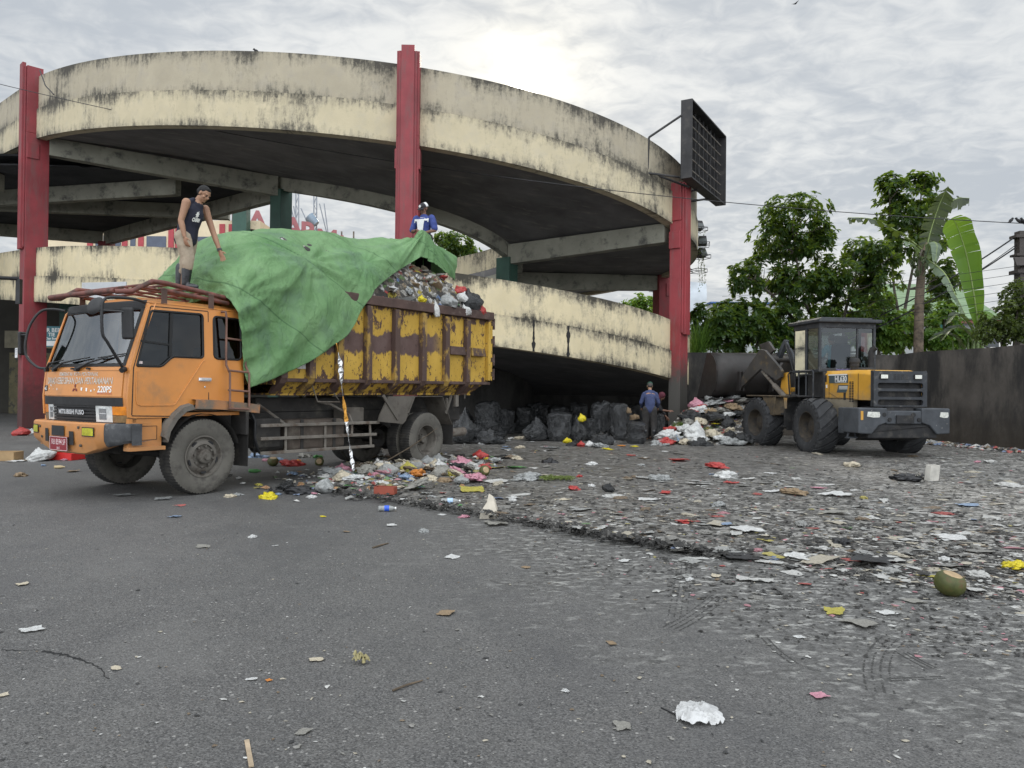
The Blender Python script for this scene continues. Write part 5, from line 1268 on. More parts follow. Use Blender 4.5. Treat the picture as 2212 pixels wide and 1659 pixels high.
# ---- 3: the man in the blue jumper among the sacks, seen from behind
pm = MB(); C3, M3 = head(pm, (.09, 0, 1.60), (.78, .10, -.6), (.6, 0, .8), 1.0)
limb(pm, [(.02, 0, 1.44), (.055, 0, 1.52)], [.058, .056]); limb(pm, [(-.04, 0, .95), (-.05, 0, 1.1), (-.02, 0, 1.28), (.0, 0, 1.40)], [.14, .13, .14, .09]); ico(pm, (-.02, 0, 1.33), (.105, .18, .12))
simple_arm(pm, [(0, -.165, 1.36), (.02, -.25, 1.12), (.25, -.22, .98)]); simple_arm(pm, [(0, .165, 1.36), (.02, .25, 1.12), (.25, .21, .98)])
hand(pm, (.25, -.24, .98), (.8, .2, -.4), (0, .8, -.5), .6, .1, 1, -1); hand(pm, (.25, .23, .98), (.8, -.2, -.4), (0, -.8, -.5), .6, .1, 1, 1)
limb(pm, [(-.05, -.09, .93), (.0, -.12, .5), (-.04, -.12, .08), (.12, -.14, .04)], [.10, .065, .05, .04]); limb(pm, [(-.05, .09, .93), (.0, .10, .5), (-.04, .10, .08), (.12, .12, .04)], [.10, .065, .05, .04])
man3 = fused(pm, 'person', SKIN, None, .0085, 3); p3 = gnd(1403, 957.5); man3.location = (p3.x, p3.y, mud_z(p3.x, p3.y)); man3.rotation_euler = (0, 0, R(82)); tag(man3, 'man in blue jumper and green cap, back turned, sorting among black sacks', 'person')
JUMP = M('blue_jumper', (.045, .058, .125), .9, .18, 5, .4, 25)
sm = MB(); limb(sm, [(-.045, 0, .95), (-.05, 0, 1.08), (-.025, 0, 1.26), (0, 0, 1.38)], [.15, .15, .15, .10]); limb(sm, [(-.05, -.07, .93), (-.05, .07, .93)], [.12, .12]); limb(sm, [(-.01, -.09, 1.40), (-.01, .09, 1.40)], [.075, .075]); ico(sm, (.012, 0, 1.435), .078); ico(sm, (-.02, 0, 1.30), (.125, .19, .13))
for sy in (1, -1): simple_arm(sm, [(0, sy * .165, 1.37), (.02, sy * .25, 1.12), (.22, sy * .22, .99)], (.066, .062, .056, .05, .04))
fused(sm, 'jumper', JUMP, man3, .011, 4)
tm = MB()
for sy in (1, -1): limb(tm, [(-.05, sy * .085, .93), (-.015, sy * .10, .7), (.0, sy * .115, .5), (-.035, sy * .115, .14)], [.125, .105, .088, .078])
ico(tm, (-.05, 0, .93), (.125, .165, .11)); fused(tm, 'trousers', DKT, man3, .011, 3)
for sy in (1, -1):
    bb = MB(); limb(bb, [(-.035, sy * .12, .30), (-.04, sy * .12, .07)], [.078, .06], 14); limb(bb, [(-.06, sy * .12, .045), (.14, sy * .135, .04)], [.048, .042]); fused(bb, 'rubber_boot', BOOT, man3, .011, 3)
hm = MB(); hair(hm, C3, M3); fused(hm, 'hair', M('greying_hair', (.06, .055, .05), .7, .3, 40), man3, .009, 2); cap(man3, C3, M3, M('cap_green', (.02, .06, .04), .8))
# ---- 4: the second sorter, half hidden beside him
pm = MB(); C4, M4 = head(pm, (.30, 0, 1.30), (.75, .1, -.65), (.65, 0, .75), .96)
limb(pm, [(.20, 0, 1.20), (.25, 0, 1.25)], [.055, .052]); limb(pm, [(-.10, 0, .85), (.0, 0, 1.0), (.12, 0, 1.12), (.2, 0, 1.18)], [.13, .125, .13, .085])
simple_arm(pm, [(.15, -.18, 1.13), (.28, -.22, .90), (.52, -.15, .87)]); simple_arm(pm, [(.15, .18, 1.13), (.25, .22, .88), (.42, .15, .68)])
hand(pm, (.52, -.15, .87), (.9, .1, .1), (0, .6, -.8), .5, .2, .95, -1); hand(pm, (.42, .15, .68), (.6, 0, -.7), (0, -.9, -.2), .5, .1, .95, 1)
for sy in (1, -1): limb(pm, [(-.12, sy * .09, .82), (-.05, sy * .1, .45), (-.10, sy * .1, .08), (.04, sy * .11, .04)], [.10, .065, .05, .04])
w4 = fused(pm, 'person', SKIND, None, .0085, 3); p4_ = at(1408, 900, 23.3); w4.location = (p4_.x, p4_.y, mud_z(p4_.x, p4_.y)); w4.rotation_euler = (0, 0, R(-18)); tag(w4, 'person in maroon headscarf bending forward beside the concrete pillar', 'person')
sm = MB(); limb(sm, [(-.12, 0, .80), (.0, 0, .98), (.12, 0, 1.11), (.19, 0, 1.17)], [.165, .155, .155, .10]); simple_arm(sm, [(.15, -.175, 1.13), (.27, -.22, .91), (.34, -.19, .89)], (.07, .065, .058, .05, .048)); simple_arm(sm, [(.15, .175, 1.13), (.24, .22, .9), (.36, .18, .76)], (.07, .065, .058, .05, .045)); fused(sm, 'dark_shirt', M('black_cloth', (.016, .015, .016), .9), w4, .011, 4)
tm = MB()
for sy in (1, -1): limb(tm, [(-.12, sy * .085, .82), (-.05, sy * .1, .45), (-.10, sy * .1, .12)], [.125, .09, .08])
fused(tm, 'trousers', DKT, w4, .012, 3)
sc_ = MB()
for x, z, rx, ry, rz in ((-.03, .03, .105, .095, .105), (-.05, -.06, .08, .085, .10), (-.06, -.15, .10, .12, .09)):
    bm = bmesh.new(); bmesh.ops.create_icosphere(bm, subdivisions=3, radius=1); sc_.add([C4 + M4 @ Vector((x + v.co.x * rx, v.co.y * ry, z + v.co.z * rz)) for v in bm.verts], [tuple(v.index for v in q.verts) for q in bm.faces]); bm.free()
fused(sc_, 'headscarf', M('maroon_cloth', (.09, .018, .03), .85, .2), w4, .010, 4); eyes(w4, C4, M4)
# ================================================================== wheel loader
LORG = Vector((8.66, 18.60, 0)); LH = R(8); AX = .45
ld = empty('wheel_loader', LORG, R(90) + LH, 'dirty yellow and grey wheel loader pushing refuse, seen from behind beside the wall', 'wheel loader')
YEL = M('loader_yellow', (.58, .30, .035), .5, .12, 1.5, .05, 40, coat=.15, dirt=(.30, .22, .13), damt=.34, dscale=2.2, low=((.20, .17, .13), 1.05, 1.75, .9))
LGREY = M('loader_grey', (.030, .033, .038), .6, .25, 3, .15, 30, dirt=(.13, .125, .115), damt=.36, dscale=7)
LSPL = M('splashed_grey', (.052, .057, .064), .65, .3, 3, .25, 30, dirt=(.30, .29, .27), damt=.33, dscale=11, dedge=.04)
LDARK = M('loader_dark', (.020, .020, .021), .75, .4, 3, .3, 20, dirt=(.06, .055, .048), damt=.4, dscale=5)
LBOOM = M('boom_worn', (.055, .051, .047), .6, .35, 2, .25, 16, dirt=(.17, .12, .06), damt=.36, dscale=3.5)
BUCK = M('bucket_steel', (.034, .032, .030), .5, .4, 2, .3, 12, metal=.3, dirt=(.035, .03, .028), damt=.5, dscale=3)
LGLASS = glass_mat('loader_glass', (.55, .60, .56))
LT = M('loader_tyre', (.030, .031, .033), .85, .3, 3, .35, 30, dirt=(.085, .085, .085), damt=.36, dscale=8)
LR = M('loader_rim', (.060, .048, .034), .8, .35, 4, .3, 30, dirt=(.03, .027, .025), damt=.5, dscale=5)
WR = .665
def lwheel(name, c, sy, parent):
    w = empty(name, c); w.parent = parent
    mb = MB(); n = 72; wd = .50
    prof = [(.36, .17), (.375, .235), (.46, .262), (.56, .258), (.625, .245), (.65, .215), (WR, .15), (WR, .05)]
    prof = [(r, -h) for r, h in prof] + [(r, h) for r, h in prof[::-1]]
    vs = []; m = len(prof)
    for i, (r, h) in enumerate(prof):
        for k in range(n):
            t = 2 * math.pi * k / n
            vs.append(Vector((r * math.cos(t), h, r * math.sin(t))))
    mb.add(vs, [(i * n + k, i * n + (k + 1) % n, (i + 1) * n + (k + 1) % n, (i + 1) * n + k) for i in range(m - 1) for k in range(n)])
    # big slanting cleats across the tread
    for k in range(16):
        for s2 in (1,):
            t0 = 2 * math.pi * k / 16; P = []
            for q in np.linspace(-1, 1, 9):
                t = t0 + .30 * q; dt = .135; hh = .252 * q; r0 = WR - .02; r1 = WR + .035 - .035 * abs(q) ** 6
                P.append([Vector((r0 * math.cos(t - dt), hh, r0 * math.sin(t - dt))), Vector((r1 * math.cos(t - dt), hh, r1 * math.sin(t - dt))), Vector((r1 * math.cos(t + dt), hh, r1 * math.sin(t + dt))), Vector((r0 * math.cos(t + dt), hh, r0 * math.sin(t + dt)))])
            mb.grid(P); mb.add([P[0][0], P[0][1], P[0][2], P[0][3]], [(0, 1, 2, 3)]); mb.add([P[-1][0], P[-1][1], P[-1][2], P[-1][3]], [(3, 2, 1, 0)])
    # scalloped shoulder holes on the outer face
    mb.build('tyre', LT, w, 40)
    mb = MB()
    for k in range(30):
        t = 2 * math.pi * k / 30; p = Vector((.585 * math.cos(t), sy * .258, .585 * math.sin(t))); d = Vector((math.cos(t), 0, math.sin(t))); x_ = Vector((-math.sin(t), 0, math.cos(t)))
        mb.prism([p + d * (.032 * math.cos(a)) + x_ * (.015 * math.sin(a)) - Vector((0, sy * .01, 0)) for a in np.linspace(0, 2 * math.pi, 9)[:-1]], (0, sy * .016, 0))
    o = mb.build('shoulder_holes', LDARK, w); o['kind'] = 'stuff'
    mb = MB(); mb.lathe([(.37, .20), (.385, .235), (.36, .235), (.33, .12), (.30, .02), (.20, .0), (.17, .08), (.13, .10), (.0, .10)], (0, 0, 0), (0, sy, 0), 36); mb.build('rim', LR, w, 40)
    return w
for sy in (1, -1): lwheel('wheel', (AX, sy * 1.15, WR + .02), sy, ld)
# rear frame, counterweight
mb = MB(); mb.box((.3, 0, .95), (2.9, .70, .55)); mb.box((AX, 0, .66), (.3, 2.0, .3)); mb.box((.9, 0, 1.3), (1.0, 1.1, .5)); mb.build('rear_frame', LDARK, ld, None, .03)
cwm = MB()
CW = [(-1.05, 1.19), (.0, 1.19)]
for sy in (1, -1):
    cwm.prism([(-1.32, sy * .42, 1.19), (-1.32, sy * 1.12, 1.19), (-1.32, sy * 1.12, .62), (-1.32, sy * .80, .60), (-1.32, sy * .62, .80), (-1.32, sy * .42, .86)], (.62, 0, 0))
    cwm.prism([(-.71, sy * .92, 1.185), (-.71, sy * 1.12, 1.185), (-.71, sy * 1.12, .58), (-.71, sy * .92, .58)], (.22, 0, 0))
cwm.box((-1.0, 0, .98), (.60, .86, .30))
cw = cwm.build('counterweight', LSPL, ld, None, .025)
mb = MB(); mb.prism([(-1.28, 1.0, .62), (-1.28, .62, .805), (-1.28, -.62, .805), (-1.28, -1.0, .62), (-.6, -.7, .42), (-.6, .7, .42)], (.1, 0, 0)); mb.box((-.85, 0, .68), (.8, 1.7, .35), None, (1, 1)); mb.build('belly_guard', LDARK, ld, None, .03)
mb = MB(); mb.box((-1.335, 0, .94), (.03, .42, .18)); mb.build('drawbar_pocket', LDARK, cw)
for y in (.36, -.36):
    mb = MB(); mb.cyl((-1.30, y + .14, 1.04), (-1.325, y + .14, 1.04), .05, n=14); mb.build('bolt_hole', LDARK, cw)
    mb = MB(); mb.cyl((-1.30, y, .93), (-1.325, y, .93), .045, n=14); mb.build('bolt_hole', LDARK, cw)
for y0, y1 in ((.60, .92), (-1.08, -.86)):
    mb = MB(); w_ = [(y0, 1.03), (y0 + .06 * (y1 - y0), 1.10), (y1 - .02, 1.105), (y1, 1.0), (y1 - .3 * (y1 - y0), .985), ((y0 + y1) / 2, .975), (y0 + .02, .98)]
    mb.prism([(-1.3225, y, z) for y, z in w_], (-.004, 0, 0)); mb.build('torn_sticker', M('torn_sticker', (.55, .55, .50), .6, .3, 18), cw)
mb = MB(); mb.box((-1.324, 1.04, 1.02), (.006, .06, .2)); mb.build('marker_strip', M('marker_orange', (.50, .26, .04), .5), cw)
mb = MB(); mb.box((-.85, 1.0, .50), (.12, .25, .03)); mb.bar((-.85, 1.10, .50), (-.85, 1.06, .66), .03, .03); mb.bar((-.85, .90, .50), (-.85, .92, .66), .03, .03); mb.build('rear_step', LSPL, ld)
# engine hood
HX0, HX1, HY = -1.10, 1.0, .63
mb = MB()
prof = [(HY, 1.36), (HY, 1.98), (HY - .08, 2.07), (-(HY - .08), 2.07), (-HY, 1.98), (-HY, 1.36)]
P = []
for x, dz, dy in ((HX1, .0, .0), (-.25, .0, 0), (-.75, -.01, -.005), (HX0, -.06, -.03)):
    P.append([Vector((x, y - (dy and math.copysign(abs(dy), y) * -1) * -1, z + (dz if z > 1.9 else 0))) for y, z in prof])
mb.grid(P); mb.add([P[0][k] for k in range(6)], [(0, 1, 2, 3, 4, 5)])
hood_ = mb.build('engine_hood', YEL, ld, None, .02)
mb = MB(); mb.add([(HX1, HY + .004, 1.36), (.25, HY + .004, 1.36), (.05, HY + .004, 1.22), (-.30, HY + .004, 1.18), (.25, HY + .004, .95), (HX1, HY + .004, .92)], [(0, 1, 2, 3, 4, 5)]); mb.box((.35, HY - .06, 1.15), (1.3, .12, .5)); mb.build('lower_panel', M('dusty_panel', (.22, .19, .14), .8, .2, 3, .2), ld)
for x in (.72, -.52):
    mb = MB(); mb.box((x, HY + .001, 1.67), (.012, .006, .62)); mb.build('hood_seam', LDARK, hood_)
mb = MB(); mb.bar((.70, HY + .002, 1.52), (.35, HY + .002, 1.40), .006, .008, (0, 1, 0)); mb.bar((.35, HY + .002, 1.40), (-.50, HY + .002, 1.37), .006, .008, (0, 1, 0)); mb.build('hood_seam', LDARK, hood_)
# black rear grille frame
gm = MB(); panel(gm, [(-.66, 1.22), (.66, 1.22), (.66, 2.0), (.60, 2.03), (-.60, 2.03), (-.66, 2.0)], [ringpts([(-.56, z), (.56, z), (.56, z + .13), (-.56, z + .13)], .06) for z in (1.25, 1.44, 1.63)], lambda y, z: (HX0 - .02, y, z), (-.05, 0, 0))
for sy in (1, -1): gm.box((HX0 + .0, sy * .635, 1.63), (.10, .05, .82))
grf = gm.build('rear_grille', LGREY, ld, None, .012)
mb = MB(); mb.box((HX0 + .06, 0, 1.55), (.02, 1.2, .7)); mb.build('radiator', LDARK, ld)
mb = MB()
for k in range(3): 
    for q in range(4): mb.box((HX0 - .072, -.14 + q * .095 + 0.0, 1.85 + k * .045), (.008, .07, .022))
mb.build('vent_slots', LDARK, grf)
for y in (.42, -.42):
    mb = MB(); mb.box((HX0 - .08, y, 1.90), (.04, .20, .12)); lf_ = mb.build('rear_lamp', LDARK, ld, None, .01)
    mb = MB(); mb.box((HX0 - .102, y, 1.90), (.008, .165, .085)); mb.build('lamp_lens', M('lens_white', (.62, .62, .56), .25, .2, 30, coat=.5), lf_)
# side graphics and grille slots
mb = MB(); mb.box((.30, HY + .0045, 1.86), (.82, .005, .20)); bd = mb.build('grey_decal', M('decal_grey', (.06, .085, .095), .5), hood_)
mb = MB(); mb.box((.34, HY + .0055, 1.964), (.82, .005, .03)); mb.build('white_decal', WHITE, hood_)
mb = MB(); text_mb(mb, 'HL630', .20, (.20, HY + .0085, 1.855), (-1, 0, 0), (0, 0, 1), .006, .95); mb.build('model_lettering', WHITE, hood_)
mb = MB(); mb.box((.20, HY + .008, 1.775), (.50, .003, .008)); mb.build('white_decal', WHITE, hood_)
mb = MB(); mb.prism([(-.13, HY + .002, 1.71), (.30, HY + .002, 1.71), (.37, HY + .002, 1.53), (-.03, HY + .002, 1.53)], (0, .004, 0)); fl = mb.build('slanted_emblem', M('decal_grey', (.06, .085, .095), .5), hood_)
for z in (1.685, 1.655, 1.625):
    mb = MB(); mb.prism([(-.10, HY + .006, z), (.26, HY + .006, z), (.27, HY + .006, z - .014), (-.09, HY + .006, z - .014)], (0, .003, 0)); mb.build('emblem_stripe', WHITE, fl)
mb = MB()
for k in range(13):
    for q in range(2): mb.box((-.20 - q * .10, HY + .003, 1.78 - k * .038), (.07, .006, .024))
mb.build('side_vent', LDARK, hood_)
mb = MB(); mb.box((.03, HY + .004, 1.44), (.09, .008, .17)); mb.build('latch', LDARK, hood_)
mb = MB(); mb.box((.86, HY + .004, 1.88), (.06, .006, .17)); mb.build('label_plate', LDARK, hood_)
mb = MB(); mb.box((.83, HY + .004, 1.68), (.06, .006, .08)); mb.build('label_plate', WHITE, hood_)
# precleaner, exhaust, pipe on the hood
mb = MB(); mb.lathe([(0, 0), (.09, 0), (.09, .12), (.11, .12), (.11, .20), (.13, .21), (.13, .27), (.10, .32), (.0, .34)], (.45, .12, 2.06), (0, 0, 1), 24); mb.build('air_precleaner', LDARK, ld, 40)
mb = MB(); mb.tube([(.75, -.52, 2.06), (.75, -.52, 2.55), (.74, -.54, 2.62), (.68, -.60, 2.68)], .075, 12); mb.tube([(.6, .0, 2.12), (.65, -.5, 2.12)], .045, 10); mb.build('exhaust_stack', LDARK, ld, 50)
mb = MB()
for k in range(10): ico(mb, (.55 + .02 * math.sin(k), .52 - k * .05, 2.085 + .012 * math.sin(k * 3)), (.06, .04, .03), None, 1)
mb.build('rag', M('purple_rag', (.09, .08, .16), .9), ld, 60)
# cab
CX0, CX1, CY = .98, 2.28, .74
mb = MB()
for x, y, w in ((CX0, CY, .07), (CX0, -CY, .07), (CX1, CY - .05, .06), (CX1, -CY + .05, .06), (1.62, CY, .07), (1.62, -CY, .07), (CX0, -.28, .05)):
    mb.box((x, y, 2.68), (w, w, 1.24))
for z in (2.08,):
    mb.box(((CX0 + CX1) / 2, CY, z), (CX1 - CX0 + .06, .05, .07)); mb.box(((CX0 + CX1) / 2, -CY, z), (CX1 - CX0 + .06, .05, .07)); mb.box((CX0, 0, z + .02), (.05, 2 * CY, .10)); mb.box((CX1, 0, z), (.05, 2 * CY, .08))
mb.box((CX0, 0, 3.24), (.06, 2 * CY, .14)); mb.box((CX1, 0, 3.24), (.06, 2 * CY, .14)); mb.box((1.6, CY, 3.24), (1.3, .05, .14)); mb.box((1.6, -CY, 3.24), (1.3, .05, .14))
cf = mb.build('cab_frame', LGREY, ld, None, .012)
mb = MB(); mb.prism([(CX0 - .18, .86, 3.30), (CX0 - .18, -.86, 3.30), (CX1 + .12, -.86, 3.30), (CX1 + .12, .86, 3.30)], (0, 0, .09)); mb.prism([(CX0 - .02, .7, 3.39), (CX0 - .02, -.7, 3.39), (CX1, -.7, 3.39), (CX1, .7, 3.39)], (0, 0, .05)); mb.build('cab_roof', LGREY, ld, None, .03, 3)
mb = MB(); mb.box((1.55, 0, 1.62), (1.30, 1.35, .86)); mb.box((2.2, 0, 1.75), (.2, 1.3, .6)); mb.build('cab_base', LDARK, ld, None, .03)
for nm, pts in (('rear_window', [(CX0, -.72, 2.13), (CX0, .72, 2.13), (CX0, .72, 3.18), (CX0, -.72, 3.18)]), ('side_window', [(1.0, CY, 2.12), (1.6, CY, 2.12), (1.6, CY, 3.18), (1.0, CY, 3.18)]), ('side_window', [(1.0, -CY, 2.12), (1.6, -CY, 2.12), (1.6, -CY, 3.18), (1.0, -CY, 3.18)]), ('front_window', [(CX1, -.68, 2.13), (CX1, .68, 2.13), (CX1, .68, 3.18), (CX1, -.68, 3.18)]), ('cab_door', [(1.66, CY - .06, 1.3), (2.25, CY - .02, 1.3), (2.25, CY - .02, 3.18), (1.66, CY - .06, 3.18)])):
    mb = MB(); mb.add(pts, [(0, 1, 2, 3)]); mb.build(nm, LGLASS, ld)
# opened side door folded back against the cab, hand rails
mb = MB(); fr_ = ringpts([(1.0, 1.33), (1.72, 1.33), (1.72, 2.08), (1.0, 2.08)], .08); mb.tube([(x, CY + .16, z) for x, z in fr_], .022, 6, closed=True); mb.tube([(1.35, CY + .16, 1.33), (1.35, CY + .16, 2.08)], .02, 6); mb.tube([(1.02, CY + .16, 1.98), (1.7, CY + .16, 1.98)], .02, 6); mb.build('lower_rail', LGREY, ld, 60)
mb = MB(); mb.tube([(2.36, CY + .05, 1.2), (2.40, CY + .10, 2.0), (2.36, CY + .05, 2.1), (2.30, CY, 2.05)], .02, 6); mb.build('hand_rail', LDARK, ld, 60)
mb = MB(); mb.box((1.70, CY - .04, 2.66), (.045, .03, 1.0)); mb.build('door_edge', M('dull_red', (.06, .020, .018), .6), ld)
st = MB(); st.box((1.50, 0, 2.02), (.5, .5, .14)); st.box((1.30, -.02, 2.42), (.14, .50, .72), (0, -.08, 0)); st.box((1.28, -.02, 2.88), (.12, .34, .24), (0, -.08, 0)); st.build('seat', M('seat_black', (.016, .016, .017), .8), ld, None, .05, 3)
mb = MB(); mb.tube([Vector((1.95, 0, 2.32)) + Vector((.12 * math.cos(a), .2 * math.sin(a), .14 * math.cos(a))) for a in np.linspace(0, 6.28, 17)[:-1]], .016, 6, closed=True); mb.cyl((1.95, 0, 2.32), (2.1, 0, 1.9), .03); mb.build('steering_wheel', LDARK, ld, 60)
# rear fenders, steps
mb = MB(); mb.grid([[Vector((x + .40, y, z)) for y in (.66, 1.30)] for x, z in ((.62, 1.42), (.75, 1.43), (1.1, 1.40), (1.25, 1.28), (1.32, 1.0), (1.33, .62))]); mb.build('fender', LDARK, ld, None, sol=.03)
mb = MB(); mb.prism([(1.55, 1.31, 1.38), (1.70, 1.31, 1.38), (1.64, 1.31, 1.10), (1.56, 1.31, 1.10)], (0, .02, 0)); mb.build('fender_panel', YEL, ld)
mb = MB(); mb.box((1.90, 1.05, .62), (.34, .34, .05)); mb.box((1.90, 1.05, .95), (.34, .34, .05)); mb.box((1.75, 1.05, .78), (.05, .34, .5)); mb.build('access_steps', LDARK, ld, None, .008)
# front frame, articulated a little to the left
fx = empty('front_frame', (1.92, .05, 0), R(6)); fx.parent = ld
for sy in (1, -1): lwheel('wheel', (1.20, sy * 1.10, WR + .02), sy, fx)
mb = MB(); mb.box((.75, 0, .95), (1.7, .6, .6)); mb.box((1.20, 0, .66), (.3, 2.0, .3)); mb.box((.5, .45, 1.22), (.5, .5, .5)); mb.build('chassis_block', LDARK, fx, None, .03)
mb = MB(); mb.box((1.05, 1.05, 1.42), (1.35, .50, .035)); mb.box((.50, 1.02, 1.14), (.12, .44, .50), (0, .3, 0)); mb.prism([(.35, 1.26, 1.40), (.95, 1.26, 1.40), (.80, 1.26, .92), (.42, 1.26, .90)], (0, -.03, 0)); mb.build('front_fender', M('fender_mud', (.10, .075, .045), .8, .35, 3, .3, 25, dirt=(.04, .035, .03), damt=.45), fx, None, .01)
mb = MB()
for sy in (1, -1): mb.prism([(.95, sy * .34, 1.15), (1.45, sy * .34, 1.15), (1.30, sy * .34, 2.05), (1.08, sy * .34, 2.08)], (0, sy * .10, 0))
mb.box((1.15, 0, 1.60), (.25, .6, .12)); mb.build('boom_tower', YEL, fx, None, .015)
for sy in (1, -1):
    mb = MB(); panel(mb, [(1.10, 2.12), (1.20, 2.22), (1.95, 2.74), (2.20, 2.78), (2.75, 2.35), (3.55, 1.65), (3.48, 1.50), (2.70, 1.92), (2.15, 2.20), (1.35, 1.85), (1.12, 1.95)], [], lambda x, z, sy=sy: (x, sy * .50, z), (0, sy * .09, 0)); mb.build('boom_arm', LBOOM, fx, None, .012)
    mb = MB(); mb.cyl((.70, sy * .52, 1.20), (1.55, sy * .52, 1.72), .075); mb.cyl((1.55, sy * .52, 1.72), (2.15, sy * .52, 2.12), .042); mb.build('lift_cylinder', GREYM, fx, 40)
mb = MB(); mb.cyl((2.15, -.5, 2.5), (2.15, .5, 2.5), .10); mb.build('cross_tube', LBOOM, fx, 40)
mb = MB(); panel(mb, [(1.70, 3.02), (1.82, 3.05), (2.35, 2.42), (2.55, 1.95), (2.42, 1.92), (2.15, 2.38)], [], lambda x, z: (x, .05, z), (0, -.12, 0)); mb.build('bell_crank', LSPL, fx, None, .015)
mb = MB(); panel(mb, [(1.95, 2.75), (2.25, 3.02), (2.75, 2.95), (2.35, 2.55)], [], lambda x, z: (x, .28, z), (0, -.08, 0)); mb.build('pivot_plate', LBOOM, fx, None, .012)
mb = MB(); mb.cyl((1.05, .0, 1.95), (1.62, .0, 2.75), .08); mb.cyl((1.62, 0, 2.75), (1.76, 0, 2.98), .045); mb.build('tilt_cylinder', LSPL, fx, 40)
mb = MB(); mb.tube([(1.1, .18, 2.0), (1.3, .2, 2.5), (1.6, .12, 2.85), (1.7, .08, 2.98)], .02, 6); mb.tube([(1.1, .10, 2.0), (1.35, .1, 2.62), (1.62, .05, 2.9)], .02, 6); mb.build('hydraulic_hose', LDARK, fx, 60)
# bucket (raised, mouth away)
bw2 = 1.32; prof = [(3.95, 2.72), (3.70, 2.70), (3.52, 2.60), (3.38, 2.40), (3.32, 2.15), (3.33, 1.85), (3.42, 1.60), (3.60, 1.44), (3.85, 1.38), (4.6, 1.32)]
mb = MB(); mb.grid([[Vector((x, y, z)) for x, z in prof] for y in np.linspace(-bw2, bw2, 7)]); bk = mb.build('bucket', BUCK, fx, 60, sol=.03)
for sy in (1, -1):
    mb = MB(); mb.prism([(x, sy * bw2, z) for x, z in prof], (0, sy * .03, 0)); mb.build('bucket_side', BUCK, bk, None, .006)
mb = MB(); mb.box((4.05, 0, 1.30), (1.2, 2 * bw2 + .06, .05)); mb.box((3.30, .5, 1.85), (.22, .06, .6)); mb.box((3.30, -.5, 1.85), (.22, .06, .6)); mb.box((3.30, .62, 1.85), (.22, .06, .6)); mb.box((3.30, -.62, 1.85), (.22, .06, .6)); mb.build('bucket_lugs', BUCK, bk, None, .01)
# operator
pm = MB(); C5, M5 = head(pm, (.06, .06, .86), (.95, .2, -.15), (0, 0, 1), 1.0)
limb(pm, [(0, .04, .68), (.02, .05, .78)], [.056, .054]); limb(pm, [(0, .03, .08), (-.03, .03, .3), (-.01, .03, .55), (0, .03, .64)], [.14, .13, .135, .09]); ico(pm, (-.01, .03, .57), (.10, .18, .12))
simple_arm(pm, [(0, .22, .63), (.12, .32, .38), (.36, .22, .36)]); simple_arm(pm, [(0, -.16, .63), (.1, -.25, .38), (.36, -.12, .36)])
hand(pm, (.36, .22, .36), (.85, -.4, .1), (0, -.3, -1), 1.0, .05, 1, 1); hand(pm, (.36, -.12, .36), (.85, .4, .1), (0, .3, -1), 1.0, .05, 1, -1)
for sy in (1, -1): limb(pm, [(0, sy * .09, .08), (.42, sy * .12, .10), (.50, sy * .12, -.33), (.62, sy * .12, -.36)], [.10, .065, .05, .04])
op = fused(pm, 'person', SKIND, None, .0095, 3); q = Matrix.Rotation(R(90) + LH, 4, 'Z'); op.location = LORG + q.to_3x3() @ Vector((1.46, .05, 2.06)); op.rotation_euler = (0, 0, R(90) + LH); tag(op, 'operator in light blue shirt seated in the wheel loader cab', 'person')
sm = MB(); limb(sm, [(0, .03, .08), (-.03, .03, .3), (-.01, .03, .53), (0, .03, .64)], [.16, .15, .155, .10]); ico(sm, (-.01, .03, .57), (.12, .20, .125))
for s_, sy in ((.22, 1), (-.16, -1)): limb(sm, [(0, s_, .63), (.05, s_ + .05 * sy, .52), (.10, s_ + .08 * sy, .43)], [.075, .068, .062])
fused(sm, 'shirt', M('sky_blue_cloth', (.11, .27, .36), .85, .15, 6, .3), op, .011, 4)
tm = MB()
for sy in (1, -1): limb(tm, [(0, sy * .085, .08), (.42, sy * .12, .10), (.50, sy * .12, -.25)], [.12, .085, .07])
fused(tm, 'trousers', DKT, op, .012, 3); hm = MB(); hair(hm, C5, M5); fused(hm, 'hair', M('black_hair', (.012, .011, .011), .6), op, .010, 2)

# ================================================================== boundary walls
WALLM = M('black_stained_wall', (.088, .078, .068), .92, .4, .9, .6, 10, dirt=(.026, .025, .024), damt=.50, dscale=1.1, stretch=(1, 1, .35), low=((.045, .036, .026), 0, 1.3, .7))
def wall_run(name, pts, z1, label, th=.22):
    mb = MB()
    L = []
    for (x0, y0), (x1, y1) in zip(pts[:-1], pts[1:]):
        n = max(2, int(math.hypot(x1 - x0, y1 - y0) / .3))
        for i in range(n + 1): L.append((x0 + (x1 - x0) * i / n, y0 + (y1 - y0) * i / n))
    d = (Vector(pts[-1]) - Vector(pts[0])).normalized(); nn_ = Vector((-d.y, d.x)) * th
    P = []
    for x, y in L:
        zt = z1 + .03 * mnoise.noise((x * .8, y * .8, 3)) + .012 * mnoise.noise((x * 5, y * 5, 3))
        P.append([Vector((x, y, -.1)), Vector((x, y, zt)), Vector((x + nn_.x, y + nn_.y, zt)), Vector((x + nn_.x, y + nn_.y, -.1))])
    mb.grid(P); mb.add(P[0], [(0, 1, 2, 3)]); mb.add(P[-1], [(3, 2, 1, 0)])
    return tag(mb.build(name, WALLM, None, 30), label, 'wall')
wall_run('boundary_wall', [(13.06, 25.99), (13.75, 20.5), (14.75, 12)], 2.86, 'black stained concrete wall along the right side of the yard')
wall_run('boundary_wall', [(5.9, 26.0), (13.35, 26.0)], 2.84, 'dark grimy wall behind the wheel loader and the refuse pile')
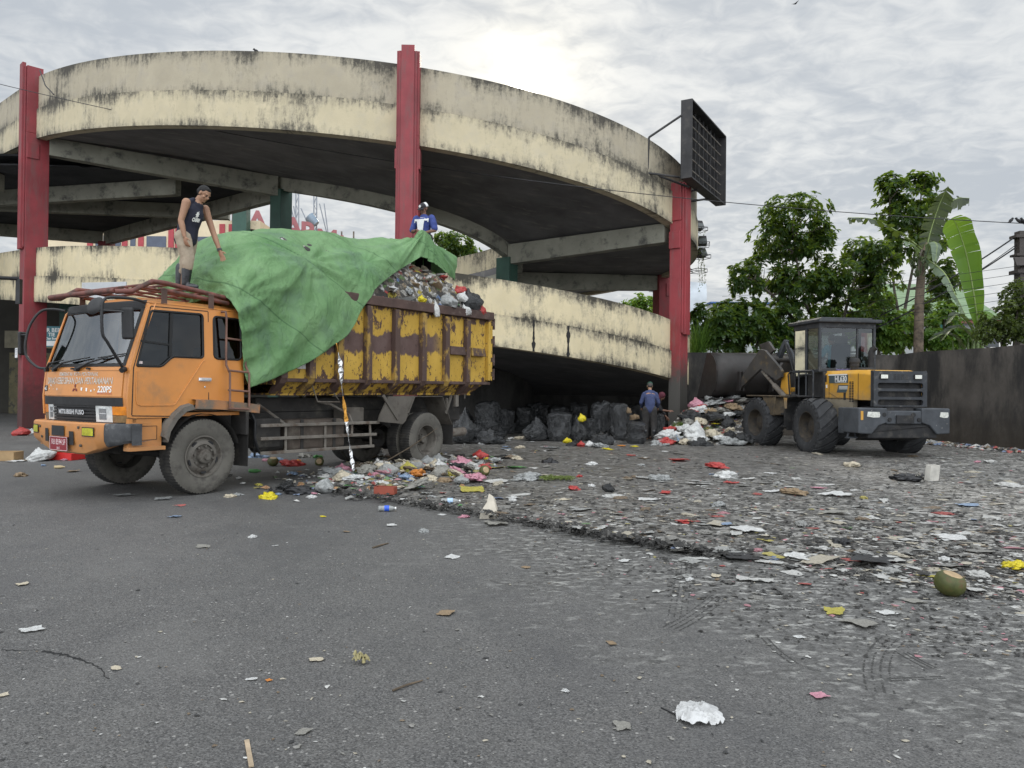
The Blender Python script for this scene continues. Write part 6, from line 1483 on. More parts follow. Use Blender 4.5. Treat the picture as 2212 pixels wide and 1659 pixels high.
# ================================================================== vegetation
def leaf_mat(name, col, col2, trans=.45, rough=.4):
    m, nt = new_mat(name); g = N(nt); uv = g.coord('UV'); s = g.sep(uv)
    c = g.mix(s[0], col, col2)
    b = g.bsdf(c, rough, 0, .45); t = g.n('ShaderNodeBsdfTranslucent'); g.link(g.mix(.5, c, (.30, .42, .03)), t.inputs[0])
    mx = g.n('ShaderNodeMixShader'); mx.inputs[0].default_value = trans; g.link(b.outputs[0], mx.inputs[1]); g.link(t.outputs[0], mx.inputs[2]); g.out(mx); return m
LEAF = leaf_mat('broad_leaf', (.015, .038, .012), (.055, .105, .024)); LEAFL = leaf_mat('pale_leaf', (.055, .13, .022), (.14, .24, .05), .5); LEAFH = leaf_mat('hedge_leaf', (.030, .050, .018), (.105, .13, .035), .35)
BARK = M('bark', (.085, .072, .058), .9, .3, 4, .4, 25, dirt=(.16, .145, .12), damt=.35, dscale=5)
class Leaves:
    def __init__(s): s.v = []; s.f = []; s.u = []
    def leaf(s, p, d, ln, w, droop, tone, twist=0.0):
        """folded, drooping leaf of six faces from base p along d"""
        d = d.normalized(); side = d.cross(Vector((0, 0, 1)))
        if side.length < 1e-3: side = Vector((1, 0, 0))
        side.normalize(); up = side.cross(d)
        side = side * math.cos(twist) + up * math.sin(twist); up = side.cross(d)
        n = len(s.v); c = []; cur = Vector(p); dd = d.copy()
        for k, (q, ww) in enumerate(((0, .08), (.3, .85), (.62, 1.0), (1.0, .04))):
            if k: cur = cur + dd * ln * (q - lastq)
            lastq = q; dd = (dd - Vector((0, 0, 1)) * droop * .5).normalized()
            s.v += [cur - side * w * ww + up * w * ww * .35, cur, cur + side * w * ww + up * w * ww * .35]
        for k in range(3):
            a = n + k * 3; s.f += [(a, a + 1, a + 4, a + 3), (a + 1, a + 2, a + 5, a + 4)]; s.u += [tone, tone]
    def whorl(s, p, out, n, ln, w, droop, tone, rg):
        out = out.normalized(); x = out.orthogonal().normalized(); y = out.cross(x); ph = rg.random() * 6.28
        for k in range(n):
            a = ph + 6.28 * k / n + rg.uniform(-.3, .3); d = out * rg.uniform(.15, .8) + (x * math.cos(a) + y * math.sin(a)) + Vector((0, 0, -.1))
            s.leaf(p, d, ln * rg.uniform(.7, 1.2), w * rg.uniform(.8, 1.15), droop * rg.uniform(.5, 1.4), min(1, max(0, tone + rg.uniform(-.25, .25))), rg.uniform(-.6, .6))
    def build(s, name, mat, parent=None):
        me = bpy.data.meshes.new(name); me.from_pydata([tuple(p) for p in s.v], [], s.f); L = me.uv_layers.new(name='UVMap')
        a = np.repeat(np.array(s.u, dtype=np.float32), 4); L.data.foreach_set('uv', np.stack([a, a], 1).ravel())
        me.materials.append(mat); o = bpy.data.objects.new(name, me); COL.objects.link(o)
        if parent: o.parent = parent
        return o
def crown(lv, blobs, tw, rg, ln, w, n=7, droop=.5, tone=.35):
    """blobs: (centre, (rx, ry, rz)); twigs sit through the outer half of each blob"""
    tips = []
    vol = [r[0] * r[1] * r[2] for _, r in blobs]; tot = sum(v ** .7 for v in vol)
    for (c, r), v in zip(blobs, vol):
        for _ in range(int(tw * v ** .7 / tot)):
            while True:
                q = Vector((rg.uniform(-1, 1), rg.uniform(-1, 1), rg.uniform(-1, 1)))
                if .28 < q.length < 1: break
            k = 1 + .35 * mnoise.noise(q.normalized() * 2.2 + Vector(c)); p = Vector(c) + Vector((q.x * r[0], q.y * r[1], q.z * r[2])) * k
            if mnoise.noise(p * 1.5) < -.10: continue
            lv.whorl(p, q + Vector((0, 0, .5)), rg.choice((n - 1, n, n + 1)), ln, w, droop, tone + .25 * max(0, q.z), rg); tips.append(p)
    return tips
def tree(name, base, label, blobs, trunk, seed, twigs, ln=.20, w=.042, n=7, droop=.5, mat=None, tone=.3, cat='tree', limbs=14, r0=.09):
    rg = random.Random(seed); t = empty(name, base, 0, label, cat); base = Vector(base)
    bl = [(Vector(c) - base, r) for c, r in blobs]
    lv = Leaves(); tips = crown(lv, bl, int(twigs * 1.3), rg, ln * 1.18, w * 1.2, n, droop, tone); lv.build('crown', mat or LEAF, t)
    mb = MB()
    if trunk:
        stems = [[Vector(p) - base for p in s_] for s_ in trunk]
        for s_ in stems:
            sp = spline(s_, 8); mb.tube(sp, [r0 * (1 - .72 * i / 8) for i in range(9)], 7)
        allp = [p for s_ in stems for p in spline(s_, 8)[3:]]
        for c, r in bl:
            for _ in range(max(3, limbs // len(bl))):
                q = c + Vector((rg.uniform(-.7, .7) * r[0], rg.uniform(-.7, .7) * r[1], rg.uniform(-.6, .8) * r[2])); a = min(allp, key=lambda p: (p - q).length + (0 if p.z < q.z else 2)); m_ = a.lerp(q, .5) + Vector((0, 0, -.12)); mb.tube(spline([a, m_, q], 5), [.035, .03, .024, .018, .012, .008], 5)
        mb.build('trunk', BARK, t, 60)
    return t
def A(u, v, y): return at(u, v, y)
def blob(u, v, y, pu, pv, ry): s_ = y / FPX; return (A(u, v, y), (pu * s_, ry, pv * s_))
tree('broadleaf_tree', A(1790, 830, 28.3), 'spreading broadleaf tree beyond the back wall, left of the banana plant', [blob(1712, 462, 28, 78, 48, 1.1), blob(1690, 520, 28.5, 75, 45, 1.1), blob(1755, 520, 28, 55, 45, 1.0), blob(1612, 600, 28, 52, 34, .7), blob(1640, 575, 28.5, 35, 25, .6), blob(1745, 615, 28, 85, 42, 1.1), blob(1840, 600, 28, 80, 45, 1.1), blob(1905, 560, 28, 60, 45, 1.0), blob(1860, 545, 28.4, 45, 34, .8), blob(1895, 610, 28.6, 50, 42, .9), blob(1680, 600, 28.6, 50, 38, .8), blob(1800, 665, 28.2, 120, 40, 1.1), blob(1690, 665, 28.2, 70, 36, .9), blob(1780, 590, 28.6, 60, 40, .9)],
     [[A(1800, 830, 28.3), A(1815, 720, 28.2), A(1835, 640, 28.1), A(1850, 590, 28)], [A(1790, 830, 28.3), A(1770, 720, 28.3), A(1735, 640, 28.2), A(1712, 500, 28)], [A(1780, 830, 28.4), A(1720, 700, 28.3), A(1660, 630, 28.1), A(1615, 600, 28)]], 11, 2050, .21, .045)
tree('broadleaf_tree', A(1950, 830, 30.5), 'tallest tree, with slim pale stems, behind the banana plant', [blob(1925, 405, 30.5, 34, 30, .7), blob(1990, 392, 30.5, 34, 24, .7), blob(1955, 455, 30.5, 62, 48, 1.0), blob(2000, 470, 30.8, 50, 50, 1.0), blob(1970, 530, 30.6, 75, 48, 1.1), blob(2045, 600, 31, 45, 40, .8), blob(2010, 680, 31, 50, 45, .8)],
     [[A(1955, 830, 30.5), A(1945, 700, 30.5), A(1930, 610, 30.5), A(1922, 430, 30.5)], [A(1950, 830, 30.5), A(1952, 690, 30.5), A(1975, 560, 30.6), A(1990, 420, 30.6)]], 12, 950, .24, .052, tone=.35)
tree('leafy_bush', A(1590, 830, 28.0), 'dense bright topped bush on the wall beside the right red column', [blob(1560, 690, 27.5, 62, 38, .8), blob(1620, 700, 27.5, 60, 38, .8), blob(1560, 735, 27.4, 70, 30, .7), blob(1660, 730, 27.6, 65, 40, .7), blob(1700, 705, 27.8, 60, 48, .8), blob(1590, 670, 28.0, 60, 26, .7), blob(1520, 700, 27.6, 34, 50, .6)],
     [[A(1590, 830, 28), A(1580, 760, 27.8), A(1560, 700, 27.6)], [A(1600, 830, 28), A(1630, 760, 27.8), A(1650, 700, 27.7)]], 13, 1250, .20, .046, tone=.45, cat='bush')
tree('leafy_bush', A(1880, 830, 29.5), 'pale green undergrowth behind the wheel loader cab', [blob(1860, 700, 29.5, 60, 45, .8), blob(1780, 715, 29.5, 55, 40, .8), blob(1930, 715, 29.5, 60, 46, .8), blob(1900, 650, 30.2, 28, 45, .6), blob(1730, 720, 29.6, 60, 45, .8)],
     [[A(1880, 830, 29.5), A(1870, 760, 29.5), A(1860, 700, 29.5)], [A(1890, 830, 29.5), A(1900, 740, 29.8), A(1900, 640, 30.2)]], 14, 800, .24, .055, mat=LEAFL, tone=.5, cat='bush')
tree('leafy_bush', A(2045, 830, 29.2), 'low green bush between the banana trunk and the banana clump', [blob(2040, 700, 29.2, 40, 45, .7), blob(2030, 735, 28.8, 45, 28, .6), blob(2090, 735, 29.0, 40, 22, .6)], [[A(2040, 830, 29.2), A(2035, 760, 29.2), A(2040, 690, 29.2)]], 15, 420, .20, .05, mat=LEAFL, tone=.3, cat='bush')
tree('hedge_shrub', A(2200, 830, 23.0), 'fine leaved olive shrub at the right edge above the yard wall', [blob(2205, 640, 23.4, 32, 35, .9), blob(2165, 690, 23.2, 42, 40, .8), blob(2215, 700, 23.0, 50, 50, .9), blob(2150, 722, 23.2, 38, 28, .6)], [[A(2195, 830, 23), A(2190, 750, 23), A(2200, 650, 23.2)], [A(2180, 830, 23), A(2165, 750, 23), A(2155, 700, 23.2)]], 16, 1500, .085, .028, 6, .3, LEAFH, .35, 'shrub', 16, .06)
tree('distant_tree', A(985, 700, 58), 'thin leaved tree seen through the ramp opening above the load', [blob(985, 530, 58, 38, 26, 1.6), blob(960, 515, 58, 22, 14, 1.2), blob(1010, 550, 58, 25, 22, 1.4)], [[A(985, 760, 58), A(985, 600, 58), A(985, 530, 58)]], 17, 420, .30, .07, 6, .4, LEAF, .4, 'tree', 10, .16)
tree('distant_tree', A(1385, 800, 46), 'green tree showing under the deck left of the right column', [blob(1385, 670, 46, 50, 32, 1.5), blob(1340, 690, 46, 40, 25, 1.3)], [[A(1385, 800, 46), A(1385, 720, 46), A(1380, 670, 46)]], 18, 420, .30, .075, 6, .4, LEAFL, .3, 'tree', 8, .12)
# grass tuft by the column
lv = Leaves(); rg = random.Random(5)
for _ in range(240):
    p = A(1500 + rg.uniform(-16, 16), 790, 26.6 + rg.uniform(-.2, .2)); lv.leaf(p, Vector((rg.uniform(-.4, .4), rg.uniform(-.3, .3), 1)), rg.uniform(.9, 1.9), .016, .35, rg.random() * .8)
tag(lv.build('grass_tuft', LEAFL), 'tall grass tuft growing between the right column and the wall', 'grass tuft')
# ---- banana plants
BAN = leaf_mat('banana_leaf', (.06, .15, .018), (.12, .23, .035), .42, .35); BAND = leaf_mat('old_banana_leaf', (.026, .036, .024), (.048, .060, .035), .25, .45); BANP = leaf_mat('pale_banana_leaf', (.12, .17, .12), (.20, .25, .18), .35, .5)
def banana_leaf(name, pts, width, mat, parent, torn=0.0, seed=1, side=None, rib=True):
    rg = random.Random(seed); n = 44; sp = spline(pts, n); L_ = []; mb = MB(); sdv = Vector(side or (1, 0, 0))
    for h in (1, -1):
        rows = []
        for i, p in enumerate(sp):
            q = i / n; w = width * ((math.sin(math.pi * min(1, q * .86 + .10)) ** .55) if mat is not BAN else min(1, .16 + q * 1.5) ** .8 * (1 - max(0, q - .86) / .14 * .45)) * (1 + .10 * mnoise.noise((q * 5, seed, h)))
            d = (sp[min(i + 1, n)] - sp[max(i - 1, 0)]).normalized(); s_ = (sdv - d * sdv.dot(d)).normalized(); nrm = d.cross(s_)
            rows.append([p + s_ * (h * w * k) + nrm * (-.22 * w * k * k * 1.0 + .02 * mnoise.noise((q * 20, k, h))) for k in (0, .35, .7, 1.0)])
        i = 0
        while i < n:
            j = i + (rg.randint(1, 4) if torn else n); j = min(j, n); dz = -torn * rg.uniform(0, .12) if torn else 0; sh = 1 - (torn * rg.uniform(0, .45) if torn else 0)
            seg = []
            for k in range(i, j + 1):
                r = rows[k]; cut = .10 * torn * (1 if k in (i, j) else 0)
                seg.append([r[0]] + [r[0].lerp(r[m], sh) + Vector((0, 0, dz * m * (1 + cut))) for m in (1, 2, 3)])
            if torn and len(seg) > 1:
                e0 = (seg[-1][3] - seg[0][3]) * .10 * torn; seg[0][3] = seg[0][3] + e0; seg[-1][3] = seg[-1][3] - e0
            u0 = rg.random() * .8 if torn else .5
            mb.grid(seg, [[(u0 + .15 * math.sin(i * 1.7), 0)] * 4 for _ in seg]); i = j
    o = mb.build(name, mat, parent, None, fix=False)
    for p in o.data.polygons: p.use_smooth = True
    if rib: rb = MB(); rb.tube(sp, [.028 * (1 - .75 * i / n) for i in range(n + 1)], 6); rb.build('midrib', M('midrib', (.22, .28, .10), .5), o, 60)
    return o
bp = empty('banana_plant', A(1985, 830, 27.2), 0, 'tall banana plant with torn dark leaves and a hanging fruit bunch', 'banana plant'); b0 = bp.location.copy()
def BL(u, v, y): return A(u, v, y) - b0
mb = MB(); mb.tube([BL(1983, 850, 27.2), BL(1984, 740, 27.2), BL(1986, 650, 27.2), BL(1992, 560, 27.2), BL(2002, 525, 27.2)], [.17, .165, .155, .13, .08], 12); mb.build('trunk', M('banana_trunk', (.15, .115, .085), .85, .35, 2.5, .3, 12, dirt=(.05, .038, .03), damt=.45, dscale=3), bp, 60)
banana_leaf('leaf', [BL(2000, 545, 27.2), BL(2010, 500, 27.1), BL(2030, 440, 26.8), BL(2048, 402, 26.5)], .46, BAND, bp, .55, 2)
banana_leaf('leaf', [BL(2002, 540, 27.2), BL(2035, 455, 27.6), BL(2065, 430, 27.9), BL(2094, 428, 28.2)], .24, BAND, bp, .7, 3, (0, 0, 1))
banana_leaf('leaf', [BL(1998, 545, 27.2), BL(1955, 510, 26.9), BL(1890, 475, 26.6), BL(1832, 470, 26.4)], .26, BAND, bp, .7, 4, (0, 1, .1))
banana_leaf('leaf', [BL(2000, 555, 27.2), BL(1985, 555, 26.7), BL(1975, 530, 26.4), BL(1950, 520, 26.2)], .20, BANP, bp, .5, 5, (0, 1, .3))
banana_leaf('leaf', [BL(2000, 560, 27.2), BL(2012, 525, 26.8), BL(2024, 530, 26.4), BL(2020, 565, 26.2)], .26, BANP, bp, .1, 6, (1, .4, 0))
banana_leaf('leaf', [BL(2002, 560, 27.1), BL(2040, 590, 26.5), BL(2065, 640, 26.1), BL(2085, 680, 26.0)], .22, BANP, bp, .6, 7, (.6, .6, .4))
mb = MB(); rg = random.Random(3)
mb.tube([BL(2000, 545, 27.1), BL(1992, 540, 26.8), BL(1985, 560, 26.6), BL(1984, 600, 26.6)], .03, 6)
mb.build('fruit_stalk', BARK, bp, 60)
mb = MB()
for k in range(60):
    a = rg.random() * 6.28; z = rg.uniform(-.34, .30); r = .20 * math.sqrt(max(.1, 1 - (z / .42) ** 2)); c = BL(1985, 578, 26.6) + Vector((r * math.cos(a), r * math.sin(a), z)); d = Vector((math.cos(a) * .6, math.sin(a) * .6, .8)).normalized()
    mb.tube([c, c + d * .07, c + d * .13 + Vector((0, 0, .03))], [.02, .024, .010], 6)
o = mb.build('fruit_bunch', M('green_banana', (.055, .075, .03), .6, .3, 6), bp, 60); o['kind'] = 'stuff'
b2 = empty('banana_plant', A(2100, 830, 25.2), 0, 'young banana clump with one huge bright green upright leaf', 'banana plant'); b0 = b2.location.copy()
banana_leaf('leaf', [BL(2113, 705, 25.2), BL(2106, 650, 25.1), BL(2090, 560, 24.9), BL(2072, 500, 24.7), BL(2058, 470, 24.5)], .42, BAN, b2, .10, 12, (1, -.3, .02))
banana_leaf('leaf', [BL(2105, 720, 25.2), BL(2085, 690, 24.9), BL(2065, 680, 24.6), BL(2045, 700, 24.4)], .24, BAND, b2, .15, 8, (.3, 1, .2))
banana_leaf('leaf', [BL(2105, 735, 25.2), BL(2080, 710, 24.9), BL(2055, 712, 24.6), BL(2035, 735, 24.4)], .26, BAND, b2, .1, 9, (.3, 1, .2))
banana_leaf('leaf', [BL(2108, 730, 25.2), BL(2120, 690, 25.0), BL(2132, 680, 24.9), BL(2150, 690, 24.8)], .18, BAN, b2, 0, 10, (.2, .6, 1))
banana_leaf('leaf', [BL(2080, 750, 25.2), BL(2060, 725, 24.9), BL(2035, 722, 24.7), BL(2010, 735, 24.5)], .24, BAND, b2, .1, 11, (.2, 1, .2))
STK = M('banana_stem', (.16, .22, .085), .5, .25, 4, .1, 20)
for (u0, v0, u1, v1, r) in ((2108, 830, 2113, 700, .07), (2098, 830, 2104, 718, .065), (2116, 830, 2126, 700, .05), (2080, 830, 2072, 735, .05), (2088, 830, 2092, 730, .045), (2066, 830, 2058, 735, .04)):
    mb = MB(); mb.tube([BL(u0, v0, 25.3), BL((u0 + u1) / 2, (v0 + v1) / 2, 25.25), BL(u1, v1, 25.2)], [r * 1.3, r, r * .5], 8); mb.build('stem', STK, b2, 60)

# ================================================================== buildings and fittings beyond
WALLG = M('grey_render', (.30, .31, .31), .85, .12, .6, .1, 8, dirt=(.17, .17, .165), damt=.36, dscale=.8)
def roof_mat(name, c):
    m, nt = new_mat(name); g = N(nt); v = g.coord(); w = g.n('ShaderNodeTexWave', wave_type='BANDS', bands_direction='Z'); g.link(v, w.inputs[0]); w.inputs['Scale'].default_value = 1.6
    cc = g.mix(g.ramp(g.noise(v, .8, 5), .3, .7), tuple(x * .75 for x in c), c); cc = g.mix(g.math('MULTIPLY', g.ramp(w.outputs['Fac'], .7, 1), .35), cc, tuple(x * .5 for x in c)); g.out(g.bsdf(cc, .7, 0, .3, g.bump(w.outputs['Fac'], .4, .05))); return m
h = empty('house', A(1990, 840, 46), 0, 'low house with a green tiled hip roof behind the trees', 'house'); h0 = h.location.copy()
def HL_(u, v, y): return A(u, v, y) - h0
e = [HL_(1830, 686, 42), HL_(2172, 664, 42), HL_(2190, 664, 52), HL_(1850, 690, 52)]; zE = e[0].z
for p in e: p.z = zE
rg_ = [HL_(1890, 614, 47), HL_(2055, 612, 47)]; rg_[1].z = rg_[0].z
mb = MB(); mb.add(e + rg_, [(0, 1, 5, 4), (1, 2, 5), (2, 3, 4, 5), (3, 0, 4)]); mb.build('roof', roof_mat('green_tiles', (.20, .28, .16)), h, None, sol=.08)
mb = MB(); x0, x1, y0, y1 = e[0].x + .5, e[1].x - .5, e[0].y + .5, e[2].y - .5; mb.box(((x0 + x1) / 2, (y0 + y1) / 2, (zE - h0.z * 0 - 1.0) / 2), (x1 - x0, y1 - y0, zE + 1)); mb.build('wall', WALLG, h)
for k in range(7):
    mb = MB(); mb.box((x0 + (x1 - x0) * (k + .5) / 7, y0 - .02, zE - .9), (.18, .08, 1.7)); mb.build('pilaster', M('teal_paint', (.05, .22, .20), .6), h)
    mb = MB(); mb.box((x0 + (x1 - x0) * (k + .5) / 7 + .6, y0 - .005, zE - 1.0), (.8, .05, 1.0)); mb.build('window', M('dark_pane', (.03, .035, .04), .15), h)
mb = MB(); mb.box(((x0 + x1) / 2, y0 - .3, zE - .12), (x1 - x0 + .8, .12, .22)); mb.build('fascia', M('fascia_red', (.20, .07, .06), .6), h)
b = empty('warehouse', A(1625, 840, 62), 0, 'long pale shed with a shallow blue roof behind the bush', 'shed'); b0 = b.location.copy()
p0, p1 = BL(1535, 662, 60), BL(1720, 655, 60); zz = max(p0.z, p1.z)
mb = MB(); mb.add([Vector((p0.x, p0.y, zz)), Vector((p1.x, p1.y, zz)), Vector((p1.x, p1.y + 8, zz + .75)), Vector((p0.x, p0.y + 8, zz + .1))], [(0, 1, 2, 3)]); mb.build('roof', roof_mat('blue_metal', (.10, .19, .42)), b, None, sol=.12)
mb = MB(); mb.box(((p0.x + p1.x) / 2, p0.y + 4.2, zz / 2 - .1), (p1.x - p0.x - .3, 7.6, zz)); mb.build('wall', M('pale_wall', (.42, .44, .44), .85, .1, .5), b)
# building wrapped in white sheeting
b = empty('wrapped_building', A(1500, 850, 52), 0, 'building shrouded in wrinkled white sheeting beside the ramp', 'building'); b0 = b.location.copy(); mb = MB(); P = []
pA, pB = BL(1440, 602, 52), BL(1527, 612, 52)
for i in range(30):
    q = i / 29; row = []
    for j in range(26):
        r = j / 25; x = pA.x + (pB.x - pA.x) * q; z = (pA.z * (1 - q) + pB.z * q) * r; row.append(Vector((x, .10 * (mnoise.noise((x * .9, z * .9, 1)) + .6 * (1 - abs(mnoise.noise((x * 1.4 + z, z * .8, 4))) * 2)), z)))
    P.append(row)
mb.grid(P); last = [r for r in P[-1]]; mb.grid([last, [p + Vector((.05, 7, 0)) for p in last]]); top = [r[-1] for r in P]; mb.grid([top, [p + Vector((0, 7, 0)) for p in top]])
mb.build('sheeting', M('white_sheeting', (.52, .56, .60), .5, .12, 1.2, .3, 5), b, 180)
# market hall far behind, with the big letters on its roof
mh = empty('market_hall', A(640, 860, 62), 0, 'cream market hall with red pilasters and dark windows behind the ramp', 'building'); b0 = mh.location.copy()
CREAMF = M('cream_far', (.62, .52, .36), .85, .12, .5, .1, 6, dirt=(.34, .27, .18), damt=.34, dscale=1.0)
pl_, pr_ = BL(120, 470, 64), BL(562, 470, 60); 
mb = MB(); zt = BL(330, 486, 62).z; mb.box(((pl_.x + pr_.x) / 2, 2.0, zt / 2), (pr_.x - pl_.x, 8, zt)); wl_ = mb.build('wall', CREAMF, mh)
yf = -2.03
for u_ in (195, 270, 305, 370, 385, 480, 500):
    x = BL(u_, 520, 60).x; mb = MB(); mb.box((x, yf, zt / 2), (.42, .10, zt - .6)); mb.build('pilaster', M('red_far', (.36, .05, .06), .6), mh)
for u0, u1 in ((200, 268), (275, 300), (310, 366), (392, 476)):
    xa, xb = BL(u0, 520, 60).x + .25, BL(u1, 520, 60).x - .25; z1 = BL(300, 510, 60).z; mb = MB(); mb.box(((xa + xb) / 2, yf + .01, z1 - 1.0), (xb - xa, .06, 2.0)); mb.build('window', M('blue_grey_pane', (.06, .075, .11), .2), mh)
mb = MB(); xg = BL(527, 500, 60).x; mb.box((xg, yf - .6, zt / 2 + .4), (1.1, .9, zt + 1.2)); mb.build('stair_column', GREEN, mh)
mb = MB(); r0_ = BL(545, 500, 60); mb.add([BL(535, 494, 60), BL(585, 500, 60), BL(585, 540, 60), BL(535, 540, 60)], [(0, 1, 2, 3)]); mb.box(((BL(800, 500, 60).x + r0_.x) / 2, 3, BL(700, 545, 62).z / 2), (BL(800, 500, 60).x - r0_.x, 8, BL(700, 545, 62).z)); mb.build('annex', M('ochre_roof', (.48, .28, .06), .7), mh)
sg = empty('roof_sign', A(660, 520, 61), 0, 'big red roof letters spelling the market name, seen through the ramp', 'sign'); b0 = sg.location.copy(); RL = M('faded_red_letter', (.30, .11, .12), .6, .15, 1)
for ch, u, v, hpx in (('P', 515, 478, 46), ('A', 556, 481, 44), ('S', 598, 488, 44), ('A', 633, 494, 42), ('R', 666, 504, 42), ('M', 706, 520, 42), ('A', 738, 531, 38), ('W', 764, 536, 34), ('A', 788, 545, 32), ('R', 804, 551, 28)):
    mb = MB(); y = 61 + (u - 515) * .028; s_ = hpx * y / FPX; text_mb(mb, ch, s_ * 1.38, BL(u, v, y), Vector((.93, .36, 0)).normalized(), (0, 0, 1), .04 * s_, 1.0, .25); mb.build('letter', RL, sg)
mb = MB()
for u in (556, 633, 666, 706, 738, 764): y = 61 + (u - 515) * .028; mb.bar(BL(u, 500, y + .2), BL(u, 600, y + .2), .12, .12)
mb.build('letter_frame', GREYM, sg)
tw = empty('radio_mast', A(655, 600, 66), 0, 'thin lattice radio masts with dishes and guy wires behind the roof letters', 'mast'); b0 = tw.location.copy(); mb = MB()
for u in (642, 681):
    for du in (-3, 3): mb.bar(BL(u + du, 600, 66), BL(u + du, 380, 66), .09, .09)
    for k in range(14): mb.bar(BL(u - 3 + 6 * (k % 2), 600 - k * 16, 66), BL(u + 3 - 6 * (k % 2), 584 - k * 16, 66), .06, .06)
for a, b_ in (((690, 440), (716, 545)), ((700, 440), (712, 530)), ((650, 450), (668, 490)), ((672, 470), (648, 500)), ((628, 445), (636, 480)), ((634, 445), (640, 478))): mb.tube([BL(*a, 66), BL(*b_, 66)], .05, 5)
mb.build('lattice', M('mast_grey', (.22, .24, .27), .6), tw)
mb = MB(); mb.cyl(BL(668, 468, 65.8), BL(684, 484, 65.8), .45, .30, 14); mb.build('dish', M('dish_blue', (.20, .26, .32), .5), tw, 40)
# market frontage under the ramp at the left, banner, notice, bracket, panel
mf = empty('market_building', (-24, 39.5, 0), 0, 'dark market frontage with green columns and shutters under the ramp', 'building')
mb = MB(); mb.box((2, 1.2, 3.4), (34, .4, 6.8)); mb.build('wall', M('market_dark_wall', (.045, .042, .035), .9, .3, .6), mf)
for x in (-8.5, -3.3, 2.2, 7.6):
    mb = MB(); mb.box((x, -1.6, 2.9), (.75, .7, 5.8)); mb.build('column', GREEN, mf, None, .02)
for x in (-6, -.5, 4.9):
    mb = MB(); mb.box((x, .95, 1.6), (3.9, .08, 3.2)); mb.build('shutter', M('shutter_olive', (.16, .14, .075), .7, .3, 2, dirt=(.05, .05, .045), damt=.45), mf)
    mb = MB(); mb.box((x, .93, 3.9), (4.4, .10, .9)); mb.build('sign_board', M('faded_board', (.22, .20, .14), .7, .4, 1.2), mf)
bn = MB(); bo = A(112, 727, 30.5); bn.box((0, 0, 0), (1.35, .03, .82)); banner = bn.build('banner', M('teal_banner', (.05, .17, .20), .6, .12, 1.5)); banner.location = bo; tag(banner, 'teal banner with white words hanging between red column and truck', 'banner')
for s_, sz, z in (('SER BERI', .22, .25), ('TIE', .20, .07), ('Dan Ecer', .12, -.08)):
    mb = MB(); text_mb(mb, s_, sz, (0, -.017, z), (1, 0, 0), (0, 0, 1), .004); mb.build('lettering', WHITE, banner)
mb = MB(); mb.box((0, -.018, -.27), (1.3, .004, .20)); mb.build('white_strip', WHITE, banner)
nb_ = MB(); pc = ring(COLT[0]); nn = normal_at(COLT[0]); q = pc + nn * .431 + Vector((0, 0, 2.62)); tn = Vector((-nn.y, nn.x, 0)); nb_.box((0, 0, 0), (.32, .006, .34)); no = nb_.build('notice', M('paper_white', (.66, .66, .66), .7, .06)); no.location = q - Vector((0, 0, 0)) ; no.rotation_euler = (0, 0, math.atan2(tn.y, tn.x) + (math.pi if tn.x < 0 else 0)); tag(no, 'white paper notice pasted on the left red column', 'notice')
for s_, sz, z in (('DILARANG', .055, .11), ('buang sampah', .03, .05), ('di area ini', .03, .0), ('terima kasih', .03, -.05)):
    mb = MB(); text_mb(mb, s_, sz, (0, -.004, z), (1, 0, 0), (0, 0, 1), .001); mb.build('lettering', BLK, no)
mb = MB(); a_ = A(-20, 598, 24.2); mb.tube([A(-40, 599, 24.0), A(20, 601, 24.6), A(40, 602, 24.8)], .06, 8); mb.box(A(41, 630, 24.8), (.14, .14, .80)); tag(mb.build('pipe_bracket', BLK, None, 40), 'black square pipe bracket fixed to the left red column', 'bracket')
mb = MB(); c = A(225, 628, 22.6); mb.box((0, 0, 0), (1.5, .04, .5)); o = mb.build('tin_panel', M('pale_tin', (.42, .43, .44), .6, .12, 2, dirt=(.25, .2, .15), damt=.3), None, None, .004); o.location = c; o.rotation_euler = (0, 0, R(-12)); tag(o, 'pale tin panel fixed to the ramp behind the cab roof rack', 'panel')
# ---- billboard, seen from its open back
b1, b2_ = Vector((5.12, 23.55)), Vector((7.12, 27.0)); dr = (b2_ - b1).normalized(); nb2 = Vector((dr.y, -dr.x)); W_ = (b2_ - b1).length
bb = empty('billboard', (b1.x, b1.y, 8.05), math.atan2(dr.y, dr.x), 'dark steel billboard seen from its open back on the right red column', 'billboard'); BST = M('billboard_steel', (.030, .029, .030), .7, .4, 2, .2, 15, dirt=(.065, .06, .055), damt=.4, dscale=3)
# local: x along the panel, -y is the open back that faces the yard
Hb, Db = 2.42, .34
mb = MB(); mb.box((W_ / 2, 0, Hb / 2), (W_, .03, Hb)); mb.build('face_sheet', M('billboard_sheet', (.018, .017, .017), .8, .4, 3), bb)
mb = MB(); mb.box((.02, -Db / 2, Hb / 2), (.05, Db, Hb)); mb.box((W_ - .02, -Db / 2, Hb / 2), (.05, Db, Hb)); mb.box((W_ / 2, -Db / 2, .02), (W_ - .08, Db, .05)); mb.box((W_ / 2, -Db / 2, Hb - .02), (W_ - .08, Db, .05)); mb.build('box_frame', BST, bb, None, .008)
for k in range(6):
    mb = MB(); mb.cyl((.08, -Db + .12, .32 + k * .34), (W_ - .3, -Db + .12, .32 + k * .34), .022, n=8); mb.build('lamp_tube', GREYM, bb, 40)
for k in range(9):
    mb = MB(); mb.box((.3 + k * (W_ - .5) / 8, -.06, Hb / 2), (.05, .08, Hb - .1)); mb.build('stud', BST, bb)
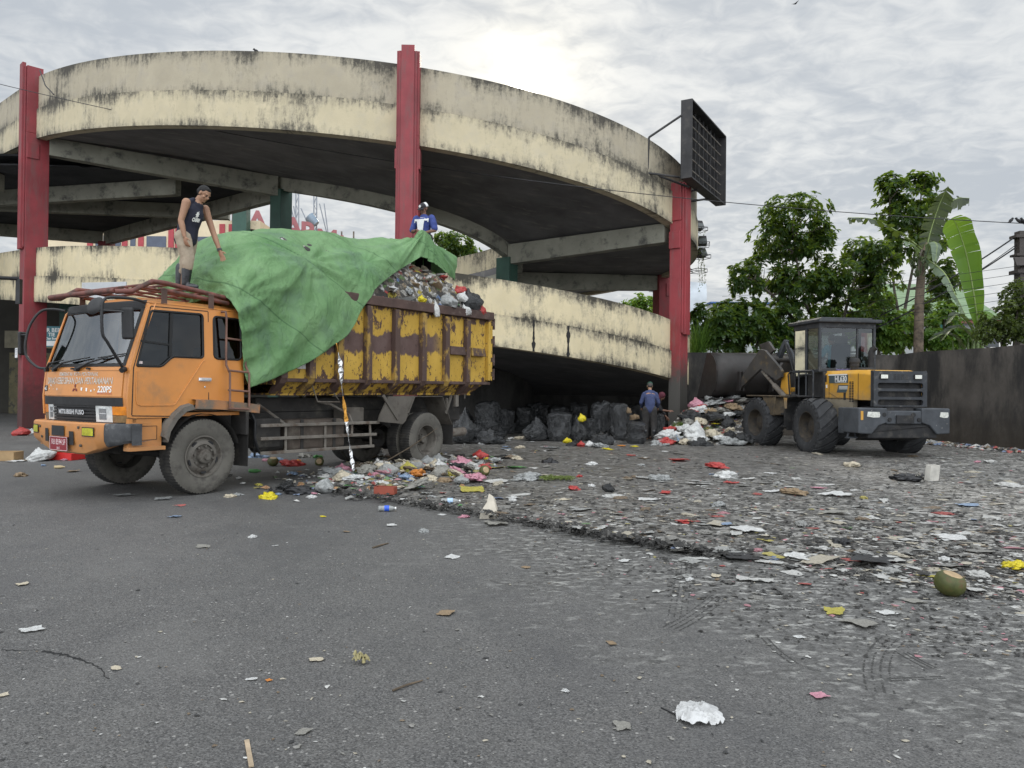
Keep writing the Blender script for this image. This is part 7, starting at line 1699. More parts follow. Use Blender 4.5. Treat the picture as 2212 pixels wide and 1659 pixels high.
mb = MB(); mb.tube([(.7, -Db, 1.9), (.75, -Db + .05, 1.2), (.9, -Db + .1, .7), (.85, -Db, .2)], .012, 5); mb.tube([(2.0, -Db, 2.0), (2.1, -Db, 1.3), (2.05, -Db + .1, .5)], .012, 5); mb.build('wire', BLK, bb)
mb = MB()
for a, b_ in (((0, .0, 1.95), (-.25, .95, 1.35)), ((-.25, .95, 1.35), (-.25, 1.0, .05)), ((-.25, 1.0, .25), (.4, .1, .15)), ((-.1, 1.2, .42), (1.0, .05, -.02)), ((1.4, -.1, -.02), (1.6, 1.2, -.1)), ((2.8, -.1, 0), (2.2, 1.3, -.2))): mb.tube([a, b_], .035, 6)
mb.build('brace', BST, bb, 40)
# ---- floodlights on the ramp's outer face
for k, (u, v, yaw) in enumerate(((1508, 491, 20), (1517, 524, -10), (1515, 550, 25), (1508, 581, 15))):
    c = at(u, v, 28.6 + .3 * k); f_ = empty('floodlight', c, R(yaw), ['uppermost floodlight under the billboard on the ramp edge', 'boxy floodlight in a cage, second below the billboard', 'floodlight overgrown by creeper, third below the billboard', 'lowest empty floodlight bracket on the ramp edge'][k], 'floodlight', None)
    if k < 3:
        mb = MB(); mb.box((0, 0, .06), (.34, .30, .32), (R(-18), 0, 0), (.85, .8)); mb.build('lamp_housing', BST, f_, None, .015)
        mb = MB(); mb.box((0, -.16, .03), (.27, .012, .22), (R(-18), 0, 0)); mb.build('lamp_glass', M('dull_lens', (.10, .11, .11), .2), f_)
    mb = MB()
    for z in (-.15, -.02): mb.tube([(-.22, -.25, z), (.25, -.25, z), (.25, .22, z), (-.22, .22, z)], .012, 5, closed=True)
    for x in (-.22, 0, .25): mb.tube([(x, -.25, -.15), (x, -.25, -.02)], .010, 5)
    mb.tube([(-.22, 0, -.12), (-.62, .05, -.05)], .02, 6); mb.tube([(-.22, .1, -.02), (-.6, .1, .2)], .016, 6); mb.build('cage', BST, f_, 40)
lv = Leaves(); rg = random.Random(9); mb = MB()
for u in (1511, 1522, 1516):
    p0 = at(u, 510 if u != 1516 else 545, 28.8); L_ = rg.uniform(1.6, 2.2) if u != 1516 else 1.1; pts = [p0 + Vector((.03 * math.sin(k), .02 * math.cos(k * 2), -L_ * k / 9)) for k in range(10)]; mb.tube(pts, .006, 4)
    for _ in range(60): q = rng.choice(pts); lv.leaf(q + Vector((0, 0, rg.uniform(-.2, .2))), Vector((rg.uniform(-1, 1), rg.uniform(-1, 1), -.2)), .07, .018, .4, rg.random())
cr_ = mb.build('creeper', BARK, None); tag(cr_, 'thin creeper trailing down from the floodlights', 'creeper'); lv.build('leaves', LEAF, cr_)
# ---- pole structure at the right edge, cables, birds
pt = empty('utility_tower', A(2203, 850, 26.5), 0, 'dark utility tower with a lamp box at the right edge of the photo', 'utility tower'); b0 = pt.location.copy(); UT = M('tower_brown', (.050, .042, .038), .7, .3, 2, .2, 12)
zt_ = lambda v: A(2200, v, 26.5).z - b0.z
mb = MB(); mb.box((.05, 0, zt_(560) / 2), (.34, .34, zt_(560))); mb.build('post', UT, pt, None, .01)
mb = MB(); mb.box((.02, 0, (zt_(500) + zt_(560)) / 2), (.30, .3, zt_(500) - zt_(560))); mb.box((.1, 0, zt_(512)), (.75, .4, .10)); mb.box((.1, 0, zt_(552)), (.70, .4, .08)); mb.build('cross_arm', UT, pt, None, .01)
mb = MB(); mb.box((0, -.25, zt_(568)), (.72, .08, .34), (R(-24), 0, 0)); lb = mb.build('lamp_box', UT, pt, None, .01); mb = MB(); mb.box((0, -.297, zt_(568) - .02), (.60, .01, .24), (R(-24), 0, 0)); mb.build('lamp_panel', M('dull_panel', (.14, .15, .15), .2), lb)
mb = MB(); mb.box((.0, 0, zt_(588)), (.50, .5, .12)); mb.build('collar', UT, pt, None, .01)
def cable(name, a, b, sag, r, label, group=None, mat=None):
    pts = [a.lerp(b, i / 40) - Vector((0, 0, sag * 4 * (i / 40) * (1 - i / 40))) for i in range(41)]; mb = MB(); mb.tube(pts, r, 5); o = mb.build(name, mat or BLK, None, 60); tag(o, label, 'cable', group); return pts
wp = cable('overhead_cable', at(-40, 172, 24.5), at(2300, 487, 19.5), .78, .011, 'long sagging wire crossing the photo above the truck')
for k, (u0, v0, u1, v1, s_, r) in enumerate(((2190, 514, 1640, 772, .55, .028), (2194, 535, 1640, 795, .55, .026), (2196, 528, 1640, 785, .7, .014))):
    cable('power_cable', at(u0, v0, 26.5), at(u1, v1, 30), s_, r, ['upper thick black cable running down left from the tower', 'lower thick black cable running down left from the tower', 'thinner cable between the two thick cables from the tower'][k])
for k in range(6): cable('telephone_wire', at(2230, 570 + k * 17, 22), at(1560, 640 + k * 19, 33), .15, .007, 'thin wire crossing behind the banana plants', 'thin wires behind the banana plants')
mb = MB(); mb.tube([at(86, 152, 26), at(98, 185, 25.5), at(116, 204, 25.0)], .02, 5); tag(mb.build('wire_strut', BLK), 'short dark wire strut at the top of the left red column', 'strut')
def bird(c, yaw, label, group=None, fly=False):
    mb = MB(); ico(mb, (0, 0, .05), (.085, .042, .042), (0, -.5, 0)); ico(mb, (.075, 0, .105), .032); mb.cyl((.10, 0, .105), (.135, 0, .10), .010, .001, 6); mb.bar((-.06, 0, .02), (-.17, 0, -.03), .03, .012)
    if fly:
        for sy in (1, -1): mb.add([(.05, sy * .03, .06), (-.05, sy * .03, .06), (-.04, sy * .26, .12), (.03, sy * .17, .13)], [(0, 1, 2, 3)])
    o = mb.build('bird', M('bird_dark', (.02, .02, .022), .8), None, 60); o.location = c; o.rotation_euler = (0, 0, R(yaw)); tag(o, label, 'bird', group)
def on_wire(u): return min(wp, key=lambda p: abs(UC + FPX * p.x / p.y - u)) + Vector((0, 0, .01))
def wire_at(u):
    for a, b in zip(wp[:-1], wp[1:]):
        ua, ub = UC + FPX * a.x / a.y, UC + FPX * b.x / b.y
        if ua <= u <= ub: return a.lerp(b, (u - ua) / (ub - ua)) + Vector((0, 0, .012))
    return wp[-1]
for u, y_, l in ((2182, 30, 'leftmost of the small birds perched on the wire'), (2199, 190, 'middle small bird perched on the wire'), (2209, 200, 'rightmost small bird perched on the wire by the photo edge')): bird(wire_at(u), y_, l)
tb_ = min((abs(UC + FPX * ring(R(a / 4)).x / ring(R(a / 4)).y - 540), a / 4) for a in range(-80, 200))[1]; pz = ring(R(tb_), .15); bird(Vector((pz.x, pz.y, zu(R(tb_)))), 160, 'tiny bird standing on top of the ramp parapet'); bird(at(1718, 10, 40), 30, 'tiny bird flying high in the grey sky', None, True)
# ================================================================== sacks, refuse pile and litter
def gp_(u, v):
    p = gnd(u, v)
    for _ in range(3): p = gnd(u, v, mud_z(p.x, p.y))
    return p
def k1(x, y): return 918 + x * .2685, 810 + y * .2685
def k2(x, y): return 1350 + x * .1416, 799 + y * .1416
def k3(x, y): return 540 + x * .2685, 918 + y * .2685
def k4(x, y): return 918 + x * .2685, 729 + y * .2685
def k5(x, y): return 1106 + x * .5, 918 + y * .5
def k6(x, y): return x * .5, 1026 + y * .5
def k7(x, y): return x * .1302, 864 + y * .1302
seed_ = [0]
def nx(): seed_[0] += 1; return seed_[0]
SACKS = [  # crop x centre, base y, width, height, depth push, kind, label
 (300, 550, 190, 265, 0, 'bag', 'knotted black bag directly behind the rear wheel of the truck'), (330, 470, 150, 190, .5, 'bag', 'black bag stacked on others just behind the truck tail'),
 (503, 500, 185, 285, .6, 'sack', 'tall pointed black sack standing open behind the truck tail'), (500, 553, 200, 125, -.1, 'lump', 'low slumped black bag in front of the tall pointed sack'), (600, 520, 90, 90, .3, 'bag', 'small black bag right of the slumped bag'),
 (650, 490, 130, 200, 1.3, 'sack', 'black sack in the shade right of the tall pointed sack'), (740, 480, 100, 90, 1.0, 'bag', 'small shaded black bag between two rows of sacks'),
 (895, 527, 180, 180, 0, 'bag', 'round black sack at the left end of the main row'), (800, 460, 120, 200, .9, 'sack', 'shaded black sack behind the left end of the main row'), (905, 440, 165, 215, .8, 'sack', 'tall open black sack behind the round one at the row end'),
 (1080, 532, 190, 235, 0, 'sack', 'broad wrinkled black sack, second in the main row'), (1085, 470, 170, 220, .9, 'sack', 'black sack standing behind the broad wrinkled sack'),
 (1225, 532, 140, 190, .1, 'bag', 'black sack under the yellow bag'), (1235, 480, 140, 250, .8, 'sack', 'tall black sack with pointed top behind the yellow bag'), (1325, 525, 90, 185, -.1, 'sack', 'narrow black sack right of the yellow bag'),
 (1415, 520, 165, 300, .4, 'sack', 'tall shiny black sack left of the middle of the row'), (1430, 560, 140, 110, -.3, 'lump', 'flat black bag lying in front of the tall shiny sack'), (1565, 525, 160, 300, .2, 'sack', 'tall shiny black sack left of the man in blue'),
 (1630, 520, 90, 220, .6, 'sack', 'black sack beside the cardboard scraps'), (1695, 560, 150, 180, 0, 'sack', 'black sack at the left leg of the man in blue'), (1690, 470, 130, 230, 1.0, 'sack', 'shaded black sack behind the cardboard scraps'),
 (1880, 530, 110, 220, .5, 'sack', 'black sack at the right leg of the man in blue'), (1955, 400, 210, 120, 1.0, 'lump', 'black bag lying on its side below the headscarf'), (1960, 470, 160, 150, .6, 'bag', 'black bag in front of the pillar')]
for x, y, w, hh, push, kd, lb in SACKS:
    u, v = k1(x, min(y, 552)); p = gp_(u, v); d0 = p.y; f = (d0 + push) / d0; p = Vector((p.x * f, d0 + push, mud_z(p.x * f, d0 + push)))
    s_ = (d0 + push) / FPX * .2685
    if y < 500: extra = 0
    wz = w * s_; hz = hh * s_
    i = nx()
    if kd == 'bag': put('rubbish_sack', bagm(i, BAGK, 'bag'), p + Vector((0, 0, hz * .36)), (wz * .52, wz * .46, hz * .50), None, .08, lb, 'rubbish sack', 'black rubbish sacks under the ramp')
    elif kd == 'sack': put('rubbish_sack', bagm(i, BAGK, 'sack'), p + Vector((0, 0, hz * .36)), (wz * .55, wz * .48, hz * .46), None, .06, lb, 'rubbish sack', 'black rubbish sacks under the ramp')
    else: put('rubbish_sack', bagm(i, BAGK, 'lump'), p + Vector((0, 0, hz * .2)), (wz * .52, wz * .42, hz * 1.1), rng.uniform(-.4, .4), .05, lb, 'rubbish sack', 'black rubbish sacks under the ramp')
# ---- the mixed pile between the man in blue and the loader
def vtop(u): return np.interp(u, [1415, 1440, 1475, 1520, 1560, 1620, 1650], [962, 925, 885, 866, 862, 868, 905])
def pile_y(v): return 20.75 + (968 - v) * .032
mb = MB(); P = []
for u in np.linspace(1412, 1655, 60):
    row = []
    for q in np.linspace(0, 1, 34):
        v = 970 + (vtop(u) - 970) * q; y = pile_y(v); p = at(u, v, y); p.z = max(p.z, 0) + .05 * mnoise.noise((p.x * 4, p.y * 4, 1)) + .05 * mnoise.noise((p.x * 9, p.y * 9, 2)) - .03; row.append(p)
    e = row[-1]; row += [Vector((e.x * 1.02, e.y + .5, e.z * .55)), Vector((e.x * 1.05, e.y + 1.1, -.05))]
    P.append(row)
mb.grid(P); tag(mb.build('refuse_pile', refuse_material('refuse_pile_mix'), None, 180), 'low pile of loose mixed refuse beside the wheel loader', 'refuse', None, 'stuff')
def item(name, kind, col, u, v, wpx, label, cat, y=None, hr=.6, asp=.75, lift=0.0, grp=None, rz=None):
    if y is None: p = gp_(u, v); 
    else: p = at(u, v, y)
    s_ = p.y / FPX * wpx / 2; i = nx(); m = FILM[col] if col != 'blackbag' else BAGK
    if kind == 'bag': return put(name, bagm(i, m, 'bag'), p + Vector((0, 0, s_ * hr * (.6 if y is None else 0) + lift)), (s_, s_ * asp, s_ * hr), rz, .25, label, cat, grp)
    if kind == 'lump': return put(name, bagm(i, m, 'lump'), p + Vector((0, 0, s_ * hr * (.15 if y is None else 0) + lift)), (s_, s_ * asp, s_ * hr * 1.4), rz, .2, label, cat, grp)
    return put(name, scr(i, m), p + Vector((0, 0, .004 + lift)), (s_ / (1.0 + .15 * (i % 4)), s_ * asp, s_ * hr), rz, .06, label, cat, grp)
for x, y, w, kd, c, lb in [(1290, 440, 120, 'bag', 'clear', 'clear bag standing on the very top of the refuse pile'), (1085, 530, 200, 'bag', 'pink', 'pink and white bag high on the left of the pile'), (1165, 560, 120, 'lump', 'red', 'red bag touching the pink bag on the pile'), (1160, 480, 100, 'bag', 'blackbag', 'small black bag behind the pink bag on the pile'), (1030, 640, 130, 'lump', 'red', 'red bag at the left foot of the pillar on the pile'), (1130, 625, 150, 'lump', 'white', 'white bag between red bags on the pile'), (1000, 730, 290, 'lump', 'blackbag', 'wide black bag across the left middle of the pile'), (1345, 740, 280, 'lump', 'blackbag', 'wide black bag across the middle of the pile'), (1550, 810, 230, 'bag', 'blackbag', 'black bag below the wide black one on the pile'), (1655, 570, 180, 'lump', 'brown', 'brown cloth bundle near the loader wheel'), (1560, 490, 140, 'lump', 'pink', 'dusty pink bag near the top of the pile'), (1640, 445, 140, 'lump', 'clear', 'clear box-like bag at the top right of the pile'), (1760, 480, 150, 'lump', 'dirty', 'grey film against the loader front wheel'), (1370, 510, 170, 'lump', 'clear', 'clear film on top of the pile left of the pink bag'), (1390, 830, 130, 'scr', 'yellow', 'yellow film in the middle of the pile'), (1080, 875, 150, 'lump', 'red', 'red netting below the cut greens'), (1140, 800, 200, 'lump', 'cream', 'cream sack above the red netting'), (1060, 970, 280, 'bag', 'white', 'biggest white plastic bag low in the pile'), (930, 930, 200, 'lump', 'white', 'white bag left of the biggest white one'), (1080, 1060, 260, 'lump', 'white', 'white bag under the biggest white one'), (1340, 990, 220, 'lump', 'cream', 'pale foam box crushed in the pile'), (610, 1110, 220, 'lump', 'red', 'red and white bag at the front left of the pile'), (790, 1060, 120, 'bag', 'blue', 'light blue bag at the front of the pile'), (680, 920, 150, 'lump', 'red', 'red packet at the left edge of the pile'), (640, 1010, 200, 'lump', 'white', 'white film at the left edge of the pile'), (700, 1060, 160, 'lump', 'clear', 'clear film behind the light blue bag'), (930, 1110, 160, 'lump', 'cream', 'cream bag left of the flat black one'), (1140, 1160, 330, 'lump', 'blackbag', 'flat glossy black bag at the very front of the pile'), (1640, 1120, 200, 'lump', 'clear', 'clear bag at the front right of the pile'), (1600, 1000, 160, 'bag', 'blackbag', 'black knotted bag near the loader wheel foot'), (1810, 1070, 260, 'lump', 'blackbag', 'long black bag against the loader front wheel'), (1600, 930, 150, 'lump', 'cream', 'cream sack right of the foam box'), (1470, 1060, 140, 'lump', 'white', 'white bag right of the foam box'), (1560, 700, 130, 'lump', 'white', 'white packet under the brown cloth bundle'), (1290, 640, 160, 'lump', 'brown', 'brown packet between the black bags'), (1440, 640, 160, 'lump', 'dirty', 'grey packet above the middle black bag'), (960, 810, 170, 'lump', 'dirty', 'grey film by the cut greens'), (500, 1130, 130, 'lump', 'clear', 'clear film at the left foot of the pile'), (1700, 680, 150, 'lump', 'blackbag', 'black bag under the brown cloth bundle'), (1760, 980, 100, 'scr', 'white', 'white film by the loader wheel foot')]:
    u, v = k2(x, y); item('plastic_bag' if c not in ('blackbag',) else 'rubbish_bag', kd, c, u, v, w * .1416 * (1.45 if c in ('white', 'clear') else 1.15), lb, 'plastic bag' if c != 'blackbag' else 'rubbish bag', pile_y(v) - .12, .72, .8)
lv = Leaves(); rg = random.Random(2)
for _ in range(170):
    u, v = k2(rg.uniform(700, 1010), rg.uniform(800, 880)); p = at(u, v, pile_y(v) - .15); a = rg.uniform(-.5, .5); lv.leaf(p, Vector((math.cos(a), math.sin(a) * .6, rg.uniform(-.1, .35))), rg.uniform(.15, .3), .012, .2, rg.random())
tag(lv.build('cut_greens', LEAFL), 'heap of cut green stalks on the left of the refuse pile', 'greens')
# ---- single pieces of litter
lbl_ct = {}
def many(K, rows, sc):
    for x, y, w, kd, c, lb in rows:
        u, v = K(x, y); nm = {'bag': 'plastic_bag', 'lump': 'plastic_wrapper', 'scr': 'plastic_scrap'}[kd]; ct = 'litter'
        item(nm, kd, c, u, v, w * sc, lb, ct)
many(k1, [(1145, 545, 75, 'bag', 'yellow', 'bright yellow bag on the ground before the sacks'), (1190, 570, 110, 'lump', 'blackbag', 'small black bag beside the yellow and red bags'), (1255, 575, 75, 'bag', 'red', 'red bag on the ground before the sacks'), (1325, 575, 80, 'bag', 'white', 'white and purple bag beside the red bag'), (1410, 580, 110, 'lump', 'clear', 'clear bag right of the white and purple bag'), (1015, 590, 170, 'scr', 'clear', 'clear film lying before the sacks'), (640, 535, 130, 'scr', 'clear', 'clear film beside the slumped black bag'), (755, 515, 70, 'lump', 'cream', 'cream wrapper before the gap in the sacks'), (1510, 545, 60, 'bag', 'clear', 'small clear bag before the tall sacks'), (1580, 572, 70, 'scr', 'orange', 'orange wrapper on the mud near the man in blue'), (1470, 600, 90, 'scr', 'yellow', 'yellow wrapper on the mud before the sacks'), (1690, 578, 70, 'scr', 'yellow', 'yellow and green wrapper at the feet of the man in blue'), (850, 540, 60, 'scr', 'white', 'white paper before the round sack'), (455, 560, 45, 'lump', 'white', 'white wrapper behind the rear mud flap'), (660, 580, 70, 'scr', 'blue', 'pale blue wrapper on the mud behind the truck'), (1660, 650, 80, 'scr', 'red', 'red and white film on the mud, centre right'), (1930, 570, 60, 'lump', 'clear', 'clear wrapper at the foot of the pile')], .2685)
o = item('plastic_bag', 'bag', 'yellow', *k1(1262, 352), 20, 'yellow bag caught on top of a black sack', 'plastic bag', 22.0, .9)
many(k3, [(150, 590, 135, 'lump', 'yellow', 'bright yellow packet at the edge of the litter nearest the front wheel'), (285, 520, 190, 'lump', 'blackbag', 'black bag at the left end of the litter by the truck'), (410, 550, 190, 'lump', 'black', 'bluish black film beside the big clear bag'), (600, 540, 200, 'bag', 'clear', 'big clear bag at the corner of the mud step'), (228, 560, 45, 'lump', 'blue', 'small blue wrapper behind the yellow packet'), (500, 585, 75, 'lump', 'white', 'white wrapper with pink in front of the clear bag'), (515, 555, 50, 'lump', 'pink', 'pink wrapper in front of the big clear bag'), (690, 410, 210, 'lump', 'clear', 'clear film under the foil strip'), (740, 380, 75, 'lump', 'blue', 'purple blue printed film under the foil strip'), (880, 375, 80, 'lump', 'yellow', 'yellow film just right of the foil strip'), (830, 440, 130, 'lump', 'white', 'white packet right of the foil strip'), (690, 445, 55, 'lump', 'red', 'red wrapper below the foil strip'), (770, 500, 180, 'scr', 'blackbag', 'flat black film on the mud step'), (785, 490, 70, 'scr', 'green', 'green wrapper on the flat black film'), (1010, 410, 90, 'lump', 'pink', 'pink packet in the middle of the litter by the truck'), (900, 480, 100, 'lump', 'clear', 'clear cup-like film right of the black film'), (1060, 475, 90, 'lump', 'white', 'white bag in the middle of the litter by the truck'), (1140, 365, 130, 'lump', 'cream', 'white packet with orange print near the rear wheel'), (1270, 385, 160, 'bag', 'olive', 'yellow green bag in the litter by the rear wheel'), (1350, 410, 170, 'lump', 'orange', 'orange bag beside the yellow green one'), (1250, 435, 120, 'lump', 'blue', 'pale blue film below the yellow green bag'), (1330, 500, 160, 'scr', 'green', 'flat bright green bag on the mud'), (1190, 505, 130, 'scr', 'cream', 'cream film left of the flat green bag'), (1450, 445, 130, 'lump', 'cream', 'cream wrapper right of the orange bag'), (1560, 455, 110, 'lump', 'brown', 'brown wrapper behind the clear dome'), (1390, 275, 150, 'bag', 'pink', 'pink printed packet against the rear wheel'), (1275, 300, 90, 'lump', 'white', 'white film left of the pink packet'), (1430, 330, 150, 'bag', 'clear', 'clear bag below the pink packet'), (1520, 305, 130, 'bag', 'clear', 'clear bag right of the pink packet'), (1560, 360, 130, 'lump', 'dirty', 'dirty film in the heap by the rear wheel'), (1490, 375, 110, 'lump', 'cream', 'cream bag in the heap by the rear wheel'), (1640, 290, 70, 'bag', 'cream', 'cream bag behind the white cup'), (1600, 300, 60, 'lump', 'pink', 'pink round wrapper behind the white cup'), (1850, 265, 115, 'bag', 'red', 'bright red bag furthest back behind the rear wheel'), (1880, 350, 115, 'lump', 'red', 'red bag above the green coconut'), (1905, 275, 45, 'lump', 'yellow', 'yellow wrapper beside the furthest red bag'), (1640, 350, 140, 'lump', 'blackbag', 'black bag below the white cup'), (1690, 250, 110, 'scr', 'blackbag', 'black film behind the white cup'), (2030, 265, 180, 'scr', 'blackbag', 'long black film right of the furthest red bag'), (1960, 300, 130, 'lump', 'clear', 'clear bag right of the yellow wrapper'), (1630, 405, 130, 'lump', 'olive', 'yellow and purple foil bag behind the clear dome'), (1700, 470, 125, 'bag', 'clear', 'clear dome shaped bag on the mud'), (1815, 430, 100, 'scr', 'red', 'red film right of the clear dome'), (1790, 530, 250, 'scr', 'olive', 'large flattened yellow bag near the mud edge'), (1240, 600, 60, 'scr', 'white', 'white film below the flat green bag'), (1460, 585, 70, 'lump', 'clear', 'cloudy cup on the mud step'), (1690, 650, 40, 'lump', 'green', 'bright green scrap right of the lying bottle'), (1720, 745, 75, 'lump', 'pink', 'pink and white wrapper under the mud step'), (1545, 725, 60, 'scr', 'white', 'white spoon-like scrap under the mud step'), (2115, 610, 55, 'lump', 'white', 'white wrapper right of the wood slab'), (2140, 345, 150, 'scr', 'green', 'pale green film far behind the rear wheel'), (2180, 430, 100, 'lump', 'white', 'white film right of the red bags'), (2130, 450, 130, 'scr', 'clear', 'clear film right of the coconut'), (2150, 275, 90, 'lump', 'cream', 'cream wrapper behind the pale green film'), (2170, 190, 80, 'lump', 'cream', 'cream wrapper nearest the black sacks'), (2060, 195, 80, 'scr', 'blue', 'pale blue film near the black sacks'), (120, 215, 120, 'bag', 'white', 'white bag under the front of the side guard'), (60, 262, 110, 'lump', 'blue', 'pale purple film under the side guard'), (345, 328, 150, 'lump', 'red', 'red bag between two coconuts under the truck'), (382, 290, 45, 'lump', 'orange', 'orange peel on the red bag under the truck'), (445, 260, 110, 'lump', 'dirty', 'grey film under the side guard'), (545, 265, 80, 'lump', 'green', 'green film beside the far coconut under the truck'), (240, 285, 70, 'lump', 'blue', 'blue wrapper behind the near coconut under the truck'), (130, 290, 60, 'lump', 'pink', 'pink wrapper left of the near coconut under the truck'), (340, 400, 80, 'lump', 'blue', 'small blue box under the truck side'), (425, 410, 60, 'lump', 'clear', 'clear cup under the truck side'), (1020, 260, 180, 'scr', 'brown', 'brown cardboard under the rear of the truck'), (1110, 330, 60, 'lump', 'olive', 'yellow peel beside the rear wheel'), (590, 740, 50, 'scr', 'yellow', 'small yellow wrapper alone on the asphalt'), (1140, 810, 100, 'scr', 'white', 'flat white film below the bottle with blue label'), (1990, 800, 220, 'scr', 'dirty', 'wide trodden film just below the mud step'), (20, 905, 70, 'lump', 'white', 'crumpled white bag with a tail on the asphalt'), (205, 975, 45, 'scr', 'white', 'small white paper on the asphalt below the truck'), (775, 862, 60, 'scr', 'brown', 'brown leaf scrap on the asphalt')], .2685)
many(k4, [(1345, 1025, 80, 'lump', 'white', 'white bowl on the mud left of the centre'), (1745, 1030, 45, 'lump', 'clear', 'small clear cup on the mud'), (1245, 1120, 50, 'lump', 'red', 'small round red wrapper on the mud'), (1205, 1225, 100, 'lump', 'red', 'bright red wrapper on the mud in the centre'), (1475, 1235, 115, 'bag', 'blackbag', 'small black bag alone on the mud in the centre'), (1890, 1145, 140, 'lump', 'clear', 'clear film tent on the mud right of centre'), (2050, 990, 200, 'scr', 'red', 'red and white shredded film on the mud'), (1340, 1200, 70, 'lump', 'white', 'white wrapper above the bright red wrapper'), (820, 1140, 170, 'lump', 'clear', 'clear film left of the wilted greens'), (1000, 1010, 130, 'lump', 'black', 'dark clump of rotten leaves on the mud'), (705, 1295, 60, 'lump', 'white', 'white wrapper right of the lying bottle'), (1110, 1310, 130, 'scr', 'cream', 'cream film trodden into the mud'), (940, 1360, 60, 'scr', 'clear', 'clear film near the mud edge'), (1110, 1425, 60, 'scr', 'pink', 'pink scrap near the mud edge'), (1940, 1250, 120, 'scr', 'red', 'faded red film trodden flat'), (1800, 1310, 180, 'scr', 'white', 'white film trodden flat right of centre'), (2090, 1490, 140, 'scr', 'red', 'red film trodden flat near the right'), (1930, 920, 60, 'scr', 'white', 'white film between the pile and the red shreds')], .2685)
many(k5, [(885, 185, 75, 'lump', 'red', 'red wrapper in front of the loader front wheel'), (945, 252, 75, 'scr', 'red', 'faded red film in front of the loader'), (920, 225, 85, 'lump', 'white', 'white bag with pink in front of the loader'), (870, 215, 40, 'scr', 'blue', 'blue scrap in front of the loader'), (1115, 210, 45, 'scr', 'white', 'white scrap in front of the loader rear wheel'), (1465, 180, 65, 'lump', 'cream', 'pale gourd on the mud behind the loader'), (1700, 240, 95, 'lump', 'black', 'black and orange film behind the loader'), (1770, 232, 60, 'lump', 'blackbag', 'black bag beside the upright carton'), (1220, 300, 85, 'lump', 'brown', 'brown and yellow sheet curled on the mud'), (1325, 275, 70, 'scr', 'pink', 'reddish film above the curled brown sheet'), (1410, 305, 130, 'scr', 'white', 'long white film right of the curled brown sheet'), (1130, 290, 90, 'scr', 'white', 'white strip left of the curled brown sheet'), (890, 350, 60, 'lump', 'clear', 'crushed clear cup on the mud'), (740, 418, 75, 'scr', 'red', 'red film trodden flat, middle right'), (1010, 455, 140, 'scr', 'white', 'wide white film trodden flat, middle right'), (925, 430, 60, 'scr', 'blue', 'pale blue scrap beside the wide white film'), (1410, 510, 75, 'lump', 'black', 'clump of black rags on the mud at right'), (975, 570, 170, 'scr', 'black', 'black film heaped at the mud edge'), (1240, 575, 140, 'scr', 'white', 'white and green film at the mud edge'), (1560, 590, 230, 'scr', 'black', 'grey film spread out at the right'), (1870, 560, 60, 'scr', 'red', 'red scrap at the right near the photo edge'), (1870, 585, 55, 'lump', 'white', 'white mask scrap above the big coconut'), (2165, 615, 95, 'lump', 'yellow', 'yellow twine at the right photo edge'), (1790, 655, 90, 'scr', 'olive', 'yellowish film left of the big coconut'), (1735, 765, 80, 'scr', 'dirty', 'grey mask trodden flat below the big coconut'), (1390, 810, 105, 'scr', 'olive', 'yellow patterned wrapper trodden flat at right'), (1325, 1172, 75, 'scr', 'pink', 'red and white scrap on the asphalt at lower right'), (485, 590, 60, 'scr', 'white', 'white film on the asphalt below the mud edge'), (765, 670, 35, 'lump', 'white', 'small white cup beside the tyre marks'), (880, 655, 55, 'scr', 'cream', 'cream paper beside the tyre marks'), (1500, 860, 130, 'scr', 'dirty', 'torn grey film at lower right'), (1620, 815, 80, 'scr', 'white', 'pale film right of the yellow patterned wrapper'), (1240, 920, 45, 'scr', 'white', 'small white scrap at lower right'), (230, 1150, 35, 'lump', 'white', 'small white wrapper at the lower centre'), (480, 1305, 85, 'scr', 'dirty', 'trodden pale film left of the crumpled white bag'), (60, 618, 40, 'scr', 'brown', 'brown leaf on the asphalt left of centre'), (430, 945, 50, 'scr', 'brown', 'brown paper scrap at the centre'), (1390, 380, 100, 'scr', 'dirty', 'grey film in the middle of the right mud'), (1890, 490, 130, 'scr', 'white', 'white film far right on the mud'), (1970, 350, 100, 'scr', 'blue', 'pale blue film far right on the mud'), (2010, 160, 20, 'lump', 'pink', 'small pink ball before the right wall')], .5)
many(k6, [(137, 672, 95, 'scr', 'white', 'torn white paper on the asphalt at the left'), (760, 182, 55, 'scr', 'blue', 'pale blue scrap on the asphalt below the wheel'), (1368, 802, 60, 'scr', 'cream', 'pale wrapper on the asphalt at lower centre'), (1085, 885, 42, 'scr', 'white', 'white scrap on the asphalt at lower centre left'), (500, 838, 50, 'scr', 'cream', 'curled pale strip near the crack'), (1830, 245, 45, 'lump', 'clear', 'clear cup tipped over on the asphalt'), (1955, 358, 68, 'scr', 'white', 'flat clear lid on the asphalt'), (880, 312, 60, 'scr', 'dirty', 'grey leaf scrap on the asphalt'), (95, 475, 60, 'scr', 'cream', 'pale strip on the asphalt at far left'), (530, 90, 80, 'scr', 'clear', 'clear film on the asphalt by the front wheel'), (705, 105, 90, 'scr', 'clear', 'flat clear film at the front wheel'), (1030, 88, 35, 'lump', 'clear', 'clear plastic cup on the asphalt right of the wheel'), (995, 96, 42, 'lump', 'cream', 'pale tub beside the clear plastic cup'), (1120, 45, 28, 'lump', 'olive', 'yellow cup at the litter edge'), (1925, 600, 85, 'scr', 'brown', 'brown fibre scrap on the asphalt at centre'), (1310, 1115, 65, 'scr', 'dirty', 'grey strip near the bottom of the photo'), (10, 955, 50, 'scr', 'cream', 'pale scrap at the left photo edge'), (1160, 890, 30, 'scr', 'orange', 'faint orange scrap at lower centre')], .5)
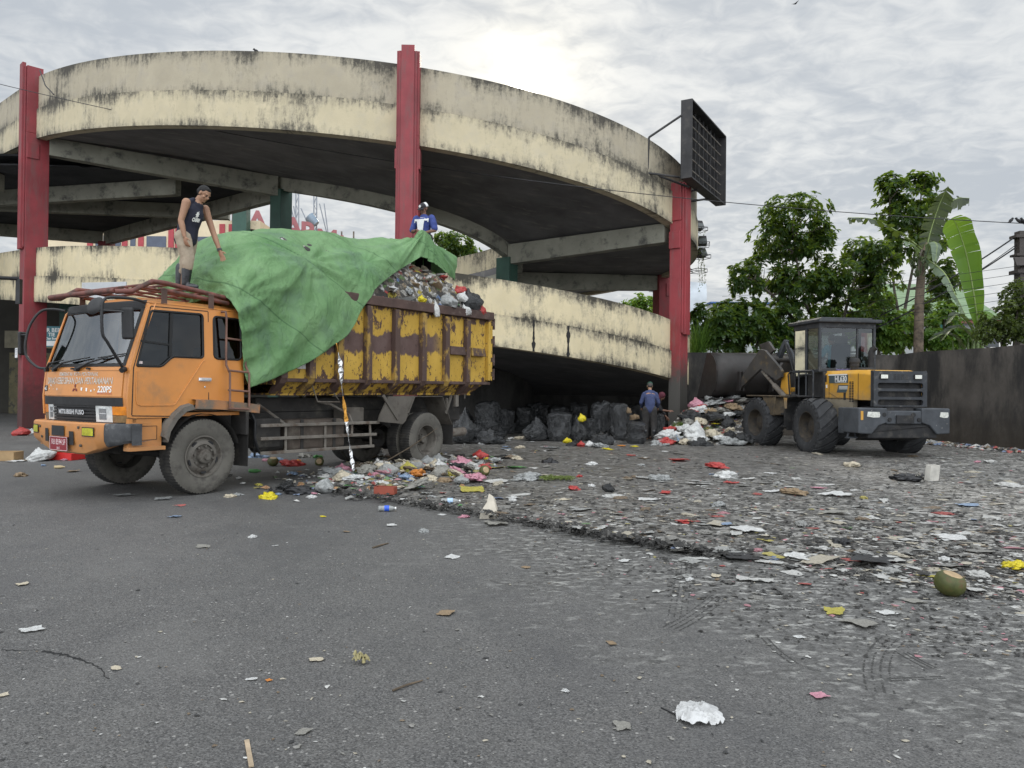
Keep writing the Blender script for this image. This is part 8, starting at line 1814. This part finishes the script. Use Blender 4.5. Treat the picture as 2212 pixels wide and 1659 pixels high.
many(k7, [(345, 590, 250, 'bag', 'red', 'red netted bag at the foot of the left red column'), (520, 560, 150, 'bag', 'white', 'white bag leaning on the red netted bag'), (670, 1010, 380, 'bag', 'white', 'white bag of refuse on the asphalt left of the truck'), (240, 1025, 260, 'scr', 'white', 'white paper beside the brown box at far left'), (400, 1010, 250, 'scr', 'brown', 'flat cardboard piece at the left'), (1110, 1000, 140, 'lump', 'pink', 'pink wrapper before the red tray'), (1035, 960, 90, 'lump', 'clear', 'clear cup before the red tray'), (1310, 975, 120, 'lump', 'blue', 'pale wrapper right of the red tray'), (725, 1095, 90, 'lump', 'blue', 'pale blue cup left of the truck front'), (345, 1265, 200, 'lump', 'brown', 'muddy brown clump at the left'), (1210, 1190, 240, 'scr', 'brown', 'brown fibre strip by the far front wheel')], .1302)
# big crumpled white bag in the foreground
p = gp_(1506, 1548); mb = MB(); P = []
for i in range(41):
    row = []
    for j in range(33):
        x, y = i / 20 - 1, j / 16 - 1; th = math.atan2(y, x); e = max(abs(x), abs(y)); r = math.hypot(x, y); k = (e / max(r, 1e-3)) * (1 + .34 * mnoise.noise((math.cos(th) * 1.3, math.sin(th) * 1.3, 8.2)) + .13 * mnoise.noise((math.cos(th) * 4, math.sin(th) * 4, 2)))
        z = .032 * (1 - e ** 2.5) * (1 + .7 * mnoise.noise((x * 1.3, y * 1.3, 4))) + .020 * (1 - abs(mnoise.noise((x * 1.7 + y, y * 1.9 - x * .6, 7))) * 3) + .007 * (1 - abs(mnoise.noise((x * 4 - y, y * 4, 3))) * 2)
        row.append(Vector((x * k * .115, y * k * .105, max(z, .002 + .004 * (1 - e)))))
    P.append(row)
mb.grid(P); fg = mb.build('plastic_bag', emit_free_plastic('white_bag_film', (.64, .64, .63), .38, .25, .5, .12, 6), None, 180, fix=False); fg.location = p + Vector((0, 0, .002)); fg.rotation_euler = (0, 0, -.25); tag(fg, 'crumpled white plastic bag lying alone on the asphalt in the foreground', 'plastic bag')
mb = MB(); a, b_ = gp_(1428, 1530), gp_(1478, 1560); mb.tube([a + Vector((0, 0, .004)), a.lerp(b_, .5) + Vector((.01, 0, .005)), b_ + Vector((0, 0, .004))], .004, 5); tag(mb.build('black_string', BLK), 'black string beside the foreground white bag', 'string')
# coconuts, bottles, boxes, sticks
HUSK = M('coconut_husk', (.062, .070, .018), .55, .35, 9, .2, 30, dirt=(.09, .05, .02), damt=.42, dscale=14); CUT = M('coconut_cut', (.36, .26, .15), .8, .2, 20)
def coconut(u, v, wpx, label, tilt):
    p = gp_(u, v); r = p.y / FPX * wpx / 2; c = empty('coconut', p + Vector((0, 0, r * .80)), 0, label, 'coconut', None); c.rotation_euler = tilt
    mb = MB(); prof = [(0, -.82), (.35, -.79), (.72, -.6), (.95, -.25), (1.0, .05), (.93, .38), (.74, .62), (.58, .66)]
    mb.lathe([(q * r * (1 + .0), h * r) for q, h in prof], (0, 0, 0), (0, 0, 1), 28)
    for i, vv in enumerate(mb.v): n_ = Vector(vv); mb.v[i] = tuple(n_ * (1 + .05 * mnoise.noise(n_ / r * 1.6)))
    mb.build('husk', HUSK, c, 180); mb = MB(); mb.lathe([(.59, .662), (.54, .69), (.0, .69)] and [(.59 * r, .662 * r), (.52 * r, .70 * r), (.2 * r, .68 * r), (0, .69 * r)], (0, 0, 0), (0, 0, 1), 24); mb.build('cut_face', CUT, c, 40)
coconut(2052, 1286, 64, 'large green brown coconut with sliced top at the right', (.20, .18, 0)); coconut(*k3(1885, 405), 24, 'cut green coconut beside the red bags', (.9, .9, 0)); coconut(*k3(185, 330), 24, 'nearer green coconut under the side guard', (.2, .1, 0)); coconut(*k3(558, 325), 20, 'dark coconut farther back under the side guard', (1.3, .5, 0))
PET = glass_mat('pet_bottle', (.80, .85, .88)); 
def bottle(u, v, wpx, rz, label, lab=None, mat=None, r=.032):
    p = gp_(u, v); L = p.y / FPX * wpx; r = L * .16; b = empty('bottle', p + Vector((0, 0, r + .003)), rz, label, 'bottle')
    mb = MB(); mb.lathe([(0, 0), (r * .8, .0), (r, .04 * L), (r * .92, .2 * L), (r, .35 * L), (r, .62 * L), (r * .8, .76 * L), (r * .38, .9 * L), (r * .38, .93 * L)], (-L / 2, 0, 0), (1, 0, 0), 20); mb.build('body', mat or FILM['clear'], b, 60)
    mb = MB(); mb.lathe([(r * .42, .92 * L), (r * .45, .93 * L), (r * .45, .995 * L), (0, L)], (-L / 2, 0, 0), (1, 0, 0), 14); mb.build('cap', WHITE if lab else (mat or WHITE), b, 40)
    if lab: mb = MB(); mb.lathe([(r * 1.02, .33 * L), (r * 1.02, .60 * L)], (-L / 2, 0, 0), (1, 0, 0), 20); mb.build('label', lab, b, 60)
BLB = M('label_blue', (.03, .10, .55), .4, .2, 60)
bottle(*k3(1105, 695), 38, R(8), 'plastic bottle with a blue label lying on the asphalt', BLB); bottle(*k3(1615, 640), 42, R(6), 'clear plastic bottle lying on the mud above the step', M('label_pale', (.35, .5, .7), .4, .2, 60)); bottle(*k7(990, 1140), 21, R(15), 'squat beige jerry bottle left of the far front wheel', None, M('beige_plastic', (.46, .36, .20), .5)); bottle(*k3(40, 385), 26, R(3), 'greenish bottle in the shade under the truck', None, FILM['green'])
def box_(u, v, dims, rz, mat, label, inner=None, name='carton', lean=0.0):
    p = gp_(u, v); b = MB(); x, y, z = dims; t = .008
    for c, d in (((0, 0, t / 2), (x, y, t)), ((x / 2, 0, z / 2), (t, y, z)), ((-x / 2, 0, z / 2), (t, y, z)), ((0, y / 2, z / 2), (x, t, z)), ((0, -y / 2, z / 2), (x, t, z))): b.box(c, d)
    o = b.build(name, mat, None, None, .002); o.location = p + Vector((0, 0, .003)); o.rotation_euler = (lean, 0, rz); tag(o, label, 'box'); return o
CARD = M('cardboard', (.34, .23, .12), .85, .2, 5, .2, 20); REDB = M('red_card', (.50, .025, .022), .5, .15, 5)
box_(*k7(1090, 985), (.62, .40, .13), R(-12), REDB, 'flat open red carton tray under the truck bumper'); box_(*k7(60, 1000), (.55, .4, .17), R(8), CARD, 'open brown cardboard box at the left photo edge')
box_(*k5(1812, 240), (.20, .10, .26), R(20), M('pale_carton', (.50, .48, .43), .8, .2, 8), 'pale carton standing upright on the mud behind the loader', None, 'carton', .12); box_(*k3(1090, 555), (.28, .14, .10), R(-10), M('chocolate_red', (.26, .06, .035), .5), 'dark red snack carton on the mud step')
item('cardboard_scrap', 'lump', 'brown', *k1(1632, 300), 17, 'upright brown cardboard scrap on the sacks left of the man in blue', 'cardboard', 22.6, 1.3, .4); item('cardboard_scrap', 'lump', 'brown', *k1(1685, 350), 24, 'wide brown cardboard scrap beside the left hip of the man in blue', 'cardboard', 22.5, .8, .4)
def stick(a, b_, r, mat, label, flat=False):
    a = gp_(*a) + Vector((0, 0, r)); b2 = gp_(*b_) + Vector((0, 0, r)); mb = MB()
    if flat: mb.bar(a, b2, r * 3.2, r)
    else: mb.tube([a, a.lerp(b2, .35) + Vector((.01, .01, .004)), a.lerp(b2, .7) - Vector((.008, .0, 0)), b2], [r, r * .9, r * .8, r * .5], 6)
    tag(mb.build('stick', mat, None, 60), label, 'stick')
WOOD = M('weathered_wood', (.36, .28, .19), .85, .25, 12, .3, 30, stretch=(8, 1, 1)); TWIG = M('twig_brown', (.10, .075, .05), .85, .3, 10)
stick((533, 1602), (543, 1659), .006, WOOD, 'flat pale wooden lath at the bottom edge of the photo', True); stick((848, 1494), (913, 1472), .006, TWIG, 'dark twig on the asphalt below the centre'); stick((805, 1185), (840, 1175), .008, TWIG, 'short dark twig on the asphalt left of the centre'); stick(k3(1000, 990), k3(1110, 957), .008, TWIG, 'dark stick on the asphalt under the mud step')
mb = MB(); a = gp_(*k3(1900, 755)); mb.prism([(-.08, 0, 0), (.10, 0, 0), (.13, .0, .10), (.10, .0, .30), (.05, .0, .34), (.02, .0, .22), (-.06, .0, .1)], (.03, .05, 0)); o = mb.build('wood_slab', M('pale_wood', (.44, .40, .33), .85, .2, 6, .3, 30), None, None, .004); o.location = a; o.rotation_euler = (R(-38), 0, R(8)); tag(o, 'pale splintered wood slab leaning on the mud step', 'wood slab')
def twigs(name, u, v, wpx, n, mat, label, cat, lz=.25):
    p = gp_(u, v); W_ = p.y / FPX * wpx / 2; rg = random.Random(int(u)); mb = MB()
    for _ in range(n):
        a = p + Vector((rg.uniform(-1, 1) * W_, rg.uniform(-.5, .5) * W_, rg.uniform(.01, .04))); d = Vector((rg.uniform(-1, 1), rg.uniform(-.6, .6), rg.uniform(0, lz))) * W_ * .8; mb.tube([a, a + d * .5 + Vector((0, 0, .02)), a + d], [.010, .008, .004], 4)
    tag(mb.build(name, mat, None, 60), label, cat)
twigs('brushwood', *k3(950, 370), 60, 45, TWIG, 'tangle of brown brushwood under the truck before the rear wheel', 'brushwood', .9); twigs('wilted_greens', *k4(1060, 1150), 60, 90, M('wilted_green', (.10, .13, .03), .8, .3, 8), 'heap of wilted green stalks on the mud in the centre', 'greens')
mb = MB(); a = gp_(*k3(1050, 340)); mb.tube([a + Vector((0, 0, .05)), a + Vector((.5, .4, .35)), a + Vector((.95, .8, .68))], [.014, .011, .006], 6); tag(mb.build('branch', TWIG, None, 60), 'bare branch slanting up from the brushwood to the rear wheel', 'branch')
twigs('grass_sprig', *k6(1560, 815), 35, 14, M('straw', (.32, .28, .14), .8), 'dry straw sprig on the asphalt at lower centre', 'sprig', .1)
TROD = {k: emit_free_plastic('trodden_' + k, c, .6, .05) for k, c in (('white', (.44, .435, .41)), ('dirty', (.20, .193, .175)), ('cream', (.36, .325, .255)), ('clear', (.28, .28, .265)), ('red', (.30, .07, .06)), ('brown', (.15, .11, .07)), ('yellow', (.36, .31, .09)), ('blue', (.15, .19, .28)), ('green', (.12, .20, .09)), ('pink', (.36, .17, .19)), ('black', (.03, .03, .03)), ('olive', (.26, .23, .09)), ('orange', (.32, .18, .09)))}
# ---- small scraps one by one (colour groups), then the uncountable crumbs as one layer
SC = [('white', 72, 'small white plastic scrap trodden into the mud'), ('dirty', 60, 'small grey plastic scrap trodden into the mud'), ('cream', 40, 'small cream paper scrap trodden into the mud'), ('clear', 35, 'small clear film scrap trodden into the mud'), ('red', 9, 'small red plastic scrap trodden into the mud'), ('brown', 28, 'small brown scrap trodden into the mud'), ('yellow', 4, 'small yellow plastic scrap trodden into the mud'), ('blue', 4, 'small blue plastic scrap trodden into the mud'), ('green', 4, 'small green plastic scrap trodden into the mud'), ('pink', 5, 'small pink plastic scrap trodden into the mud')]
rg = random.Random(77)
def mud_uv(rg):
    while True:
        u, v = rg.uniform(640, 2240), 965 + 330 * rg.random() ** .8; p = gnd(u, v)
        if inside(np.array([p.x]), np.array([p.y]))[0] or (u > 1400 and rg.random() < .12): return u, v
for c, n, lb in SC:
    for _ in range(n):
        u, v = mud_uv(rg); p = gp_(u, v); i = nx(); s_ = rg.uniform(.03, .095) * (1.35 if v < 1050 else 1)
        me = scr(i, TROD[c]) if rg.random() < .75 else bagm(i, TROD[c], 'lump'); put('scrap', me, p + Vector((0, 0, .004)), (s_ * rg.uniform(.8, 1.5), s_ * rg.uniform(.5, 1), s_ * rg.uniform(.3, .8)), None, .08, lb, 'litter', c + ' scraps in the mud')
def crumbs(name, n, sampler, mats, smin, smax, seed, flat=.35, kindlabel=None):
    rg = random.Random(seed); mb = MB()
    for _ in range(n):
        u, v = sampler(rg); p = gp_(u, v); s_ = rg.uniform(smin, smax) * (1 + .5 * rg.random() ** 4); a = rg.random() * 6.28; ca, sa = math.cos(a), math.sin(a); asp = rg.uniform(.25, .9); mb.cur = rg.randrange(len(mats))
        pts = []
        for k in range(8):
            t = 6.28 * k / 8 + rg.uniform(-.2, .2); r = s_ * rg.uniform(.42, 1.25); x, y = r * math.cos(t), r * math.sin(t) * asp; pts.append(Vector((p.x + ca * x - sa * y, p.y + sa * x + ca * y, p.z + .003 + s_ * flat * rg.random() * .6)))
        c = Vector((p.x, p.y, p.z + .004 + s_ * flat * rg.uniform(.4, 1.0)))
        mb.add(pts + [c], [(k, (k + 1) % 8, 8) for k in range(8)])
    o = mb.build(name, mats, None, None, fix=False); tag(o, kindlabel, None, None, 'stuff'); return o
CLOD = M('mud_clod', (.026, .025, .023), .75, .4, 20, .4, 60); CL2 = M('mud_clod_grey', (.075, .072, .066), .85, .3, 20, .4, 60)
def s_mud(rg): return mud_uv(rg)
def s_near(rg):
    while True:
        u, v = rg.uniform(1150, 2250), rg.uniform(1130, 1420)
        if v < 1180 + (u - 1150) * .30 + rg.gauss(0, 55): return u, v
def s_asph(rg): return rg.uniform(-20, 2230), 1045 + 620 * rg.random() ** 1.3
def s_edge(rg):
    t = rg.random(); q = [(720, 1063), (860, 1082), (1050, 1112), (1240, 1147), (1420, 1178), (1560, 1200)]; k = min(int(t * 5), 4); f = t * 5 - k; return q[k][0] + (q[k + 1][0] - q[k][0]) * f + rg.gauss(0, 6), q[k][1] + (q[k + 1][1] - q[k][1]) * f + rg.gauss(0, 4.5)
def s_heap(rg):
    u = rg.gauss(860, 110); return u, rg.gauss(1020 - (u - 860) * .12, 17)
def s_wall(rg):
    t = rg.random(); p = Vector((13.0 + .75 * t - rg.random() ** 2 * .9, 26 - 6.2 * t, 0)); d = p - Vector((0, 0, EYE)); k = _f.dot(d); return UC + FPX * _r.dot(d) / k, VC - FPX * _u.dot(d) / k
FM = lambda *n: [TROD[k] for k in n]
crumbs('litter_crumbs', 1900, s_mud, FM('dirty', 'white', 'cream', 'clear', 'dirty', 'brown', 'cream', 'dirty', 'white', 'clear', 'white', 'dirty', 'white', 'clear', 'cream', 'brown', 'white', 'red', 'pink', 'olive'), .012, .042, 1, .3, 'layer of tiny trodden plastic and paper crumbs')
crumbs('mud_clods', 2900, s_mud, [CLOD, CLOD, CL2], .012, .05, 2, .45, 'layer of small wet mud clods')
crumbs('mud_clods', 1300, s_near, [CLOD, CLOD, CL2], .007, .024, 3, .5, 'scatter of mud clods trodden onto the asphalt')
crumbs('litter_crumbs', 480, s_near, FM('dirty', 'white', 'cream', 'dirty', 'clear', 'brown', 'pink'), .008, .028, 4, .2, 'scatter of pale crumbs trodden onto the asphalt')
crumbs('asphalt_grit', 700, s_asph, FM('cream', 'dirty', 'black', 'brown', 'dirty', 'black', 'white'), .005, .016, 5, .4, 'scatter of grit and tiny scraps on the asphalt')
crumbs('mud_clods', 900, s_edge, [CLOD, CLOD, CL2], .015, .05, 6, 1.0, 'crumbling mud clods along the step')
crumbs('litter_crumbs', 800, s_heap, FM('dirty', 'white', 'cream', 'clear', 'red', 'pink', 'brown', 'olive', 'blue', 'orange', 'black', 'green', 'clear', 'white'), .03, .09, 7, .7, 'loose small wrappers between the bags by the truck')
crumbs('litter_crumbs', 420, s_wall, FM('dirty', 'white', 'cream', 'clear', 'red', 'brown', 'black', 'blue', 'black'), .04, .12, 8, .8, 'low drift of small litter along the foot of the wall')
def s_flat(rg):
    while True:
        u, v = rg.uniform(1250, 2250), rg.uniform(1020, 1330)
        if v < 1130 + (u - 1250) * .22 and mnoise.noise((u * .006, v * .016, 4)) > -.12: return u, v
crumbs('trodden_film', 330, s_flat, FM('white', 'clear', 'dirty', 'clear', 'cream', 'white', 'dirty', 'black'), .03, .09, 9, .08, 'layer of pale plastic film trodden flat into the mud')
rg = random.Random(31)
for k in range(44):
    u, v = rg.gauss(880, 85), rg.gauss(1015, 13); c = rg.choice(('white', 'clear', 'dirty', 'cream', 'white', 'clear', 'cream', 'dirty', 'pink', 'brown')); p = gp_(u, v); s_ = rg.uniform(.07, .15)
    put('wrapper', bagm(nx(), (FILM if rg.random() < .5 else TROD)[c], rg.choice(('bag', 'lump'))), p + Vector((0, 0, s_ * .4)), (s_ * 1.2, s_ * .9, s_ * .8), None, .5, 'small %s wrapper in the litter heap by the truck' % {'dirty': 'grey', 'clear': 'clear'}.get(c, c), 'litter', c + ' wrappers in the litter heap')
# ---- tyre marks printed in mud on the asphalt
mb = MB(); rg = random.Random(8)
for K, line, offs in ((k5, [(745, 600), (735, 700), (715, 830)], (-28, -10, 8, 26)), (k5, [(690, 880), (780, 830), (900, 740)], (-26, -9, 9, 26)), (k5, [(1645, 925), (1590, 985), (1572, 1060), (1590, 1155)], (-28, -9, 10, 30)), (k5, [(1000, 800), (1160, 796), (1340, 798)], (-5, 6)), (k5, [(1090, 920), (1150, 980), (1220, 1030)], (-8, 8)), (k5, [(1680, 985), (1740, 1020), (1800, 1050)], (-8, 8, 20)), (k5, [(1630, 1100), (1750, 1096), (1860, 1090)], (-8, 6))):
    sp = spline([gnd(*K(*q)) for q in line], 60)
    for of in offs:
        for i, p in enumerate(sp[:-1]):
            if rg.random() < .3: continue
            d = (sp[i + 1] - p).normalized(); n_ = Vector((-d.y, d.x, 0)); c = p + n_ * (of * .0022) + d * rg.uniform(-.006, .006); s_ = rg.uniform(.005, .010)
            q = [c + d * s_ * 1.1 + n_ * s_ * .5, c + n_ * s_ * .9 - d * s_ * .3, c - d * s_ * 1.1 - n_ * s_ * .4, c - n_ * s_ * .9 + d * s_ * .4]
            mb.add([x + Vector((0, 0, .001)) for x in q] + [c + Vector((0, 0, s_ * .6))], [(0, 1, 4), (1, 2, 4), (2, 3, 4), (3, 0, 4)])
tag(mb.build('tyre_marks', M('mud_mark', (.048, .047, .044), .8), None), 'wet mud tyre tread marks curving over the asphalt', None, None, 'stuff')
